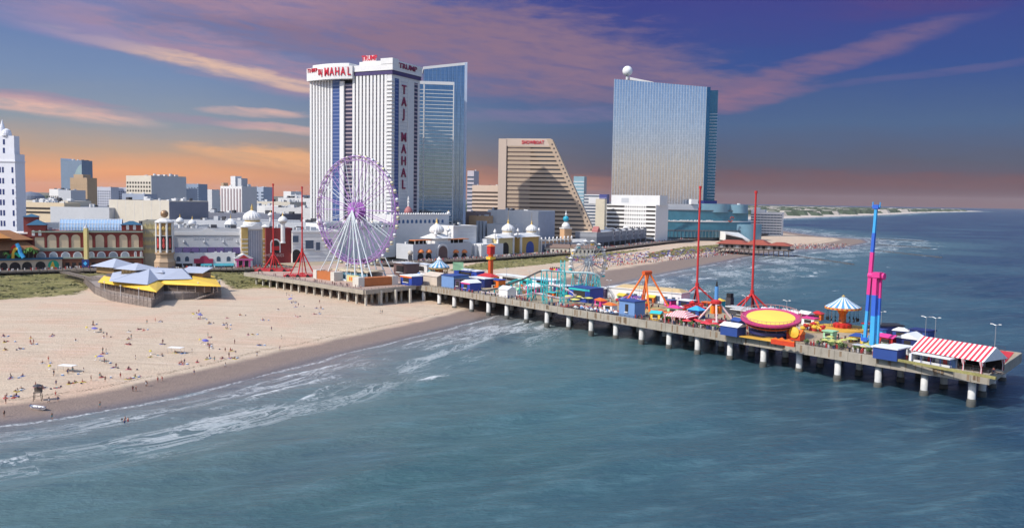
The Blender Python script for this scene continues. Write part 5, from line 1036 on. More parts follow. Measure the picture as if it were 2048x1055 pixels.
# ------------------------------------------------------------------ background city
def tower(name, label, cat, xa, xb, yt, Y, m, d=20, dY=None, nwin=0, band=0, base=4.0, group=None, col=None, side=None, sidem=None):
    dY = min(26, .3 * (xb - xa) / F * Y) if dY is None else dY
    B = bld(name, label, cat, xa, Y + dY, xb, Y, yt, d, base, group=group); body(B, m, parapet=.6)
    if band: bands(B, 'window_band', col or WIN, [4 + band * i for i in range(int(B.h / band) - 1)], band * .42, t=.15)
    if nwin: wins(B, 'window', col or WIN, lsp(B.w * .06, B.w * .94, nwin), [B.h - 4 - 4.4 * (i + 1) for i in range(int(B.h / 4.4) - 1)], B.w / nwin * .55, 2.2)
    if sidem: MB().box(B.w - .1, B.w + .3, 0, d, 0, B.h - .3).build('side_wall', sidem, B.root)  # side wall in a darker colour that stands for shade
    clutter(B, 5 if B.w < 40 else 12, int(xa * 7 + yt), s=.7 if B.w < 40 else 1.3)
    return B
B = tower('arc_glass_tower', 'tall blue-grey glass tower with a pale curved sweep on its face, far left', 'tower', 123, 165, 321, 1500, mat('grey_blue_glass', (.20, .26, .34), .3), 26)
pts = [(B.w * (.22 + .78 * (i / 10)), B.h * (.2 + .74 * math.sin(math.pi / 2 * i / 10))) for i in range(11)]; b = MB(); b.vprism(pts + [(B.w, B.h * .1), (B.w * .3, 0), (B.w * .1, 0)], -.3, .05); b.build('curved_sweep', mat('pale_green_glass', (.32, .42, .42), .3), B.root)
b = MB(); b.vprism([(0, B.h), (0, B.h + 4), (B.w * .4, B.h), ], 0, 24); b.build('raised_corner', mat('grey_blue_glass', (.2, .26, .34)), B.root)
B = tower('tan_hotel_tower', 'tan hotel tower in front of the tall blue-grey glass tower', 'tower', 141, 175, 356, 1120, mat('tan_brown', (.46, .32, .20), .8), 18, nwin=8, col=TAN); MB().box(B.w * .15, B.w * .7, 2, 16, B.h, B.h + 5).build('upper_tier', TAN, B.root)
tower('pale_condo', 'pale lilac-white flats right of the tan hotel tower', 'apartment block', 186, 222, 374, 1500, mat('lilac_white', (.52, .52, .58), .8), 20, nwin=8); tower('pale_condo', 'broad pale flats just left of the cream windowed slab', 'apartment block', 224, 254, 375, 1550, mat('lilac_white', (.52, .52, .58)), 20, nwin=7)
B = tower('windowed_slab', 'cream office slab with a grid of small dark windows and a blank flank greyed for shade', 'office block', 253, 303, 352, 930, CREAM, 44, dY=25, nwin=9, col=OPEN, sidem=GREYW)  # grey on the cream slab's right face is its shade, painted
tower('blue_grey_box', 'blue-grey low box in front of the cream windowed slab', 'building', 244, 289, 388, 880, mat('blue_grey_box_wall', (.34, .38, .46), .8), 20)
tower('grey_slab', 'plain blue-grey slab right of the cream windowed slab', 'building', 341, 371, 377, 1300, mat('blue_grey_wall', (.32, .36, .44), .8), 30); tower('grey_slab', 'far blue-grey stepped block on the orange skyline', 'building', 371, 397, 368, 1700, mat('far_blue_grey', (.26, .32, .42), .8), 30, nwin=5)
tower('far_flats', 'small pale far block right of the stepped skyline block', 'building', 397, 424, 379, 1900, LGREY, 30)
B = tower('striped_flats', 'white twin apartment tower with vertical stripes and a slim lift shaft on top', 'apartment tower', 441, 484, 373, 880, LW, 24, dY=10)
for i in range(7): MB().box(B.w * (.05 + .14 * i), B.w * (.11 + .14 * i), -.25, .1, 1, B.h - 2).build('window_strip', mat('pink_grey_strip', (.36, .28, .28), .6), B.root)
MB().box(B.w * .3, B.w * .52, 6, 16, B.h, B.f(455, 352, 6)[1]).build('lift_shaft', WHITE, B.root); MB().box(B.w * .5, B.w * .74, 8, 18, B.h, B.h + 9).build('plant_room', GREYW, B.root); MB().box(0, B.w * .12, 1, 8, B.h, B.h + 4).build('parapet_block', TAN, B.root)
B = tower('grey_flats', 'blue-grey flats with one white edge right of the striped twin tower', 'apartment block', 492, 527, 374, 1150, mat('mist_blue_wall', (.40, .45, .54), .8), 24, nwin=4); MB().box(0, B.w * .14, -.4, 6, 0, B.h + 4).build('white_edge', WHITE, B.root)
tower('cream_curved_hall', 'long cream hall with two dark window strips left of the brick arcade roof', 'building', 40, 136, 401, 800, CREAM, 30, band=0); B = tower('grey_tank_hall', 'white crenellated corner block beside the grey blank box', 'building', 99, 117, 379, 860, LW, 16, nwin=5, col=OPEN)
tower('grey_blank_box', 'grey blank box at the foot of the tan hotel tower', 'building', 117, 142, 381, 850, GREYW, 20)
p = A(56, 398, 900); dm = thing('grey_dome_hall', 'low grey dome with a white arched front beside the white stepped tower', 'dome', (p.x, p.y, 4)); zr_ = A(56, 398, 900).z - 4
MB().lathe([(14, 0), (14, zr_), (12.5, zr_ + 3.5), (8, zr_ + 6.5), (.1, zr_ + 8)], 3, 0, 24).build('dome', mat('dark_blue_grey', (.16, .18, .23), .6), dm); MB().arch(-14, -2, 0, zr_ + 8, -15, -13.4).build('arched_front', LW, dm); MB().box(6, 60, -8, 10, 0, zr_ + 1).build('side_hall', ROOFG, dm)
B = tower('cream_box_hall', 'huge blank cream box hall with a flank darkened for shade behind the poster tower', 'building', 218, 338, 400, 740, CREAM, 46, dY=30, sidem=mat('dusk_grey', (.20, .21, .26), .8)); MB().box(-9, 6, -3, 0.2, 0, B.h - 10).build('front_step', CREAM, B.root)  # shade of the right side painted as a dark grey wall
for k in range(6): MB().box(B.w * (k + 1) / 7 - .12, B.w * (k + 1) / 7 + .12, -.12, .1, 0, B.h).build('panel_joint', LW, B.root)
B = tower('grey_flat_hall', 'wide grey flat-roofed hall behind the glass vault', 'building', 100, 218, 414, 760, GREYW, 90); B = tower('low_grey_roofs', 'low grey roofed block between the brick arcade and the cream halls', 'building', 60, 330, 447, 655, LGREY, 60)
Cu = tower('curved_strip_hall', 'cream stepped block carrying dark ribbon windows beside the dome hall', 'building', 42, 128, 405, 775, CREAMW, 20); 
for y in (418, 426): z = Cu.f(80, y)[1]; MB().box(1, Cu.w * .8, -.3, .1, z, z + 1.6).build('ribbon_window', OPEN, Cu.root)
tower('podium_roof_hall', 'very long low grey-roofed casino podium behind the onion domes', 'building', 340, 640, 440, 700, GREYW, 60); tower('podium_upper_hall', 'grey upper podium block behind the long grey roofs', 'building', 378, 560, 425, 800, mat('dusk_grey', (.2, .21, .26)), 40)
for i, (a, c, y, Y_, m_) in enumerate(((496, 580, 403, 1050, CREAM), (530, 622, 415, 930, LGREY), (470, 560, 411, 1000, LW), (567, 582, 383, 1500, LW), (556, 622, 396, 1300, LGREY), (582, 604, 390, 1400, GREYW))):
    tower('flat_roof_hall', ['long cream hall with ribbon windows below the skyline', 'long pale grey roofed hall just left of the white twin-wing tower', 'off-white low hall right of the striped twin tower', 'small white water-tank block on the skyline', 'pale grey far hall touching the white twin-wing tower', 'mid grey far block near the tall red mast'][i], 'building', a, c, y, Y_, m_, 40, band=5 if i in (0, 2) else 0)
B = tower('banded_low_hotel', 'tan banded low hotel wing between the glass tower and the slab hotel', 'hotel', 944, 996, 371, 1010, TAND, 24, band=4.6, col=mat('recess_brown', (.07, .05, .045))); tower('pale_thin_tower', 'pale narrow tower tucked against the right edge of the glass tower', 'tower', 934, 947, 342, 1100, mat('pale_mauve', (.55, .50, .54), .8), 20, band=5); tower('mauve_low_block', 'mauve brown low block at the foot of the banded hotel wing', 'building', 928, 980, 424, 900, mat('mauve_brown', (.36, .26, .24), .8), 22)
tower('orange_low_block', 'low orange-tan wall below the banded hotel wing', 'building', 938, 978, 432, 885, PEACHW, 14)

# scattered far roofs and the tree belt on the skyline
vars_ = []
for i, (w, d, h) in enumerate(((14, 10, 6), (20, 14, 8), (10, 10, 9), (26, 16, 7), (16, 12, 12), (34, 18, 9))):
    b = MB(); b.box(-w / 2, w / 2, -d / 2, d / 2, 0, h)
    if i % 2: b.gable(-w / 2, w / 2, -d / 2, d / 2, h, h + 3.5, 1, .6)
    else: b.box(-w / 2 + 1, w / 2 - 3, -d / 2 + 1, d / 2 - 1, h, h + .5, 1); b.box(0, 3, 0, 3, h + .5, h + 2.4, 0)
    for k in range(max(2, int(w / 4))): b.box(-w / 2 + 1.5 + k * 4, -w / 2 + 3.3 + k * 4, -d / 2 - .1, -d / 2 + .05, h * .45, h * .75, 2)
    for wm, rm in ((LW, ROOFG), (CREAM, mat('brown_shingle', (.22, .15, .12), .9)), (LGREY, mat('pale_roof', (.5, .5, .5), .9))): vars_.append(b.mesh('low_house', [wm, rm, OPEN]))
q = random.Random(11); n_ = 0
while n_ < 190:
    px = q.uniform(-60, 640) if n_ < 160 else q.uniform(920, 1240); Y_ = 820 * (3.4 ** q.random()); p = A(px, hor(px), Y_)
    if q.random() < .0: continue
    o = link('low_house', q.choice(vars_), None, (p.x, p.y, 3.2), q.uniform(-.3, .3)); n_ += 1
    tag(o, 'small low house among the distant roofs behind the casinos', 'house', 'distant low roofs')
TREEF = mat('far_tree_green', (.075, .10, .065), .9, var=.4, scale=.03)
b = MB(); q = random.Random(5)
for i in range(2600):
    px = q.uniform(-80, 1250); Y_ = 1500 * (4.5 ** q.random()); p = A(px, hor(px), Y_); r = q.uniform(5, 10) * (Y_ / 2500) ** .5; h = r * q.uniform(.7, 1.2)
    n5 = 5; a0 = q.random() * 6
    b.hull([(p.x + r * math.cos(a0 + k * 1.257), p.y + r * math.sin(a0 + k * 1.257), 2) for k in range(5)], [(p.x + r * .55 * math.cos(a0 + k * 1.257) + q.uniform(-1, 1), p.y + r * .55 * math.sin(a0 + k * 1.257), 2 + h + q.uniform(-1, 1)) for k in range(5)])
tag(b.build('far_woods', TREEF), 'dark green belt of far trees below the orange skyline', 'trees', None, 'stuff')
b = MB(); q = random.Random(9)
for i in range(2200):
    t_ = q.random(); px = 1440 + 520 * t_; Y_ = q.uniform(3400, 8500); p = A(px, hor(px), Y_)
    if p.x < 700: continue
    if sdist(np.array([p.x]), np.array([p.y]))[0][0] < 90: continue
    r = q.uniform(10, 28); h = q.uniform(6, 15); a0 = q.random() * 6
    b.hull([(p.x + r * 2.2 * math.cos(a0 + k * 1.257), p.y + r * math.sin(a0 + k * 1.257), 2) for k in range(5)], [(p.x + r * 1.3 * math.cos(a0 + k * 1.257), p.y + r * .6 * math.sin(a0 + k * 1.257), 10 + h) for k in range(5)], 0 if q.random() < .72 else 1)
tag(b.build('island_scrub', [TREEF, mat('island_roofs', (.42, .38, .34), .9)]), 'low dark scrub covering the far spit across the inlet', 'scrub', None, 'stuff')

clutter(Wb, 9, 31); clutter(Pk, 8, 32, 34); clutter(Cb, 8, 33, 8); clutter(Vi, 10, 34, 4); clutter(Bc, 1, 35, z=Bc.f(1350, 408)[1])
for i in range(20):
    qq = random.Random(i + 90); u = qq.uniform(bu(1330), bu(1490)); v = qq.uniform(8, 26); MB().box(u, u + qq.uniform(1.5, 5), v, v + qq.uniform(1.5, 4), bz(1420, 420), bz(1420, 420) + qq.uniform(1, 3)).build('roof_unit', (LGREY, GREYW, DKGREY)[i % 3], Bc.root)
# ------------------------------------------------------------------ giant wheel
def PP(px, py): return P(px, py, DZ)
Z3 = Vector((0, 0, 1))
def wheel(name, label, c, R_, e, a, ncab, cabm, rimm, spokem, hubm, nsp, gap, legs, legm, lr, tr, cab, cables=None):
    t = thing(name, label, 'ferris wheel', (c.x, c.y, DZ)); o = Vector((0, 0, c.z - DZ)); e = e.normalized(); a = a.normalized()
    pt = lambda th, r, s: o + e * (r * math.cos(th)) + Z3 * (r * math.sin(th)) + a * s
    for s in (-gap, gap):
        b = MB(); b.ring(o + a * s, R_, tr, e, Z3, 72, 5); b.ring(o + a * s, R_ * .93, tr * .7, e, Z3, 60, 4); b.build('rim', rimm, t)
    b = MB(); n = ncab * 2
    for i in range(n):
        t0, t1 = 2 * math.pi * i / n, 2 * math.pi * (i + 1) / n
        b.tube(pt(t0, R_, -gap), pt(t0, R_, gap), tr * .5, 4); b.tube(pt(t0, R_ * .93, -gap), pt(t1, R_, -gap), tr * .45, 4); b.tube(pt(t0, R_, gap), pt(t1, R_ * .93, gap), tr * .45, 4); b.tube(pt(t0, R_, -gap), pt(t1, R_, gap), tr * .4, 4)
    b.build('rim_lattice', rimm, t)
    for i in range(nsp):
        th = 2 * math.pi * i / nsp; b = MB()
        for s in (-gap, gap): b.tube(pt(th + (.05 if s > 0 else -.05), R_ * .02, s * 1.9), pt(th, R_ * .94, s), tr * .72, 4)
        b.build('spoke', spokem[i % len(spokem)], t)
    if cables:
        for k, rr in enumerate(cables): MB().ring(o, R_ * rr, tr * .35, e, Z3, 48, 4).build('inner_ring', spokem[k % len(spokem)], t)
    hb = MB().tube(o - a * gap * 2.3, o + a * gap * 2.3, R_ * .055, 16).tube(o - a * gap * 1.7, o - a * gap * 1.5, R_ * .15, 24).tube(o + a * gap * 1.5, o + a * gap * 1.7, R_ * .15, 24)
    for i in range(24):
        th = 2 * math.pi * i / 24
        for s in (-1.6, 1.6): hb.tube(pt(th, R_ * .14, gap * s), pt(th, R_ * .2, gap * s * .95), tr * .6, 4)
    hb.build('hub', hubm, t)
    cm_ = [cab(k) for k in range(3)]
    for i in range(ncab):
        th = 2 * math.pi * (i + .5) / ncab; p = pt(th, R_ * 1.03, 0); link('cabin', cm_[i % 3], t, (p.x, p.y, p.z), math.atan2(e.y, e.x))
    for s, ee, lr_ in legs:
        p = o + a * (gap * 2.2 * (1 if s > 0 else -1)); MB().tube(p, e * ee + a * s + Z3 * .1, lr * lr_, 8, 0, lr * lr_ * 1.15).build('leg', legm, t)
    return t, o, e, a
cabs = [mat('pale_yellow_cabin', (.72, .66, .40), .4), mat('white_cabin', (.78, .78, .8), .35), mat('grey_cabin_glass', (.24, .27, .32), .2)]
def gcab(k):
    b = MB(); b.lathe([(.3, -2.3), (.95, -2.0), (1.0, -.9), (.85, -.3), (.3, 0)], 0, 0, 10, m=0); b.lathe([(1.02, -1.6), (1.02, -.9)], 0, 0, 10, m=1); b.tube((0, -.6, .1), (0, .6, .1), .12, 4, 1); return b.mesh('cabin', [cabs[k % 2], cabs[2]], True)
Yw = 484; cw = A(713, 420, Yw); rw = 107 / F * Yw * 1.0
we = Vector((.83, -.56, 0)); wa = Vector((.56, .83, 0))
LEGW = mat('leg_white', (.62, .68, .70), .45); PURL = mat('pale_purple', (.50, .34, .60), .45); PURB = mat('bright_purple', (.38, .14, .48), .45)
legs = [(s, x, k) for s in (-9.5, 9.5) for x, k in ((-15, 1), (-8.5, .85), (8.5, .85), (15, 1), (1.5, .5))] + [(-10, -22, .6), (-10, 23, .6), (10, 22, .6)]
LAV = mat('lavender_paint', (.42, .23, .53), .45)
WT, wo, we, wa = wheel('giant_wheel', 'giant purple observation wheel on white splayed legs at the landward end of the pier', cw, rw, we, wa, 40, None, LAV, [PURL, LEGW, LAV], PURB, 24, 1.5, legs, LEGW, .42, .22, gcab, (.35, .55, .75))
def wl(u, v, z=0.0): return Vector((cw.x, cw.y, DZ)) + we * u + wa * v + Vector((0, 0, z))
wr = math.atan2(we.y, we.x); OPAN = mat('rust_orange_panel', (.46, .15, .045), .7, var=.15); CBL = mat('cream_block', (.60, .57, .50), .8)
def footing(pxl, pyl, pxr, pyr, label):
    p = PP(pxl, pyl); q = PP(pxr, pyr); d = (q - p); L = d.length; t = thing('wheel_footing', label, 'footing', p, math.atan2(d.y, d.x), 'ballast blocks of the giant wheel')
    for x0, x1 in ((0, 3.6), (L - 3.6, L)): MB().box(x0, x1, 0, 6, 0.03, 5.0).build('block', CBL, t)
    MB().box(3.6, L - 3.6, .4, 5.6, 0.03, 4.6).build('orange_panel', OPAN, t)
footing(717, 574, 796, 569, 'long cream and rust-orange ballast block at the right foot of the giant wheel'); footing(626, 556, 668, 562, 'shorter cream and rust-orange ballast block at the left foot of the giant wheel')
bs = thing('boarding_station', 'glazed boarding station with a cream flat canopy under the giant wheel', 'station', wl(0, 0), wr)
MB().box(-15, 16, -7.5, 6.5, 5.4, 6.1).build('canopy', mat('cream_canopy', (.62, .52, .36), .7), bs)
for i in range(8): MB().box(-14 + 4.1 * i, -13.7 + 4.1 * i, -7, -6.7, .05, 5.4).build('post', LEGW, bs)
MB().box(-6, 15, -6.4, -6.2, .05, 4.8).build('glass_wall', mat('aqua_glass', (.14, .30, .40), .15, spec=.8), bs); MB().box(-14, 15, 5.6, 6, .05, 4.8).build('rear_wall', LW, bs); MB().hull([(-14, -9, .05), (2, -9, .05), (2, -7.8, .05), (-14, -7.8, .05)], [(-14, -9, 3.4), (2, -9, .3), (2, -7.8, .3), (-14, -7.8, 3.4)]).build('ramp', LEGW, bs)
yb = MB().box(2, 11, -9.6, -8.6, .05, 3.6).build('ticket_wall', mat('lemon_panel', (.62, .56, .26), .6), bs)
for k in range(4): MB().box(4 + k * 1.4, 4.8 + k * 1.4, -9.75, -9.55, .6, 2.6).build('orange_figure', ORANGE, yb)

# ------------------------------------------------------------------ red slingshot masts
def mast(label, px, pbase, ptop, spread, hf=0.0, pfork=None, n=4, base=None, r=.5):
    p = PP(px, pbase); t = thing('red_mast', label, 'mast', p, 0); zt = A(px + (0 if px < 900 else 8), ptop, p.y).z - DZ; zf = A(px, pfork, p.y).z - DZ
    MB().tube((0, 0, zf - 2), (0, 0, zt), r, 8, 0, r * .8).tube((0, 0, zt), (0, 0, zt + 1.2), r * 1.3, 8).build('pole', RED, t)
    for i in range(n):
        a_ = prz + math.pi / 4 + i * 2 * math.pi / n; MB().tube((0, 0, zf), (spread * math.cos(a_), spread * math.sin(a_), .1), r * .85, 8).build('leg', RED, t)
    MB().tube((0, 0, zf - 1), (0, 0, zf + 1.4), r * 1.7, 8).build('collar', RED, t)
    MB().box(-1.2, 1.2, -1.2, 1.2, 0.03, 1.2).tube((0, 0, 1), (0, 0, zf), r * .55, 6).build('foot', RED, t); return t
mast('left red launch mast behind the giant wheel platform', 547, 541, 371, 7, pfork=507, n=4, r=.45); mast('red launch mast just left of the giant wheel', 604.5, 549, 377, 7.5, pfork=501, n=4, r=.45)
mast('taller red launch mast by the striped tent in the middle of the pier', 1393, 606, 377, 9.5, pfork=571, n=4, r=.52); mast('red launch mast standing behind the pink and yellow round ride', 1503, 622, 387, 8.5, pfork=586, n=5, r=.52)
def redplat(label, pxl, pxr, py, seed):
    p = PP((pxl + pxr) / 2, py); w = (pxr - pxl) * p.y / F; t = thing('launch_platform', label, 'platform', p, .1)
    MB().box(-w / 2, w / 2, -5, 5, .03, .9).build('deck', RED, t); q = random.Random(seed)
    for i in range(7): MB().tube((-w / 2 + w * i / 6, -5, .9), (-w / 2 + w * i / 6, -5, 2.2), .12, 4).build('post', RED, t)
    MB().tube((-w / 2, -5, 2.2), (w / 2, -5, 2.2), .12, 4).build('rail', RED, t)
    for i in range(3): MB().tube((-w * .35 + w * .35 * i, -6.2, .6), (-w * .35 + w * .35 * i, -5.2, .6), .9, 12).build('winch_wheel', BLACK, t)
redplat('red launch platform around the left red mast', 513, 581, 541, 1); redplat('red launch platform left of the wheel ballast blocks', 570, 626, 552, 2)

# ------------------------------------------------------------------ pier stalls, booths, tents
def stall(label, px, py, w, d, h, wm, rm, roof='flat', rz=None, front=None, cat='booth', name='booth', rh=1.6, over=.4, openf=.55, extra=None):
    p = PP(px, py); t = thing(name, label, cat, p, prz if rz is None else rz)
    MB().box(-w / 2, w / 2, 0, d, .03, h).build('wall', wm, t)
    b = MB()
    if roof == 'flat': b.box(-w / 2 - over, w / 2 + over, -over, d + over, h, h + .35)
    elif roof == 'gable': b.gable(-w / 2, w / 2, 0, d, h, h + rh, 0, over)
    elif roof == 'gable_y': b.gable(0, d, -w / 2, w / 2, h, h + rh, 0, over).xf(Matrix.Rotation(math.pi / 2, 4, 'Z'))
    else: b.hip(-w / 2, w / 2, 0, d, h, h + rh, 0, over)
    b.build('roof', rm, t)
    if openf: MB().box(-w / 2 * openf, w / 2 * openf, -.12, .1, h * .35, h * .82).build('counter_opening', OPEN, t); MB().box(-w / 2 * openf, w / 2 * openf, -.6, .0, h * .3, h * .35).build('counter', LW, t)
    if front: MB().box(-w / 2, w / 2, -.25, .1, h * .84, h * 1.0).build('fascia_sign', front, t)
    return t
WROOF = mat('white_sheet_roof', (.76, .77, .78), .6, var=.05); BBLUE = mat('mid_blue_wall', (.16, .28, .52), .6); RST = stripes('red_white_canvas', (.62, .03, .06), (.78, .76, .74), 1.5, 0, .5)
stall('navy cabin with a white roof and a window, second cabin from the outer striped tent', 1814, 697, 7.5, 6, 3.4, NAVY, WROOF, 'gable_y', openf=.3, rh=2.0)
stall('dark blue long cabin with a pale sign behind the tall blue ride', 1779, 671, 10, 5.5, 3.6, NAVY, mat('black_roof', (.03, .03, .04), .8), 'flat', rz=prz + .9, openf=0, front=None)
stall('blue cabin by the far railing behind the outer striped tent', 1838, 680, 7, 5, 3.4, BLUE, NAVY, 'flat', openf=.3)
stall('blue kiosk with a flat white roof at the near railing beside the tall blue ride', 1769, 719, 7.6, 6, 3.6, BLUE, WROOF, 'flat', openf=0); stall('low white-roofed snack counter behind the near-railing blue kiosk', 1796, 708, 6, 4, 2.4, GREYW, WROOF, 'flat')
stall('blue hut with a white gabled roof left of the pink and yellow round ride', 1457, 671, 7.2, 5.4, 3.4, BLUE, WROOF, 'gable', openf=0, rh=1.2)
stall('tall mid-blue box cabin at the near railing beyond the kart strip', 1253, 634, 8.5, 6.5, 6.6, BBLUE, BLUE, 'flat', openf=.2)
stall('beige tented box left of the light blue box on the inner pier', 860, 570, 13, 9, 5, mat('beige_canvas', (.56, .47, .38), .8), mat('beige_canvas', (.56, .47, .38), .8), 'gable', openf=0, rh=2)
stall('light blue box stall on the near edge of the inner pier', 895, 575, 11, 10, 6.4, BBLUE, BLUE, 'flat', openf=0); stall('small dark violet booth squeezed beside the light blue box stall', 915, 578, 4, 5, 5, mat('dark_violet', (.09, .06, .12), .7), DKGREY, 'flat')
stall('deep blue cabin with a white gable and pink sign on the inner pier', 931, 581, 7.5, 7, 4.2, mat('royal_blue', (.03, .07, .36), .5), WROOF, 'gable_y', front=PINKM, openf=.4); stall('long navy shed with a thin white roof behind the deep blue cabin', 953, 573, 14, 6, 4.6, NAVY, WROOF, 'flat')
stall('orange and blue painted booth beside the wheel ballast block', 812, 570, 11, 7, 5, mat('royal_blue', (.03, .07, .36)), WROOF, 'flat', front=ORANGE, openf=.5); stall('dark navy booth right of the orange and blue painted booth', 833, 566, 6, 6, 4.6, NAVY, LW, 'flat')
stall('white box stall behind the orange and blue painted booth', 841, 548, 14, 7, 6, LW, WROOF, 'flat'); stall('long blue stall with a white flat roof behind the inner carousel', 930, 557, 22, 6, 5, mat('royal_blue', (.03, .07, .36)), WROOF, 'flat')
stall('dark brown open entrance hall right of the white casino block', 800, 553, 14, 9, 8, mat('brown_entrance', (.16, .1, .09)), LGREY, 'flat')
stall('white latticed ticket box at the near edge below the coaster climb', 1006, 594, 6.5, 5.5, 3.8, LW, WROOF, 'gable', openf=0)
stall('blue fun house with a teal front among the coaster legs', 1158, 603, 14, 9, 6.4, mat('royal_blue', (.03, .07, .36)), BLUE, 'flat', front=TEAL); stall('small teal ticket booth right of the blue fun house', 1172, 602, 4.2, 3.6, 4, TEAL, TEAL, 'hip', openf=.4)
stall('long white stall row at the far edge behind the coaster', 1020, 566, 24, 6, 4, LW, WROOF, 'flat'); stall('second white stall row at the far edge near the coaster tower', 1085, 573, 18, 6, 4, LW, WROOF, 'flat', front=BBLUE); stall('navy and orange stall under the coaster high track', 1120, 588, 10, 5, 4.2, NAVY, WROOF, 'flat', front=ORANGE)
stall('pink and white candy stall under the coaster first drop', 1062, 588, 8, 5, 4, PINKM, LW, 'hip'); stall('yellow and red game stall behind the long navy shed', 968, 568, 12, 6, 4.4, YELLOW, RED, 'hip', front=RED)
stall('red and orange game stall left of the coaster climb', 985, 574, 10, 5, 4, ORANGE, mat('royal_blue', (.03, .07, .36)), 'flat'); stall('dark booth left of the long white hall', 1201, 595, 7, 5, 4.6, mat('dark_violet', (.09, .06, .12)), LW, 'flat')
stall('blue ticket booth beside the middle striped tent', 1386, 637, 5.5, 4.5, 3.6, BLUE, LBLUE, 'hip', openf=.4); stall('blue booth with a white roof under the taller red launch mast', 1367, 618, 6, 4.5, 3.8, NAVY, WROOF, 'flat', openf=.5)
for k, (x, y) in enumerate(((1478, 628), (1488, 634))): stall(['black and white roofed long queue shelter left of the round ride', 'second queue shelter with a white roof beside the round ride'][k], x, y, 13, 4, 2.6, DKGREY, stripes('black_white_roof', (.03, .03, .03), (.75, .75, .75), 2.2, 1, .4), 'flat')
p = PP(1459, 618); t = thing('speaker_tower', 'black lattice loudspeaker tower near the far railing behind the round ride', 'tower', p, prz)
MB().box(-1.3, 1.3, -1.3, 1.3, .03, 5.2).build('base', DKGREY, t); MB().box(-1.1, 1.1, -1.1, 1.1, 5.2, 7.2).build('top_box', BLACK, t)
# long white hall by the far edge
p0 = PP(1213, 596); p1 = PP(1362, 611); HB = Bd('long_white_hall', 'long white hall with small dark windows and tan roof at the far pier edge', 'hall', p0, p1, DZ + 5.4, 9, DZ)
MB().box(0, HB.w, 0, 9, .03, 5.4).build('wall', LW, HB.root); MB().box(-.4, HB.w + .4, -.4, 9.4, 5.4, 5.8).build('roof_edge', WHITE, HB.root); MB().hip(4, HB.w, 0.3, 8.7, 5.8, 7.2, 0, 0, 3).build('roof', mat('straw_roof', (.52, .38, .20), .85, var=.2, scale=.6), HB.root)
for i in range(7): MB().box(HB.w * (.28 + .1 * i), HB.w * (.325 + .1 * i), -.15, .1, 1.2, 3.6).build('window', WIN, HB.root)
# end striped tent with snack front
tL, tR = PP(1822, 722), PP(1964, 748)
ET = Bd('striped_tent', 'large red and white striped tent at the outer end of the pier', 'tent', tL, tR, DZ + 4, 12, DZ); w = ET.w
b = MB(); b.gable(0, w, 0, 12, 3.6, 7.4, 0, .5); b.build('roof', RST, ET.root)
for x in (0.3, w * .74, w - .4):
    for y in (.2, 11.8):
        b = MB(); b.lathe([(.28, .03), (.2, 1.6), (.75, 3.6)], x, y, 8); b.build('draped_post', stripes('red_white_drape', (.62, .03, .06), (.78, .76, .74), .4, 0, .5), ET.root)
b = MB(); b.box(0, w, 11.7, 11.85, .05, 3.6); b.build('rear_wall', OPEN, ET.root); MB().vprism([(0, 3.6), (12, 3.6), (6, 7.2)], -.06, .06).xf(Matrix.Translation((w - .1, 0, 0)) @ Matrix.Rotation(math.pi / 2, 4, 'Z')).build('gable_end', stripes('grey_white_gable', (.3, .32, .42), (.7, .7, .72), 1.2, 1, .5), ET.root)
sn = thing('snack_trailer', 'white-roofed snack counter in front of the outer striped tent', 'snack bar', ET.L + ET.xd * (w * .08) - ET.yd * 1.5, math.atan2(ET.xd.y, ET.xd.x)); w2 = w * .56
MB().box(0, w2, -1.4, 3, 3.0, 3.3).build('roof', WROOF, sn); MB().box(0, w2, 2.2, 2.6, .05, 3).build('rear_wall', mat('grey_blue_panel', (.25, .30, .38), .7), sn); MB().box(-.8, 0, -1.2, 2.6, .05, 2.9).build('end_wall', LW, sn); MB().box(.3, w2 - .3, -.6, .2, .05, 1.1).build('counter', LGREY, sn)
for i, c_ in enumerate((LW, RED, LW, mat('coral_print', (.62, .08, .07)), BBLUE)): MB().box(.8 + i * w2 / 5, 2.0 + i * w2 / 5, 2.0, 2.19, .3, 2.6).build('fridge', c_, sn)
for i in range(5): MB().box(w2 * i / 4.05, w2 * i / 4.05 + .14, -1.2, -1.06, .05, 3).build('post', BLUE, sn)
fence_m = mat('planter_olive', (.30, .27, .10), .9, var=.5, scale=1.4)
b = MB(); L_ = (ET.w + 6); b.box(-5, L_, -4.2, -3.5, .05, .8); o = b.build('planter', fence_m, None, loc=ET.L, rz=math.atan2(ET.xd.y, ET.xd.x)); tag(o, 'long low planter box between the outer striped tent and the near railing', 'planter')
# middle striped tent
p = PP(1352, 648); MT = thing('striped_tent', 'small square red and white striped tent at the near railing mid-pier', 'tent', p, prz + .15)
MB().hip(-5, 5, 0, 8, 2.9, 5.0, 0, .5, 3.6).build('roof', stripes('red_white_canvas_fine', (.62, .03, .06), (.78, .76, .74), 1.0, 0, .5), MT)
for x in (-5, -1.7, 1.7, 5):
    for y in (0, 8): MB().lathe([(.22, .03), (.16, 1.4), (.6, 3)], x, y, 8).build('draped_post', stripes('red_white_drape', (.62, .03, .06), (.78, .76, .74), .4, 0, .5), MT)
MB().box(-4.8, 4.8, 7.5, 7.7, .05, 2.8).build('rear_wall', OPEN, MT)

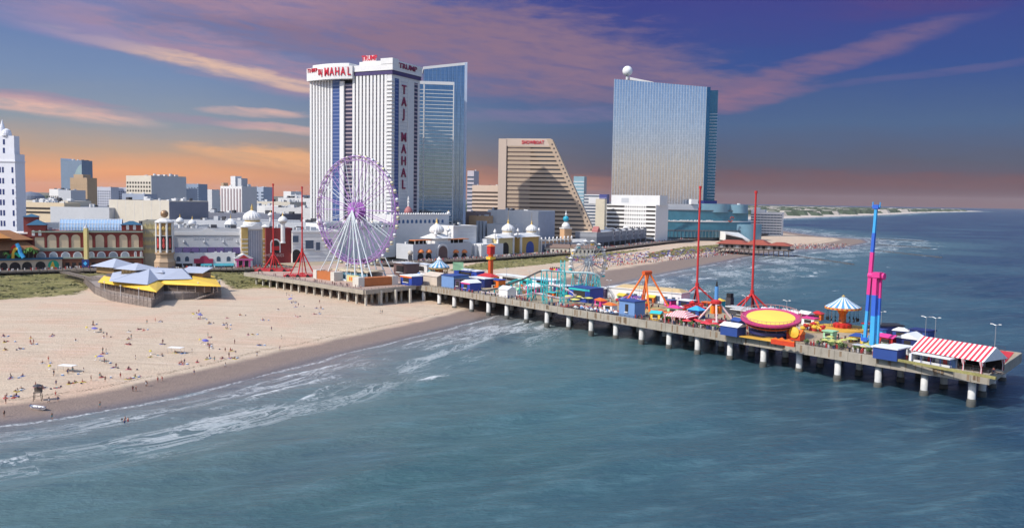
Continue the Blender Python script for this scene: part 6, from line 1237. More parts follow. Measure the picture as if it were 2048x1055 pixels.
# ------------------------------------------------------------------ rides
def swing(label, px, py, ptop, rpx, c1, c2, plat, m2, seats=20):
    p = PP(px, py); k = p.y / F; t = thing('swing_carousel', label, 'carousel', p, prz); Ht = A(px, ptop, p.y).z - DZ; r = rpx * k
    MB().lathe([(r * 1.55, .03), (r * 1.55, .55)], n=40).build('platform', plat, t); MB().lathe([(r * .5, .55), (r * .5, 1.2), (r * .22, 1.8), (r * .2, Ht * .45), (r * .34, Ht * .58), (r * .5, Ht * .64)], n=20).build('column', m2, t, True)
    MB().lathe([(r * .52, .56), (r * .54, 1.9), (r * .4, 2.4)], n=12).build('base_panels', RED, t)
    b = MB(); b.lathe([(r, Ht * .66), (r * .98, Ht * .70), (r * .55, Ht * .83), (r * .2, Ht * .96), (r * .05, Ht * 1.0)], n=48); b.build('canopy', stripes(label[:12].replace(' ', '_'), c1, c2, 1, 0, .5, .6, 16), t)
    MB().lathe([(r * .9, Ht * .62), (r * 1.03, Ht * .63), (r * 1.03, Ht * .69), (r * .9, Ht * .67)], n=36).build('rounding_board', stripes('gold_red_board', (.68, .34, .05), (.52, .10, .04), 1, 0, .5, .5, 24), t)
    MB().lathe([(.5, Ht * .99), (.7, Ht * 1.02), (.1, Ht * 1.06)], n=10).build('finial', GOLD_M, t)
    sb = MB(); sb.tube((0, 0, 0), (0, 0, -Ht * .34), .05, 4).box(-.3, .3, -.3, .3, -Ht * .36, -Ht * .34).box(-.3, .3, .2, .3, -Ht * .36, -Ht * .28); sm = sb.mesh('seat', BLACK)
    for i in range(seats):
        a_ = 2 * math.pi * i / seats; link('seat', sm, t, (r * .88 * math.cos(a_), r * .88 * math.sin(a_), Ht * .63), a_)
    return t
swing('large wave swing carousel with a blue and white striped cone on a yellow platform', 1684, 657, 593, 34, (.10, .30, .52), (.78, .78, .76), mat('mustard_platform', (.66, .38, .06), .7, var=.1), mat('orange_red_column', (.60, .16, .03), .5, var=.3, scale=.8))
# inner carousel
p = PP(878, 553); k_ = p.y / F; IC = thing('merry_go_round', 'merry-go-round with a tall blue and white cone roof on the inner pier', 'carousel', p, 0); r = 21 * k_; zt = A(878, 512, p.y).z - DZ
MB().lathe([(r * .95, .03), (r * .95, .6)], n=28).build('platform', mat('brown_entrance', (.16, .1, .09)), IC); MB().lathe([(r, zt * .45), (r * .98, zt * .52), (r * .5, zt * .68), (r * .22, zt * .8), (r * .16, zt * .82)], n=40).build('canopy', stripes('inner_cone', (.10, .34, .56), (.72, .76, .78), 1, 0, .5, .6, 14), IC)
MB().lathe([(r * .22, zt * .8), (r * .26, zt * .84), (r * .1, zt * .92), (.05, zt)], n=16).build('cupola', WHITE, IC); MB().lathe([(r * .4, .6), (r * .4, zt * .5)], n=16).build('mirror_drum', mat('orange_red_column', (.6, .16, .03)), IC); MB().lathe([(r * .92, zt * .38), (r * 1.01, zt * .39), (r * 1.01, zt * .46)], n=28).build('rounding_board', GOLD_M, IC)
for i in range(16):
    a_ = 2 * math.pi * i / 16; MB().tube((r * .82 * math.cos(a_), r * .82 * math.sin(a_), .6), (r * .82 * math.cos(a_), r * .82 * math.sin(a_), zt * .45), .12, 5).build('pole', GOLD_M, IC)
    b = MB(); x, y = r * .8 * math.cos(a_), r * .8 * math.sin(a_); b.hull([(-.8, -.3, 1.5), (.8, -.3, 1.5), (.8, .3, 1.5), (-.8, .3, 1.5)], [(-.9, -.25, 2.3), (.7, -.25, 2.3), (.7, .25, 2.3), (-.9, .25, 2.3)]).tube((.7, 0, 2.1), (1.2, 0, 3.0), .25, 5).tube((1.15, 0, 2.9), (1.6, 0, 2.6), .18, 5)
    for lx in (-.7, .6):
        for ly in (-.2, .2): b.tube((lx, ly, 1.6), (lx + .15, ly, .8), .1, 4)
    b.build('horse', [LW, BBLUE, CREAMW][i % 3], IC, loc=(x, y, 0), rz=a_ + math.pi / 2)
# round disc ride
p = PP(1540, 672); k_ = p.y / F; vx = Vector((.95, -.29, 0)); vx.rotate(Matrix.Rotation(-prz, 3, 'Z')); TILT = Matrix.Translation((0, 0, 5.6)) @ Matrix.Rotation(R(10.5), 4, vx) @ Matrix.Translation((0, 0, -5.6)); DR = thing('round_thrill_ride', 'wide round ride with a pink rim and flat yellow top above a dark drum', 'ride', p, prz); r = 59 * k_; zt = 6.8
MB().lathe([(r * .62, .03), (r * .62, 1.0), (r * .7, 1.1), (r * .72, 2.2)], n=40).build('base_drum', mat('deep_blue_drum', (.03, .04, .16), .5, var=.2, scale=.6), DR)
MB().lathe([(r * .5, 3.4), (r * .72, 4.2), (r * .9, zt - .5)], n=40).xf(TILT).build('bowl', stripes('bowl_stripes', (.30, .10, .04), (.05, .04, .09), 1, 0, .35, .5, 30), DR); MB().lathe([(r * .78, 4.5), (r * .86, 4.8), (r * .84, 5.1)], n=40).xf(TILT).build('light_band', ORANGE, DR)
MB().lathe([(r * .86, zt - .6), (r, zt - .4), (r * 1.0, zt + .25), (r * .93, zt + .32), (r * .8, zt + .1)], n=56).xf(TILT).build('pink_rim', mat('magenta_rim', (.54, .05, .17), .5), DR); MB().lathe([(r * .8, zt), (r * .8, zt + .22), (r * .05, zt + .75)], n=48).xf(TILT).build('yellow_top', mat('yellow_canvas', (.86, .62, .10), .6, var=.05), DR)
b = MB()
for i in range(44):
    a_ = 2 * math.pi * i / 44; b.tube((r * .99 * math.cos(a_), r * .99 * math.sin(a_), zt + .2), (r * .99 * math.cos(a_), r * .99 * math.sin(a_), zt + 1.7), .07, 4)
b.ring((0, 0, zt + 1.7), r * .99, .09, Vector((1, 0, 0)), Vector((0, 1, 0)), 44, 4); b.xf(TILT).build('cage_rail', mat('salmon_rail', (.52, .24, .2), .6), DR)
for i in range(10): a_ = 2 * math.pi * i / 10; MB().tube((r * .6 * math.cos(a_), r * .6 * math.sin(a_), .1), (r * .5 * math.cos(a_), r * .5 * math.sin(a_), 3.8), .2, 5).build('strut', STEEL, DR)
MB().box(-r * 1.0, r * 1.0, -r * 1.0, -r * .6, .03, .35).box(r * .3, r * 1.05, -r * .98, -r * .55, .35, .7).build('apron', mat('mustard_platform', (.66, .38, .06)), DR)
p = PP(1591, 680); oc = thing('orange_ride_car', 'orange and red show car with a round yellow front beside the round ride', 'ride car', p, prz)
MB().box(-2.6, 2.6, -1.6, 1.6, .2, 2.4).build('body', mat('flame_red', (.62, .06, .02), .5, var=.35, scale=.9), oc, rz=0); MB().lathe([(1.9, -.3), (1.9, .3), (.4, .7)], n=18).xf(Matrix.Translation((0.4, -1.7, 3.0)) @ Matrix.Rotation(math.pi / 2, 4, 'X')).build('round_front', YELLOW, oc); MB().gable(-2.8, 2.8, -1.8, 1.8, 2.4, 4, 0, .1).build('hood', ORANGE, oc)
p = PP(1566, 690); oc2 = thing('flame_panel', 'low flame-coloured panel wall in front of the round ride', 'panel', p, prz); MB().box(-4.4, 4.4, -.5, .5, .05, 1.6).build('wall', mat('flame_red', (.62, .06, .02)), oc2); b = MB(); b.vprism([(-4.4, 1.6), (-3, 2.3), (-2, 1.7), (-.6, 2.6), (.6, 1.8), (2, 2.5), (3.2, 1.7), (4.4, 2.2), (4.4, 1.6)], -.4, .4); b.build('flames', ORANGE, oc2)
# tall blue and pink booster ride
p = PP(1744, 701); k_ = p.y / F; BR = thing('booster_ride', 'tall slim blue and pink spinning arm ride rising above everything at the outer pier', 'ride', p, prz)
zh = A(1757, 552, p.y).z - DZ; zt = A(1755, 413, p.y).z - DZ
def seg(x, y, z0, z1, r, cols, nm, ax=0):
    n_ = len(cols)
    for i, (f0, f1, m_) in enumerate(cols): b = MB(); b.box(x - r, x + r, y - r, y + r, z0 + (z1 - z0) * f0, z0 + (z1 - z0) * f1); b.build(nm, m_, BR)
seg(0, 0, .03, zh + 1, .7, ((0, .45, LBLUE), (.45, .72, mat('cobalt', (.04, .13, .55), .45)), (.72, 1, PINKM)), 'tower_section'); seg(1.1, 1.2, .03, zh - 1, .4, ((0, .5, LBLUE), (.5, .74, mat('cobalt', (.04, .13, .55))), (.74, 1, PINKM)), 'rear_leg')
MB().box(-1.5, 3.2, -1.5, 2.2, .03, .7).build('foot', BLUE, BR); MB().tube((-2.9, 1.2, zh), (2.4, 1.2, zh), 1.1, 14).tube((-.5, 0, zh), (-.5, 0, zh + .01), .1, 4).build('hub', PINKM, BR); MB().box(-.9, 1.7, -.9, 1.7, zh - .4, zh + 1.3).build('hub_case', PINKM, BR)
L_ = zt - zh; CB = mat('cobalt', (.04, .13, .55)); b0 = zh - L_ * .94
AM = Matrix.Translation((-2.3, 1.0, zh)) @ Matrix.Rotation(R(2.2), 4, 'Y') @ Matrix.Translation((0, 0, -zh))
for f0, f1, m_, r_ in ((b0, b0 + L_ * .42, LBLUE, .45), (b0 + L_ * .42, zh - L_ * .28, CB, .48), (zh - L_ * .28, zh + L_ * .34, PINKM, .54), (zh + L_ * .34, zh + L_ * .62, CB, .48), (zh + L_ * .62, zt, LBLUE, .42)): MB().box(-r_, r_, -r_, r_, f0, f1).xf(AM).build('arm_section', m_, BR)
for z in (zt, b0): sc = MB().box(-1.0, 1.0, -.7, .7, z - .7, z + .6).xf(AM).build('seat_car', CB, BR); MB().tube((-1.3, 0, z), (1.3, 0, z), .4, 8).tube((-1.2, 0, z - .3), (-1.2, 0, z + 1.5), .18, 5).tube((1.2, 0, z - .3), (1.2, 0, z + 1.5), .18, 5).xf(AM).build('seat_frame', LBLUE, sc)
p = PP(1759, 669); o = stall('blue control cabin behind the tall booster ride', 1753, 676, 4, 3, 3, LBLUE, BLUE, 'flat', openf=.5)
# freefall A-frame ride with blue mast
p = PP(1431, 643); FR = thing('mast_swing_ride', 'ride with pink-white splayed legs, orange seats and a blue mast in mid-pier', 'ride', p, prz); LEGP = mat('pink_white_leg', (.70, .50, .50), .5); zk = 8.0
for a_ in (.6, 2.2, 3.9, 5.4): MB().tube((.9 * math.cos(a_), .9 * math.sin(a_), zk), (7.4 * math.cos(a_), 7.4 * math.sin(a_), .05), .38, 8).build('leg', LEGP, FR)
MB().tube((0, 0, zk - 1), (0, 0, 14.2), .75, 10).build('mast', mat('sky_blue_mast', (.10, .30, .62), .5), FR); MB().tube((0, 0, 14.2), (0, 0, 16.4), .5, 8, 0, .2).build('mast_tip', BLACK, FR); MB().tube((0, 0, 2), (0, 0, zk), .5, 8).build('spine', ORANGE, FR)
for i in range(8): a_ = i * math.pi / 4; MB().box(-.6, .6, -.5, .5, 3.4, 6.4).xf(Matrix.Rotation(a_, 4, 'Z') @ Matrix.Translation((1.7, 0, 0))).build('seat', YELLOW if i % 2 else ORANGE, FR)
MB().lathe([(2.2, zk - .6), (2.2, zk + .4), (.8, zk + 1)], n=16).build('crown', RED, FR); MB().lathe([(4.2, .03), (4.2, .7)], n=20).build('platform', RED, FR)
# orange pendulum ride
p = PP(1292, 618); PR = thing('pendulum_ride', 'orange A-frame pendulum ride with a long swinging arm', 'ride', p, prz); zk = A(1290, 545, p.y).z - DZ
for x, y in ((-8, -7), (8, -7), (-8, 7), (8, 7)): MB().tube((math.copysign(.8, x) * .2, math.copysign(1.4, y), zk), (x, y, .05), .42, 8).build('leg', ORANGE, PR)
MB().tube((0, -2.4, zk), (0, 2.4, zk), .95, 12).build('axle', mat('red_orange', (.66, .10, .02), .5), PR); MB().tube((0, 0, zk), (-2.6, 0, 3.4), .34, 8).build('arm', mat('red_orange', (.66, .1, .02)), PR)
MB().lathe([(2.6, 2.2), (2.9, 2.6), (2.6, 3.4), (.6, 3.8)], -2.8, 0, 16).build('gondola', YELLOW, PR)
for i in range(10): a_ = i * .628; MB().box(-.3, .3, -.3, .3, 1.2, 2.6).xf(Matrix.Translation((-2.8 + 2.9 * math.cos(a_), 2.9 * math.sin(a_), 0))).build('seat', RED, PR)
MB().box(-9, 9, -8, 8, .03, .4).build('platform', mat('straw_deck', (.46, .34, .14), .8), PR)
# whirling blue-purple ride next to it
def octopus(label, px, py, cm, am_, cols, L_=6.0, n=8, k_=1.0):
    p = PP(px, py); SP = thing('octopus_ride', label, 'ride', p, 0)
    MB().lathe([(1.6, .03), (1.2, 1.5), (.9, 3.6 * k_), (1.4, 4.2 * k_), (.2, 5.2 * k_)], n=14).build('column', cm, SP); MB().lathe([(L_ * 1.15, .03), (L_ * 1.15, .3)], n=24).build('platform', mat('straw_deck', (.46, .34, .14), .8), SP)
    for i in range(n):
        a_ = 2 * math.pi * i / n; e_ = Vector((math.cos(a_), math.sin(a_), 0)); am = MB().tube(e_ * .8 + Z3 * 3.6 * k_, e_ * L_ + Z3 * (2.2 + .9 * math.sin(a_ * 2)), .25, 6).build('arm', am_, SP); c = e_ * (L_ + .2) + Z3 * (1.6 + .9 * math.sin(a_ * 2)); MB().lathe([(.4, -.6), (1.1, 0), (1.0, .7), (.2, .5)], c.x, c.y, 10).xf(Matrix.Translation((0, 0, c.z))).build('tub', cols[i % len(cols)], am)
octopus('low blue and purple many-armed ride left of the orange pendulum', 1262, 607, BBLUE, PURPLE, [RED, BBLUE, PINKM, LW])
octopus('red many-armed ride with red tubs at the foot of the taller red launch mast', 1384, 624, RED, RED, [RED, mat('red_orange', (.66, .1, .02)), LW], 5, 9)
octopus('white and orange spinning ride under the coaster climb', 1042, 584, ORANGE, LW, [ORANGE, YELLOW, LW], 4.4, 8, .8)
octopus('teal and pink spinning ride behind the blue fun house', 1128, 592, TEAL, PINKM, [TEAL, PINKM, YELLOW], 4.2, 8, .9)
octopus('red and yellow children spinning ride between round ride and wave swing', 1626, 662, RED, YELLOW, [RED, YELLOW], 3.4, 7, .7)
octopus('blue and white spinning ride left of the inner carousel', 838, 560, BBLUE, LW, [BBLUE, LW, ORANGE], 4.2, 8, .9)
# small white ferris wheel
Y2 = PP(1183, 592).y; c2 = A(1177, 524, Y2); r2 = 41 / F * Y2
def tub(k):
    b = MB(); b.lathe([(.2, -1.9), (.85, -1.7), (.95, -1.0), (.9, -.95)], n=10); b.tube((0, 0, -1), (0, 0, .1), .07, 4, 1).lathe([(1.3, .1), (.1, .7)], n=10, m=1); return b.mesh('tub', [[YELLOW, LW, TEAL][k], LW])
wheel('plain_ferris', 'smaller plain white ferris wheel beside the blue fun house', c2, r2, Vector((.90, .44, 0)), Vector((-.44, .90, 0)), 16, None, mat('silver_grey_steel', (.42, .43, .44), .45), [mat('silver_grey_steel', (.42, .43, .44), .45)], LEGW, 16, .8, [(s, x, k) for s in (-3, 3) for x, k in ((-6, 1), (6, 1))], mat('silver_grey_steel', (.42, .43, .44), .45), .24, .17, tub)
# thin orange-red tower ride
p = PP(981, 556); k_ = p.y / F; RT_ = thing('drop_tower', 'slim orange-red drop tower with a wider red top behind the coaster climb', 'tower ride', p, prz); zt = A(982, 491, p.y).z - DZ
MB().box(-1.1, 1.1, -1.1, 1.1, .03, zt * .74).build('shaft', mat('red_orange', (.66, .1, .02)), RT_); MB().box(-1.7, 1.7, -1.7, 1.7, zt * .74, zt * .98).build('head', RED, RT_); MB().hip(-2, 2, -2, 2, zt * .98, zt * 1.06, 0, .1).build('cap', ORANGE, RT_); MB().box(-2, 2, -2, 2, zt * .58, zt * .66).build('seat_ring', YELLOW, RT_)
# pale green screen wall
p = PP(916, 556); gp = thing('green_screen', 'pale green billboard panel behind the inner carousel', 'billboard', p, .15); zt = A(916, 524, p.y).z - DZ; w = 21 * p.y / F
MB().box(-w / 2, w / 2, -.2, .2, zt * .5, zt).build('panel', mat('mint_green', (.34, .60, .36), .7), gp)
for x in (-w * .4, w * .4): MB().tube((x, .3, .03), (x, .3, zt * .9), .2, 6).build('post', STEEL, gp)

# roller coaster
CR = thing('roller_coaster', 'teal-legged roller coaster with a long dark climb and looping white track', 'roller coaster', (0, 0, 0))
def cp(px, py, pz):                     # ground contact pixel and pixel of the track above it
    g_ = PP(px, py); return Vector((g_.x, g_.y, A(px, pz, g_.y).z))
ctrl = [cp(965, 586, 582), cp(1000, 588, 574), cp(1045, 591, 557), cp(1082, 592, 540.5), cp(1110, 592, 541), cp(1150, 595, 544), cp(1186, 600, 546), cp(1196, 592, 556), cp(1170, 587, 566), cp(1128, 583, 572), cp(1080, 580, 567), cp(1040, 578, 558), cp(1015, 574, 566), cp(1000, 577, 574), cp(1030, 584, 580), cp(1075, 590, 574), cp(1110, 596, 570), cp(1150, 602, 588), cp(1120, 606, 595), cp(1075, 600, 586), cp(1040, 595, 590), cp(1000, 590, 589)]
def cat(p0, p1, p2, p3, t): return .5 * ((2 * p1) + (p2 - p0) * t + (2 * p0 - 5 * p1 + 4 * p2 - p3) * t * t + (3 * p1 - p0 - 3 * p2 + p3) * t ** 3)
pts = []; nC = len(ctrl); tagc = []
for i in range(nC):
    for j in range(8): pts.append(cat(ctrl[i - 1], ctrl[i], ctrl[(i + 1) % nC], ctrl[(i + 2) % nC], j / 8)); tagc.append(i)
pts = [Vector((q.x, q.y, max(q.z, DZ + .6))) for q in pts]
def rails(idx, m_, nm):
    b = MB()
    for i in idx:
        a_, c_ = pts[i], pts[(i + 1) % len(pts)]; d = (c_ - a_).normalized(); s = d.cross(Z3).normalized() * .6
        b.tube(a_ + s, c_ + s, .19, 4); b.tube(a_ - s, c_ - s, .19, 4); b.tube(a_ - Z3 * .5, c_ - Z3 * .5, .26, 5); b.tube(a_ + s, a_ - s, .09, 4); b.tube(a_ + s, a_ - Z3 * .5, .07, 4); b.tube(a_ - s, a_ - Z3 * .5, .07, 4)
    b.build(nm, m_, CR)
rails([i for i in range(len(pts)) if tagc[i] < 3], mat('dark_rail', (.09, .08, .08), .5), 'climb_track'); rails([i for i in range(len(pts)) if 3 <= tagc[i] < 8], mat('white_teal_rail', (.50, .68, .68), .5), 'high_track'); rails([i for i in range(len(pts)) if 8 <= tagc[i] < 14], TEAL, 'teal_track'); rails([i for i in range(len(pts)) if tagc[i] >= 14], mat('white_pink_rail', (.66, .54, .54), .5), 'low_track')
for i in range(0, len(pts), 3):
    q = pts[i]
    if q.z - DZ > 1.5:
        d = (pts[(i + 1) % len(pts)] - q).normalized(); s = d.cross(Z3); s.z = 0; s = s.normalized(); h_ = q.z - DZ; MB().tube(q - Z3 * .5 + s * .2, Vector((q.x, q.y, DZ)) + s * h_ * .18, .2, 5).tube(q - Z3 * .5 - s * .2, Vector((q.x, q.y, DZ)) - s * h_ * .18, .2, 5).tube(Vector((q.x, q.y, DZ + h_ * .5)) + s * h_ * .1, Vector((q.x, q.y, DZ + h_ * .5)) - s * h_ * .1, .13, 4).build('support', TEAL, CR)
for px, pb_, pt_ in ((1090, 606, 548), (1124, 609, 520), (1059, 600, 556)):
    g_ = PP(px, pb_); zt = A(px, pt_, g_.y).z
    b = MB(); 
    for sx, sy in ((-1, -1), (1, -1), (1, 1), (-1, 1)): b.tube((g_.x + sx * .9, g_.y + sy * .9, DZ), (g_.x + sx * .9, g_.y + sy * .9, zt), .17, 4)
    n_ = int((zt - DZ) / 2)
    for j in range(n_):
        z0 = DZ + j * 2
        for (ax, ay), (bx, by) in (((-1, -1), (1, -1)), ((1, -1), (1, 1)), ((1, 1), (-1, 1)), ((-1, 1), (-1, -1))): b.tube((g_.x + ax * .9, g_.y + ay * .9, z0), (g_.x + bx * .9, g_.y + by * .9, z0 + 2), .1, 4); b.tube((g_.x + ax * .9, g_.y + ay * .9, z0), (g_.x + bx * .9, g_.y + by * .9, z0), .1, 4)
    b.build('lattice_tower', TEAL, CR)
i0 = 30
for k in range(4):
    q = pts[i0 + k]; d = (pts[i0 + k + 1] - q); car = MB().box(-1.1, 1.1, -.7, .7, .15, 1.1).build('coaster_car', [RED, YELLOW, PINKM, BBLUE][k], CR, loc=(q.x, q.y, q.z), rz=math.atan2(d.y, d.x)); MB().box(-.6, -.3, -.6, .6, 1.1, 1.8).box(.4, .7, -.6, .6, 1.1, 1.8).build('seat_back', BLACK, car)

redplat('red launch platform under the taller red launch mast in mid-pier', 1362, 1410, 612, 3); redplat('red launch platform behind the pink and yellow round ride', 1480, 1520, 626, 4)
cw_ = [('yellow', YELLOW), ('red', RED), ('teal', TEAL), ('blue', BLUE), ('white', LW), ('orange', ORANGE), ('pink', PINKM), ('mint', mat('mint_green', (.34, .6, .36)))]
st_spots = [(965, 561, 'near the drop tower'), (1000, 561, 'near the drop tower'), (1048, 570, 'behind the coaster'), (1130, 582, 'behind the coaster'), (1215, 622, 'by the karts'), (1300, 606, 'before the long white hall'), (1335, 612, 'before the long white hall'), (1345, 628, 'behind the small striped tent'), (1310, 640, 'by the near railing'), (1412, 617, 'between the red masts'), (1436, 613, 'between the red masts'), (1470, 655, 'by the round ride'), (1615, 650, 'between round ride and wave swing'), (1632, 640, 'between round ride and wave swing'), (1606, 640, 'behind the round ride'), (1655, 678, 'in the lime seating area'), (1712, 688, 'left of the booster ride'), (1770, 690, 'right of the booster ride'), (1735, 662, 'behind the booster ride'), (1800, 676, 'by the blue cabins'), (1030, 590, 'under the coaster'), (1100, 596, 'under the coaster'), (1195, 612, 'by the karts'), (1240, 602, 'by the octopus ride'), (940, 566, 'on the inner pier'), (885, 560, 'on the inner pier'), (860, 553, 'on the inner pier'), (905, 566, 'on the inner pier')]
for i, (x, y, wh) in enumerate(st_spots):
    a, c = cw_[i % 8], cw_[(i * 3 + 1 + i // 8) % 8]
    stall('little %s game stall with a %s %s roof %s' % (a[0], c[0], ('flat', 'peaked', 'ridged')[i % 3], wh), x, y, 3.6 + (i * 7 % 5) * .5, 3.2, 2.7, a[1], c[1], ('flat', 'hip', 'gable')[i % 3], rz=prz + (i * 37 % 11 - 5) * .06, name='game_stall', cat='stall', rh=1.1)
tb = MB().box(-.9, .9, -.4, .4, .68, .76).box(-.9, .9, -.85, -.6, .4, .46).box(-.9, .9, .6, .85, .4, .46); tl = MB()
for x in (-.6, .6): tl.tube((x, -.7, 0), (x, -.2, .7), .05, 4).tube((x, .7, 0), (x, .2, .7), .05, 4)
tb, tl = tb.mesh('table_top', WOOD), tl.mesh('frame', DKWOOD); q = random.Random(8)
for i in range(56):
    (x, y), L0 = (((1605, 690), 24), ((1270, 632), 26), ((1385, 646), 22), ((1830, 734), 20), ((1130, 608), 24))[i % 5]; u = topier(PP(x, y))[0] + q.uniform(0, L0)
    t = thing('picnic_table', 'brown timber picnic table ' + ('in the lime umbrella seating area', 'near the orange pendulum ride', 'among the red table umbrellas', 'before the outer striped tent', 'near the yellow table umbrellas')[i % 5], 'table', onpier(u, q.uniform(2, 3) if i % 5 == 3 else q.uniform(2, 14)), q.uniform(0, 3), 'picnic tables on the pier'); link('table_top', tb, t); link('frame', tl, t)

# ------------------------------------------------------------------ umbrellas, karts, lamp posts, planters
def parasol_mesh(m_, r=1.6, h=2.5): b = MB(); b.lathe([(r, h - .55), (r * .96, h - .5), (r * .5, h - .18), (.05, h)], n=10); return b.mesh('canopy', m_), MB().tube((0, 0, 0), (0, 0, h - .1), .05, 5).lathe([(.35, 0), (.3, .12)], n=8).mesh('pole', LW)
def parasols(name, spots, m_, label, group, r=1.6, h=2.5, z=DZ, rng_=None, tilt=0.0):
    a_, c_ = parasol_mesh(m_, r, h); q = random.Random(len(spots))
    for p in spots:
        t = thing(name, label, 'umbrella', p, q.random() * 6, group); t.rotation_euler = (q.uniform(-tilt, tilt), q.uniform(-tilt, tilt), q.random() * 6); link('canopy', a_, t); link('pole', c_, t)
parasols('table_umbrella', [PP(x, y) for x, y in ((1137, 602), (1160, 603), (1176, 606), (1150, 609), (1188, 602))], mat('lemon_canvas', (.74, .66, .16), .7), 'lemon yellow table umbrella beside the blue fun house', 'yellow table umbrellas', 2.4, 3)
q = random.Random(21); sp_ = []
for i in range(20): sp_.append(PP(q.uniform(1380, 1470) - 6, 0) if False else onpier(*(lambda u, v: (u, v))(topier(PP(1378, 644))[0] + q.uniform(0, 26), q.uniform(2.5, 9))))
parasols('red_umbrella', sp_, mat('coral_red_canvas', (.66, .05, .07), .7), 'coral red table umbrella by the near railing between striped tent and blue hut', 'red table umbrellas', 1.5, 2.5)
u0 = topier(PP(1270, 630))[0]; parasols('orange_umbrella', [onpier(u0 + q.uniform(0, 24), q.uniform(10, 24)) for _ in range(16)], mat('orange_red_canvas', (.66, .14, .04), .7), 'orange-red table umbrella around the foot of the orange pendulum ride', 'orange-red table umbrellas', 1.4, 2.4)
u0 = topier(PP(1612, 690))[0]; parasols('lime_umbrella', [onpier(u0 + q.uniform(0, 22), q.uniform(4, 16)) for _ in range(18)], mat('lime_canvas', (.46, .46, .14), .7), 'dull lime table umbrella in the seating area right of the round ride', 'lime table umbrellas', 1.4, 2.4)
u0 = topier(PP(1168, 615))[0]; ks = MB().box(u0 - 4, u0 + 26, .9, 8.2, .015, .1); o = ks.build('kart_strip', mat('dark_track', (.07, .05, .06), .8), None, loc=pB, rz=prz); tag(o, 'dark kart track strip along the near railing in mid-pier', 'track')
MB(); b = MB().box(u0 - 8, u0 + 26, 8.3, 8.7, .03, .9).box(u0 - 8, u0 - 4.2, .9, 8.2, .03, .5); o = b.build('red_barrier', mat('red_brown_barrier', (.40, .08, .05), .7), None, loc=pB, rz=prz); tag(o, 'red-brown kart barrier behind the kart strip', 'barrier')
kb = MB().box(-1.1, 1.1, -.65, .65, .25, .7).hull([(-.9, -.5, .7), (.3, -.5, .7), (.3, .5, .7), (-.9, .5, .7)], [(-.7, -.4, 1.25), (-.3, -.4, 1.25), (-.3, .4, 1.25), (-.7, .4, 1.25)]).mesh('body', LW); kw = MB()
for x in (-.7, .75):
    for y in (-.7, .7): kw.tube((x, y - .1, .3), (x, y + .1, .3), .3, 8)
kw = kw.mesh('wheels', BLACK); kb2 = kb.copy(); kb2.materials.clear(); kb2.materials.append(BBLUE)
for i in range(16):
    p = onpier(u0 + 1 + (i // 2) * 3.0 + q.uniform(-.4, .4), 2.4 + (i % 2) * 2.6 + q.uniform(-.4, .4)); p.z += .1
    t = thing('go_kart', ['small white kart parked on the dark kart strip', 'small blue kart parked on the dark kart strip'][i % 3 == 2], 'kart', p, prz + q.uniform(-.3, .3), 'karts on the kart strip'); link('body', kb2 if i % 3 == 2 else kb, t)
    for x in (-.7, .75):
        for y in (-.7, .7): MB
    link('wheels', kw, t)
lm = MB().tube((0, 0, 0), (0, 0, 8.5), .12, 6, 0, .08).tube((0, 0, 8.5), (1.2, 0, 8.8), .07, 5).tube((0, 0, 8.5), (-1.2, 0, 8.8), .07, 5).mesh('post', STEEL); lh = MB().box(.9, 1.7, -.25, .25, 8.7, 8.95).box(-1.7, -.9, -.25, .25, 8.7, 8.95).mesh('lamp_head', LGREY)
for i in range(14):
    u = 20 + i * 19.5; 
    if u > PLEN - 14: continue
    t = thing('lamp_post', 'thin grey twin-headed lamp post along the far railing of the pier', 'lamp post', onpier(u, PW - 1), prz, 'lamp posts along the far railing'); link('post', lm, t); link('lamp_head', lh, t)
t = thing('lamp_post', 'thin grey lamp post behind the outer striped tent, near the blue cabin', 'lamp post', PP(1850, 682), prz); link('post', lm, t); link('lamp_head', lh, t)
# white animal-like clump and planters
p = PP(1556, 634); t = thing('white_lattice_shelter', 'long white crested shelter behind the round ride by the far railing', 'shelter', p, prz); MB().box(-9, 9, 0, 3, .03, 2.6).build('wall', LW, t); b = MB(); q2 = random.Random(4)
for i in range(26): x = -8.5 + i * .68; b.hull([(x - .5, .6, 2.6), (x + .5, .6, 2.6), (x + .5, 2.4, 2.6), (x - .5, 2.4, 2.6)], [(x - .1, 1.2, 3.2 + q2.random() * 1.4), (x + .1, 1.2, 3.4), (x + .1, 1.8, 3.4), (x - .1, 1.8, 3.3)])
b.build('crest', WHITE, t)
BUSH = mat('planter_green', (.10, .15, .05), .8, var=.4, scale=1.5)
bm_ = []
for s in range(3): b = MB(); leafcrown(b, 1.1, .9, 90, .3, s, 1.3); bm_.append(b.mesh('foliage', BUSH))
pot = MB().lathe([(.5, 0), (.7, .7)], n=10).mesh('pot', WOOD); q = random.Random(31)
for i in range(46):
    u, v = q.choice(((topier(PP(1270, 632))[0] + q.uniform(0, 20), q.uniform(2, 9)), (topier(PP(1605, 690))[0] + q.uniform(0, 28), q.uniform(2, 8)), (topier(PP(1390, 645))[0] + q.uniform(0, 22), q.uniform(1.6, 4)))); t = thing('potted_shrub', 'small green potted shrub near the pier railing among the rides', 'plant', onpier(u, v), 0, 'potted shrubs on the pier'); link('foliage', bm_[i % 3], t); link('pot', pot, t)
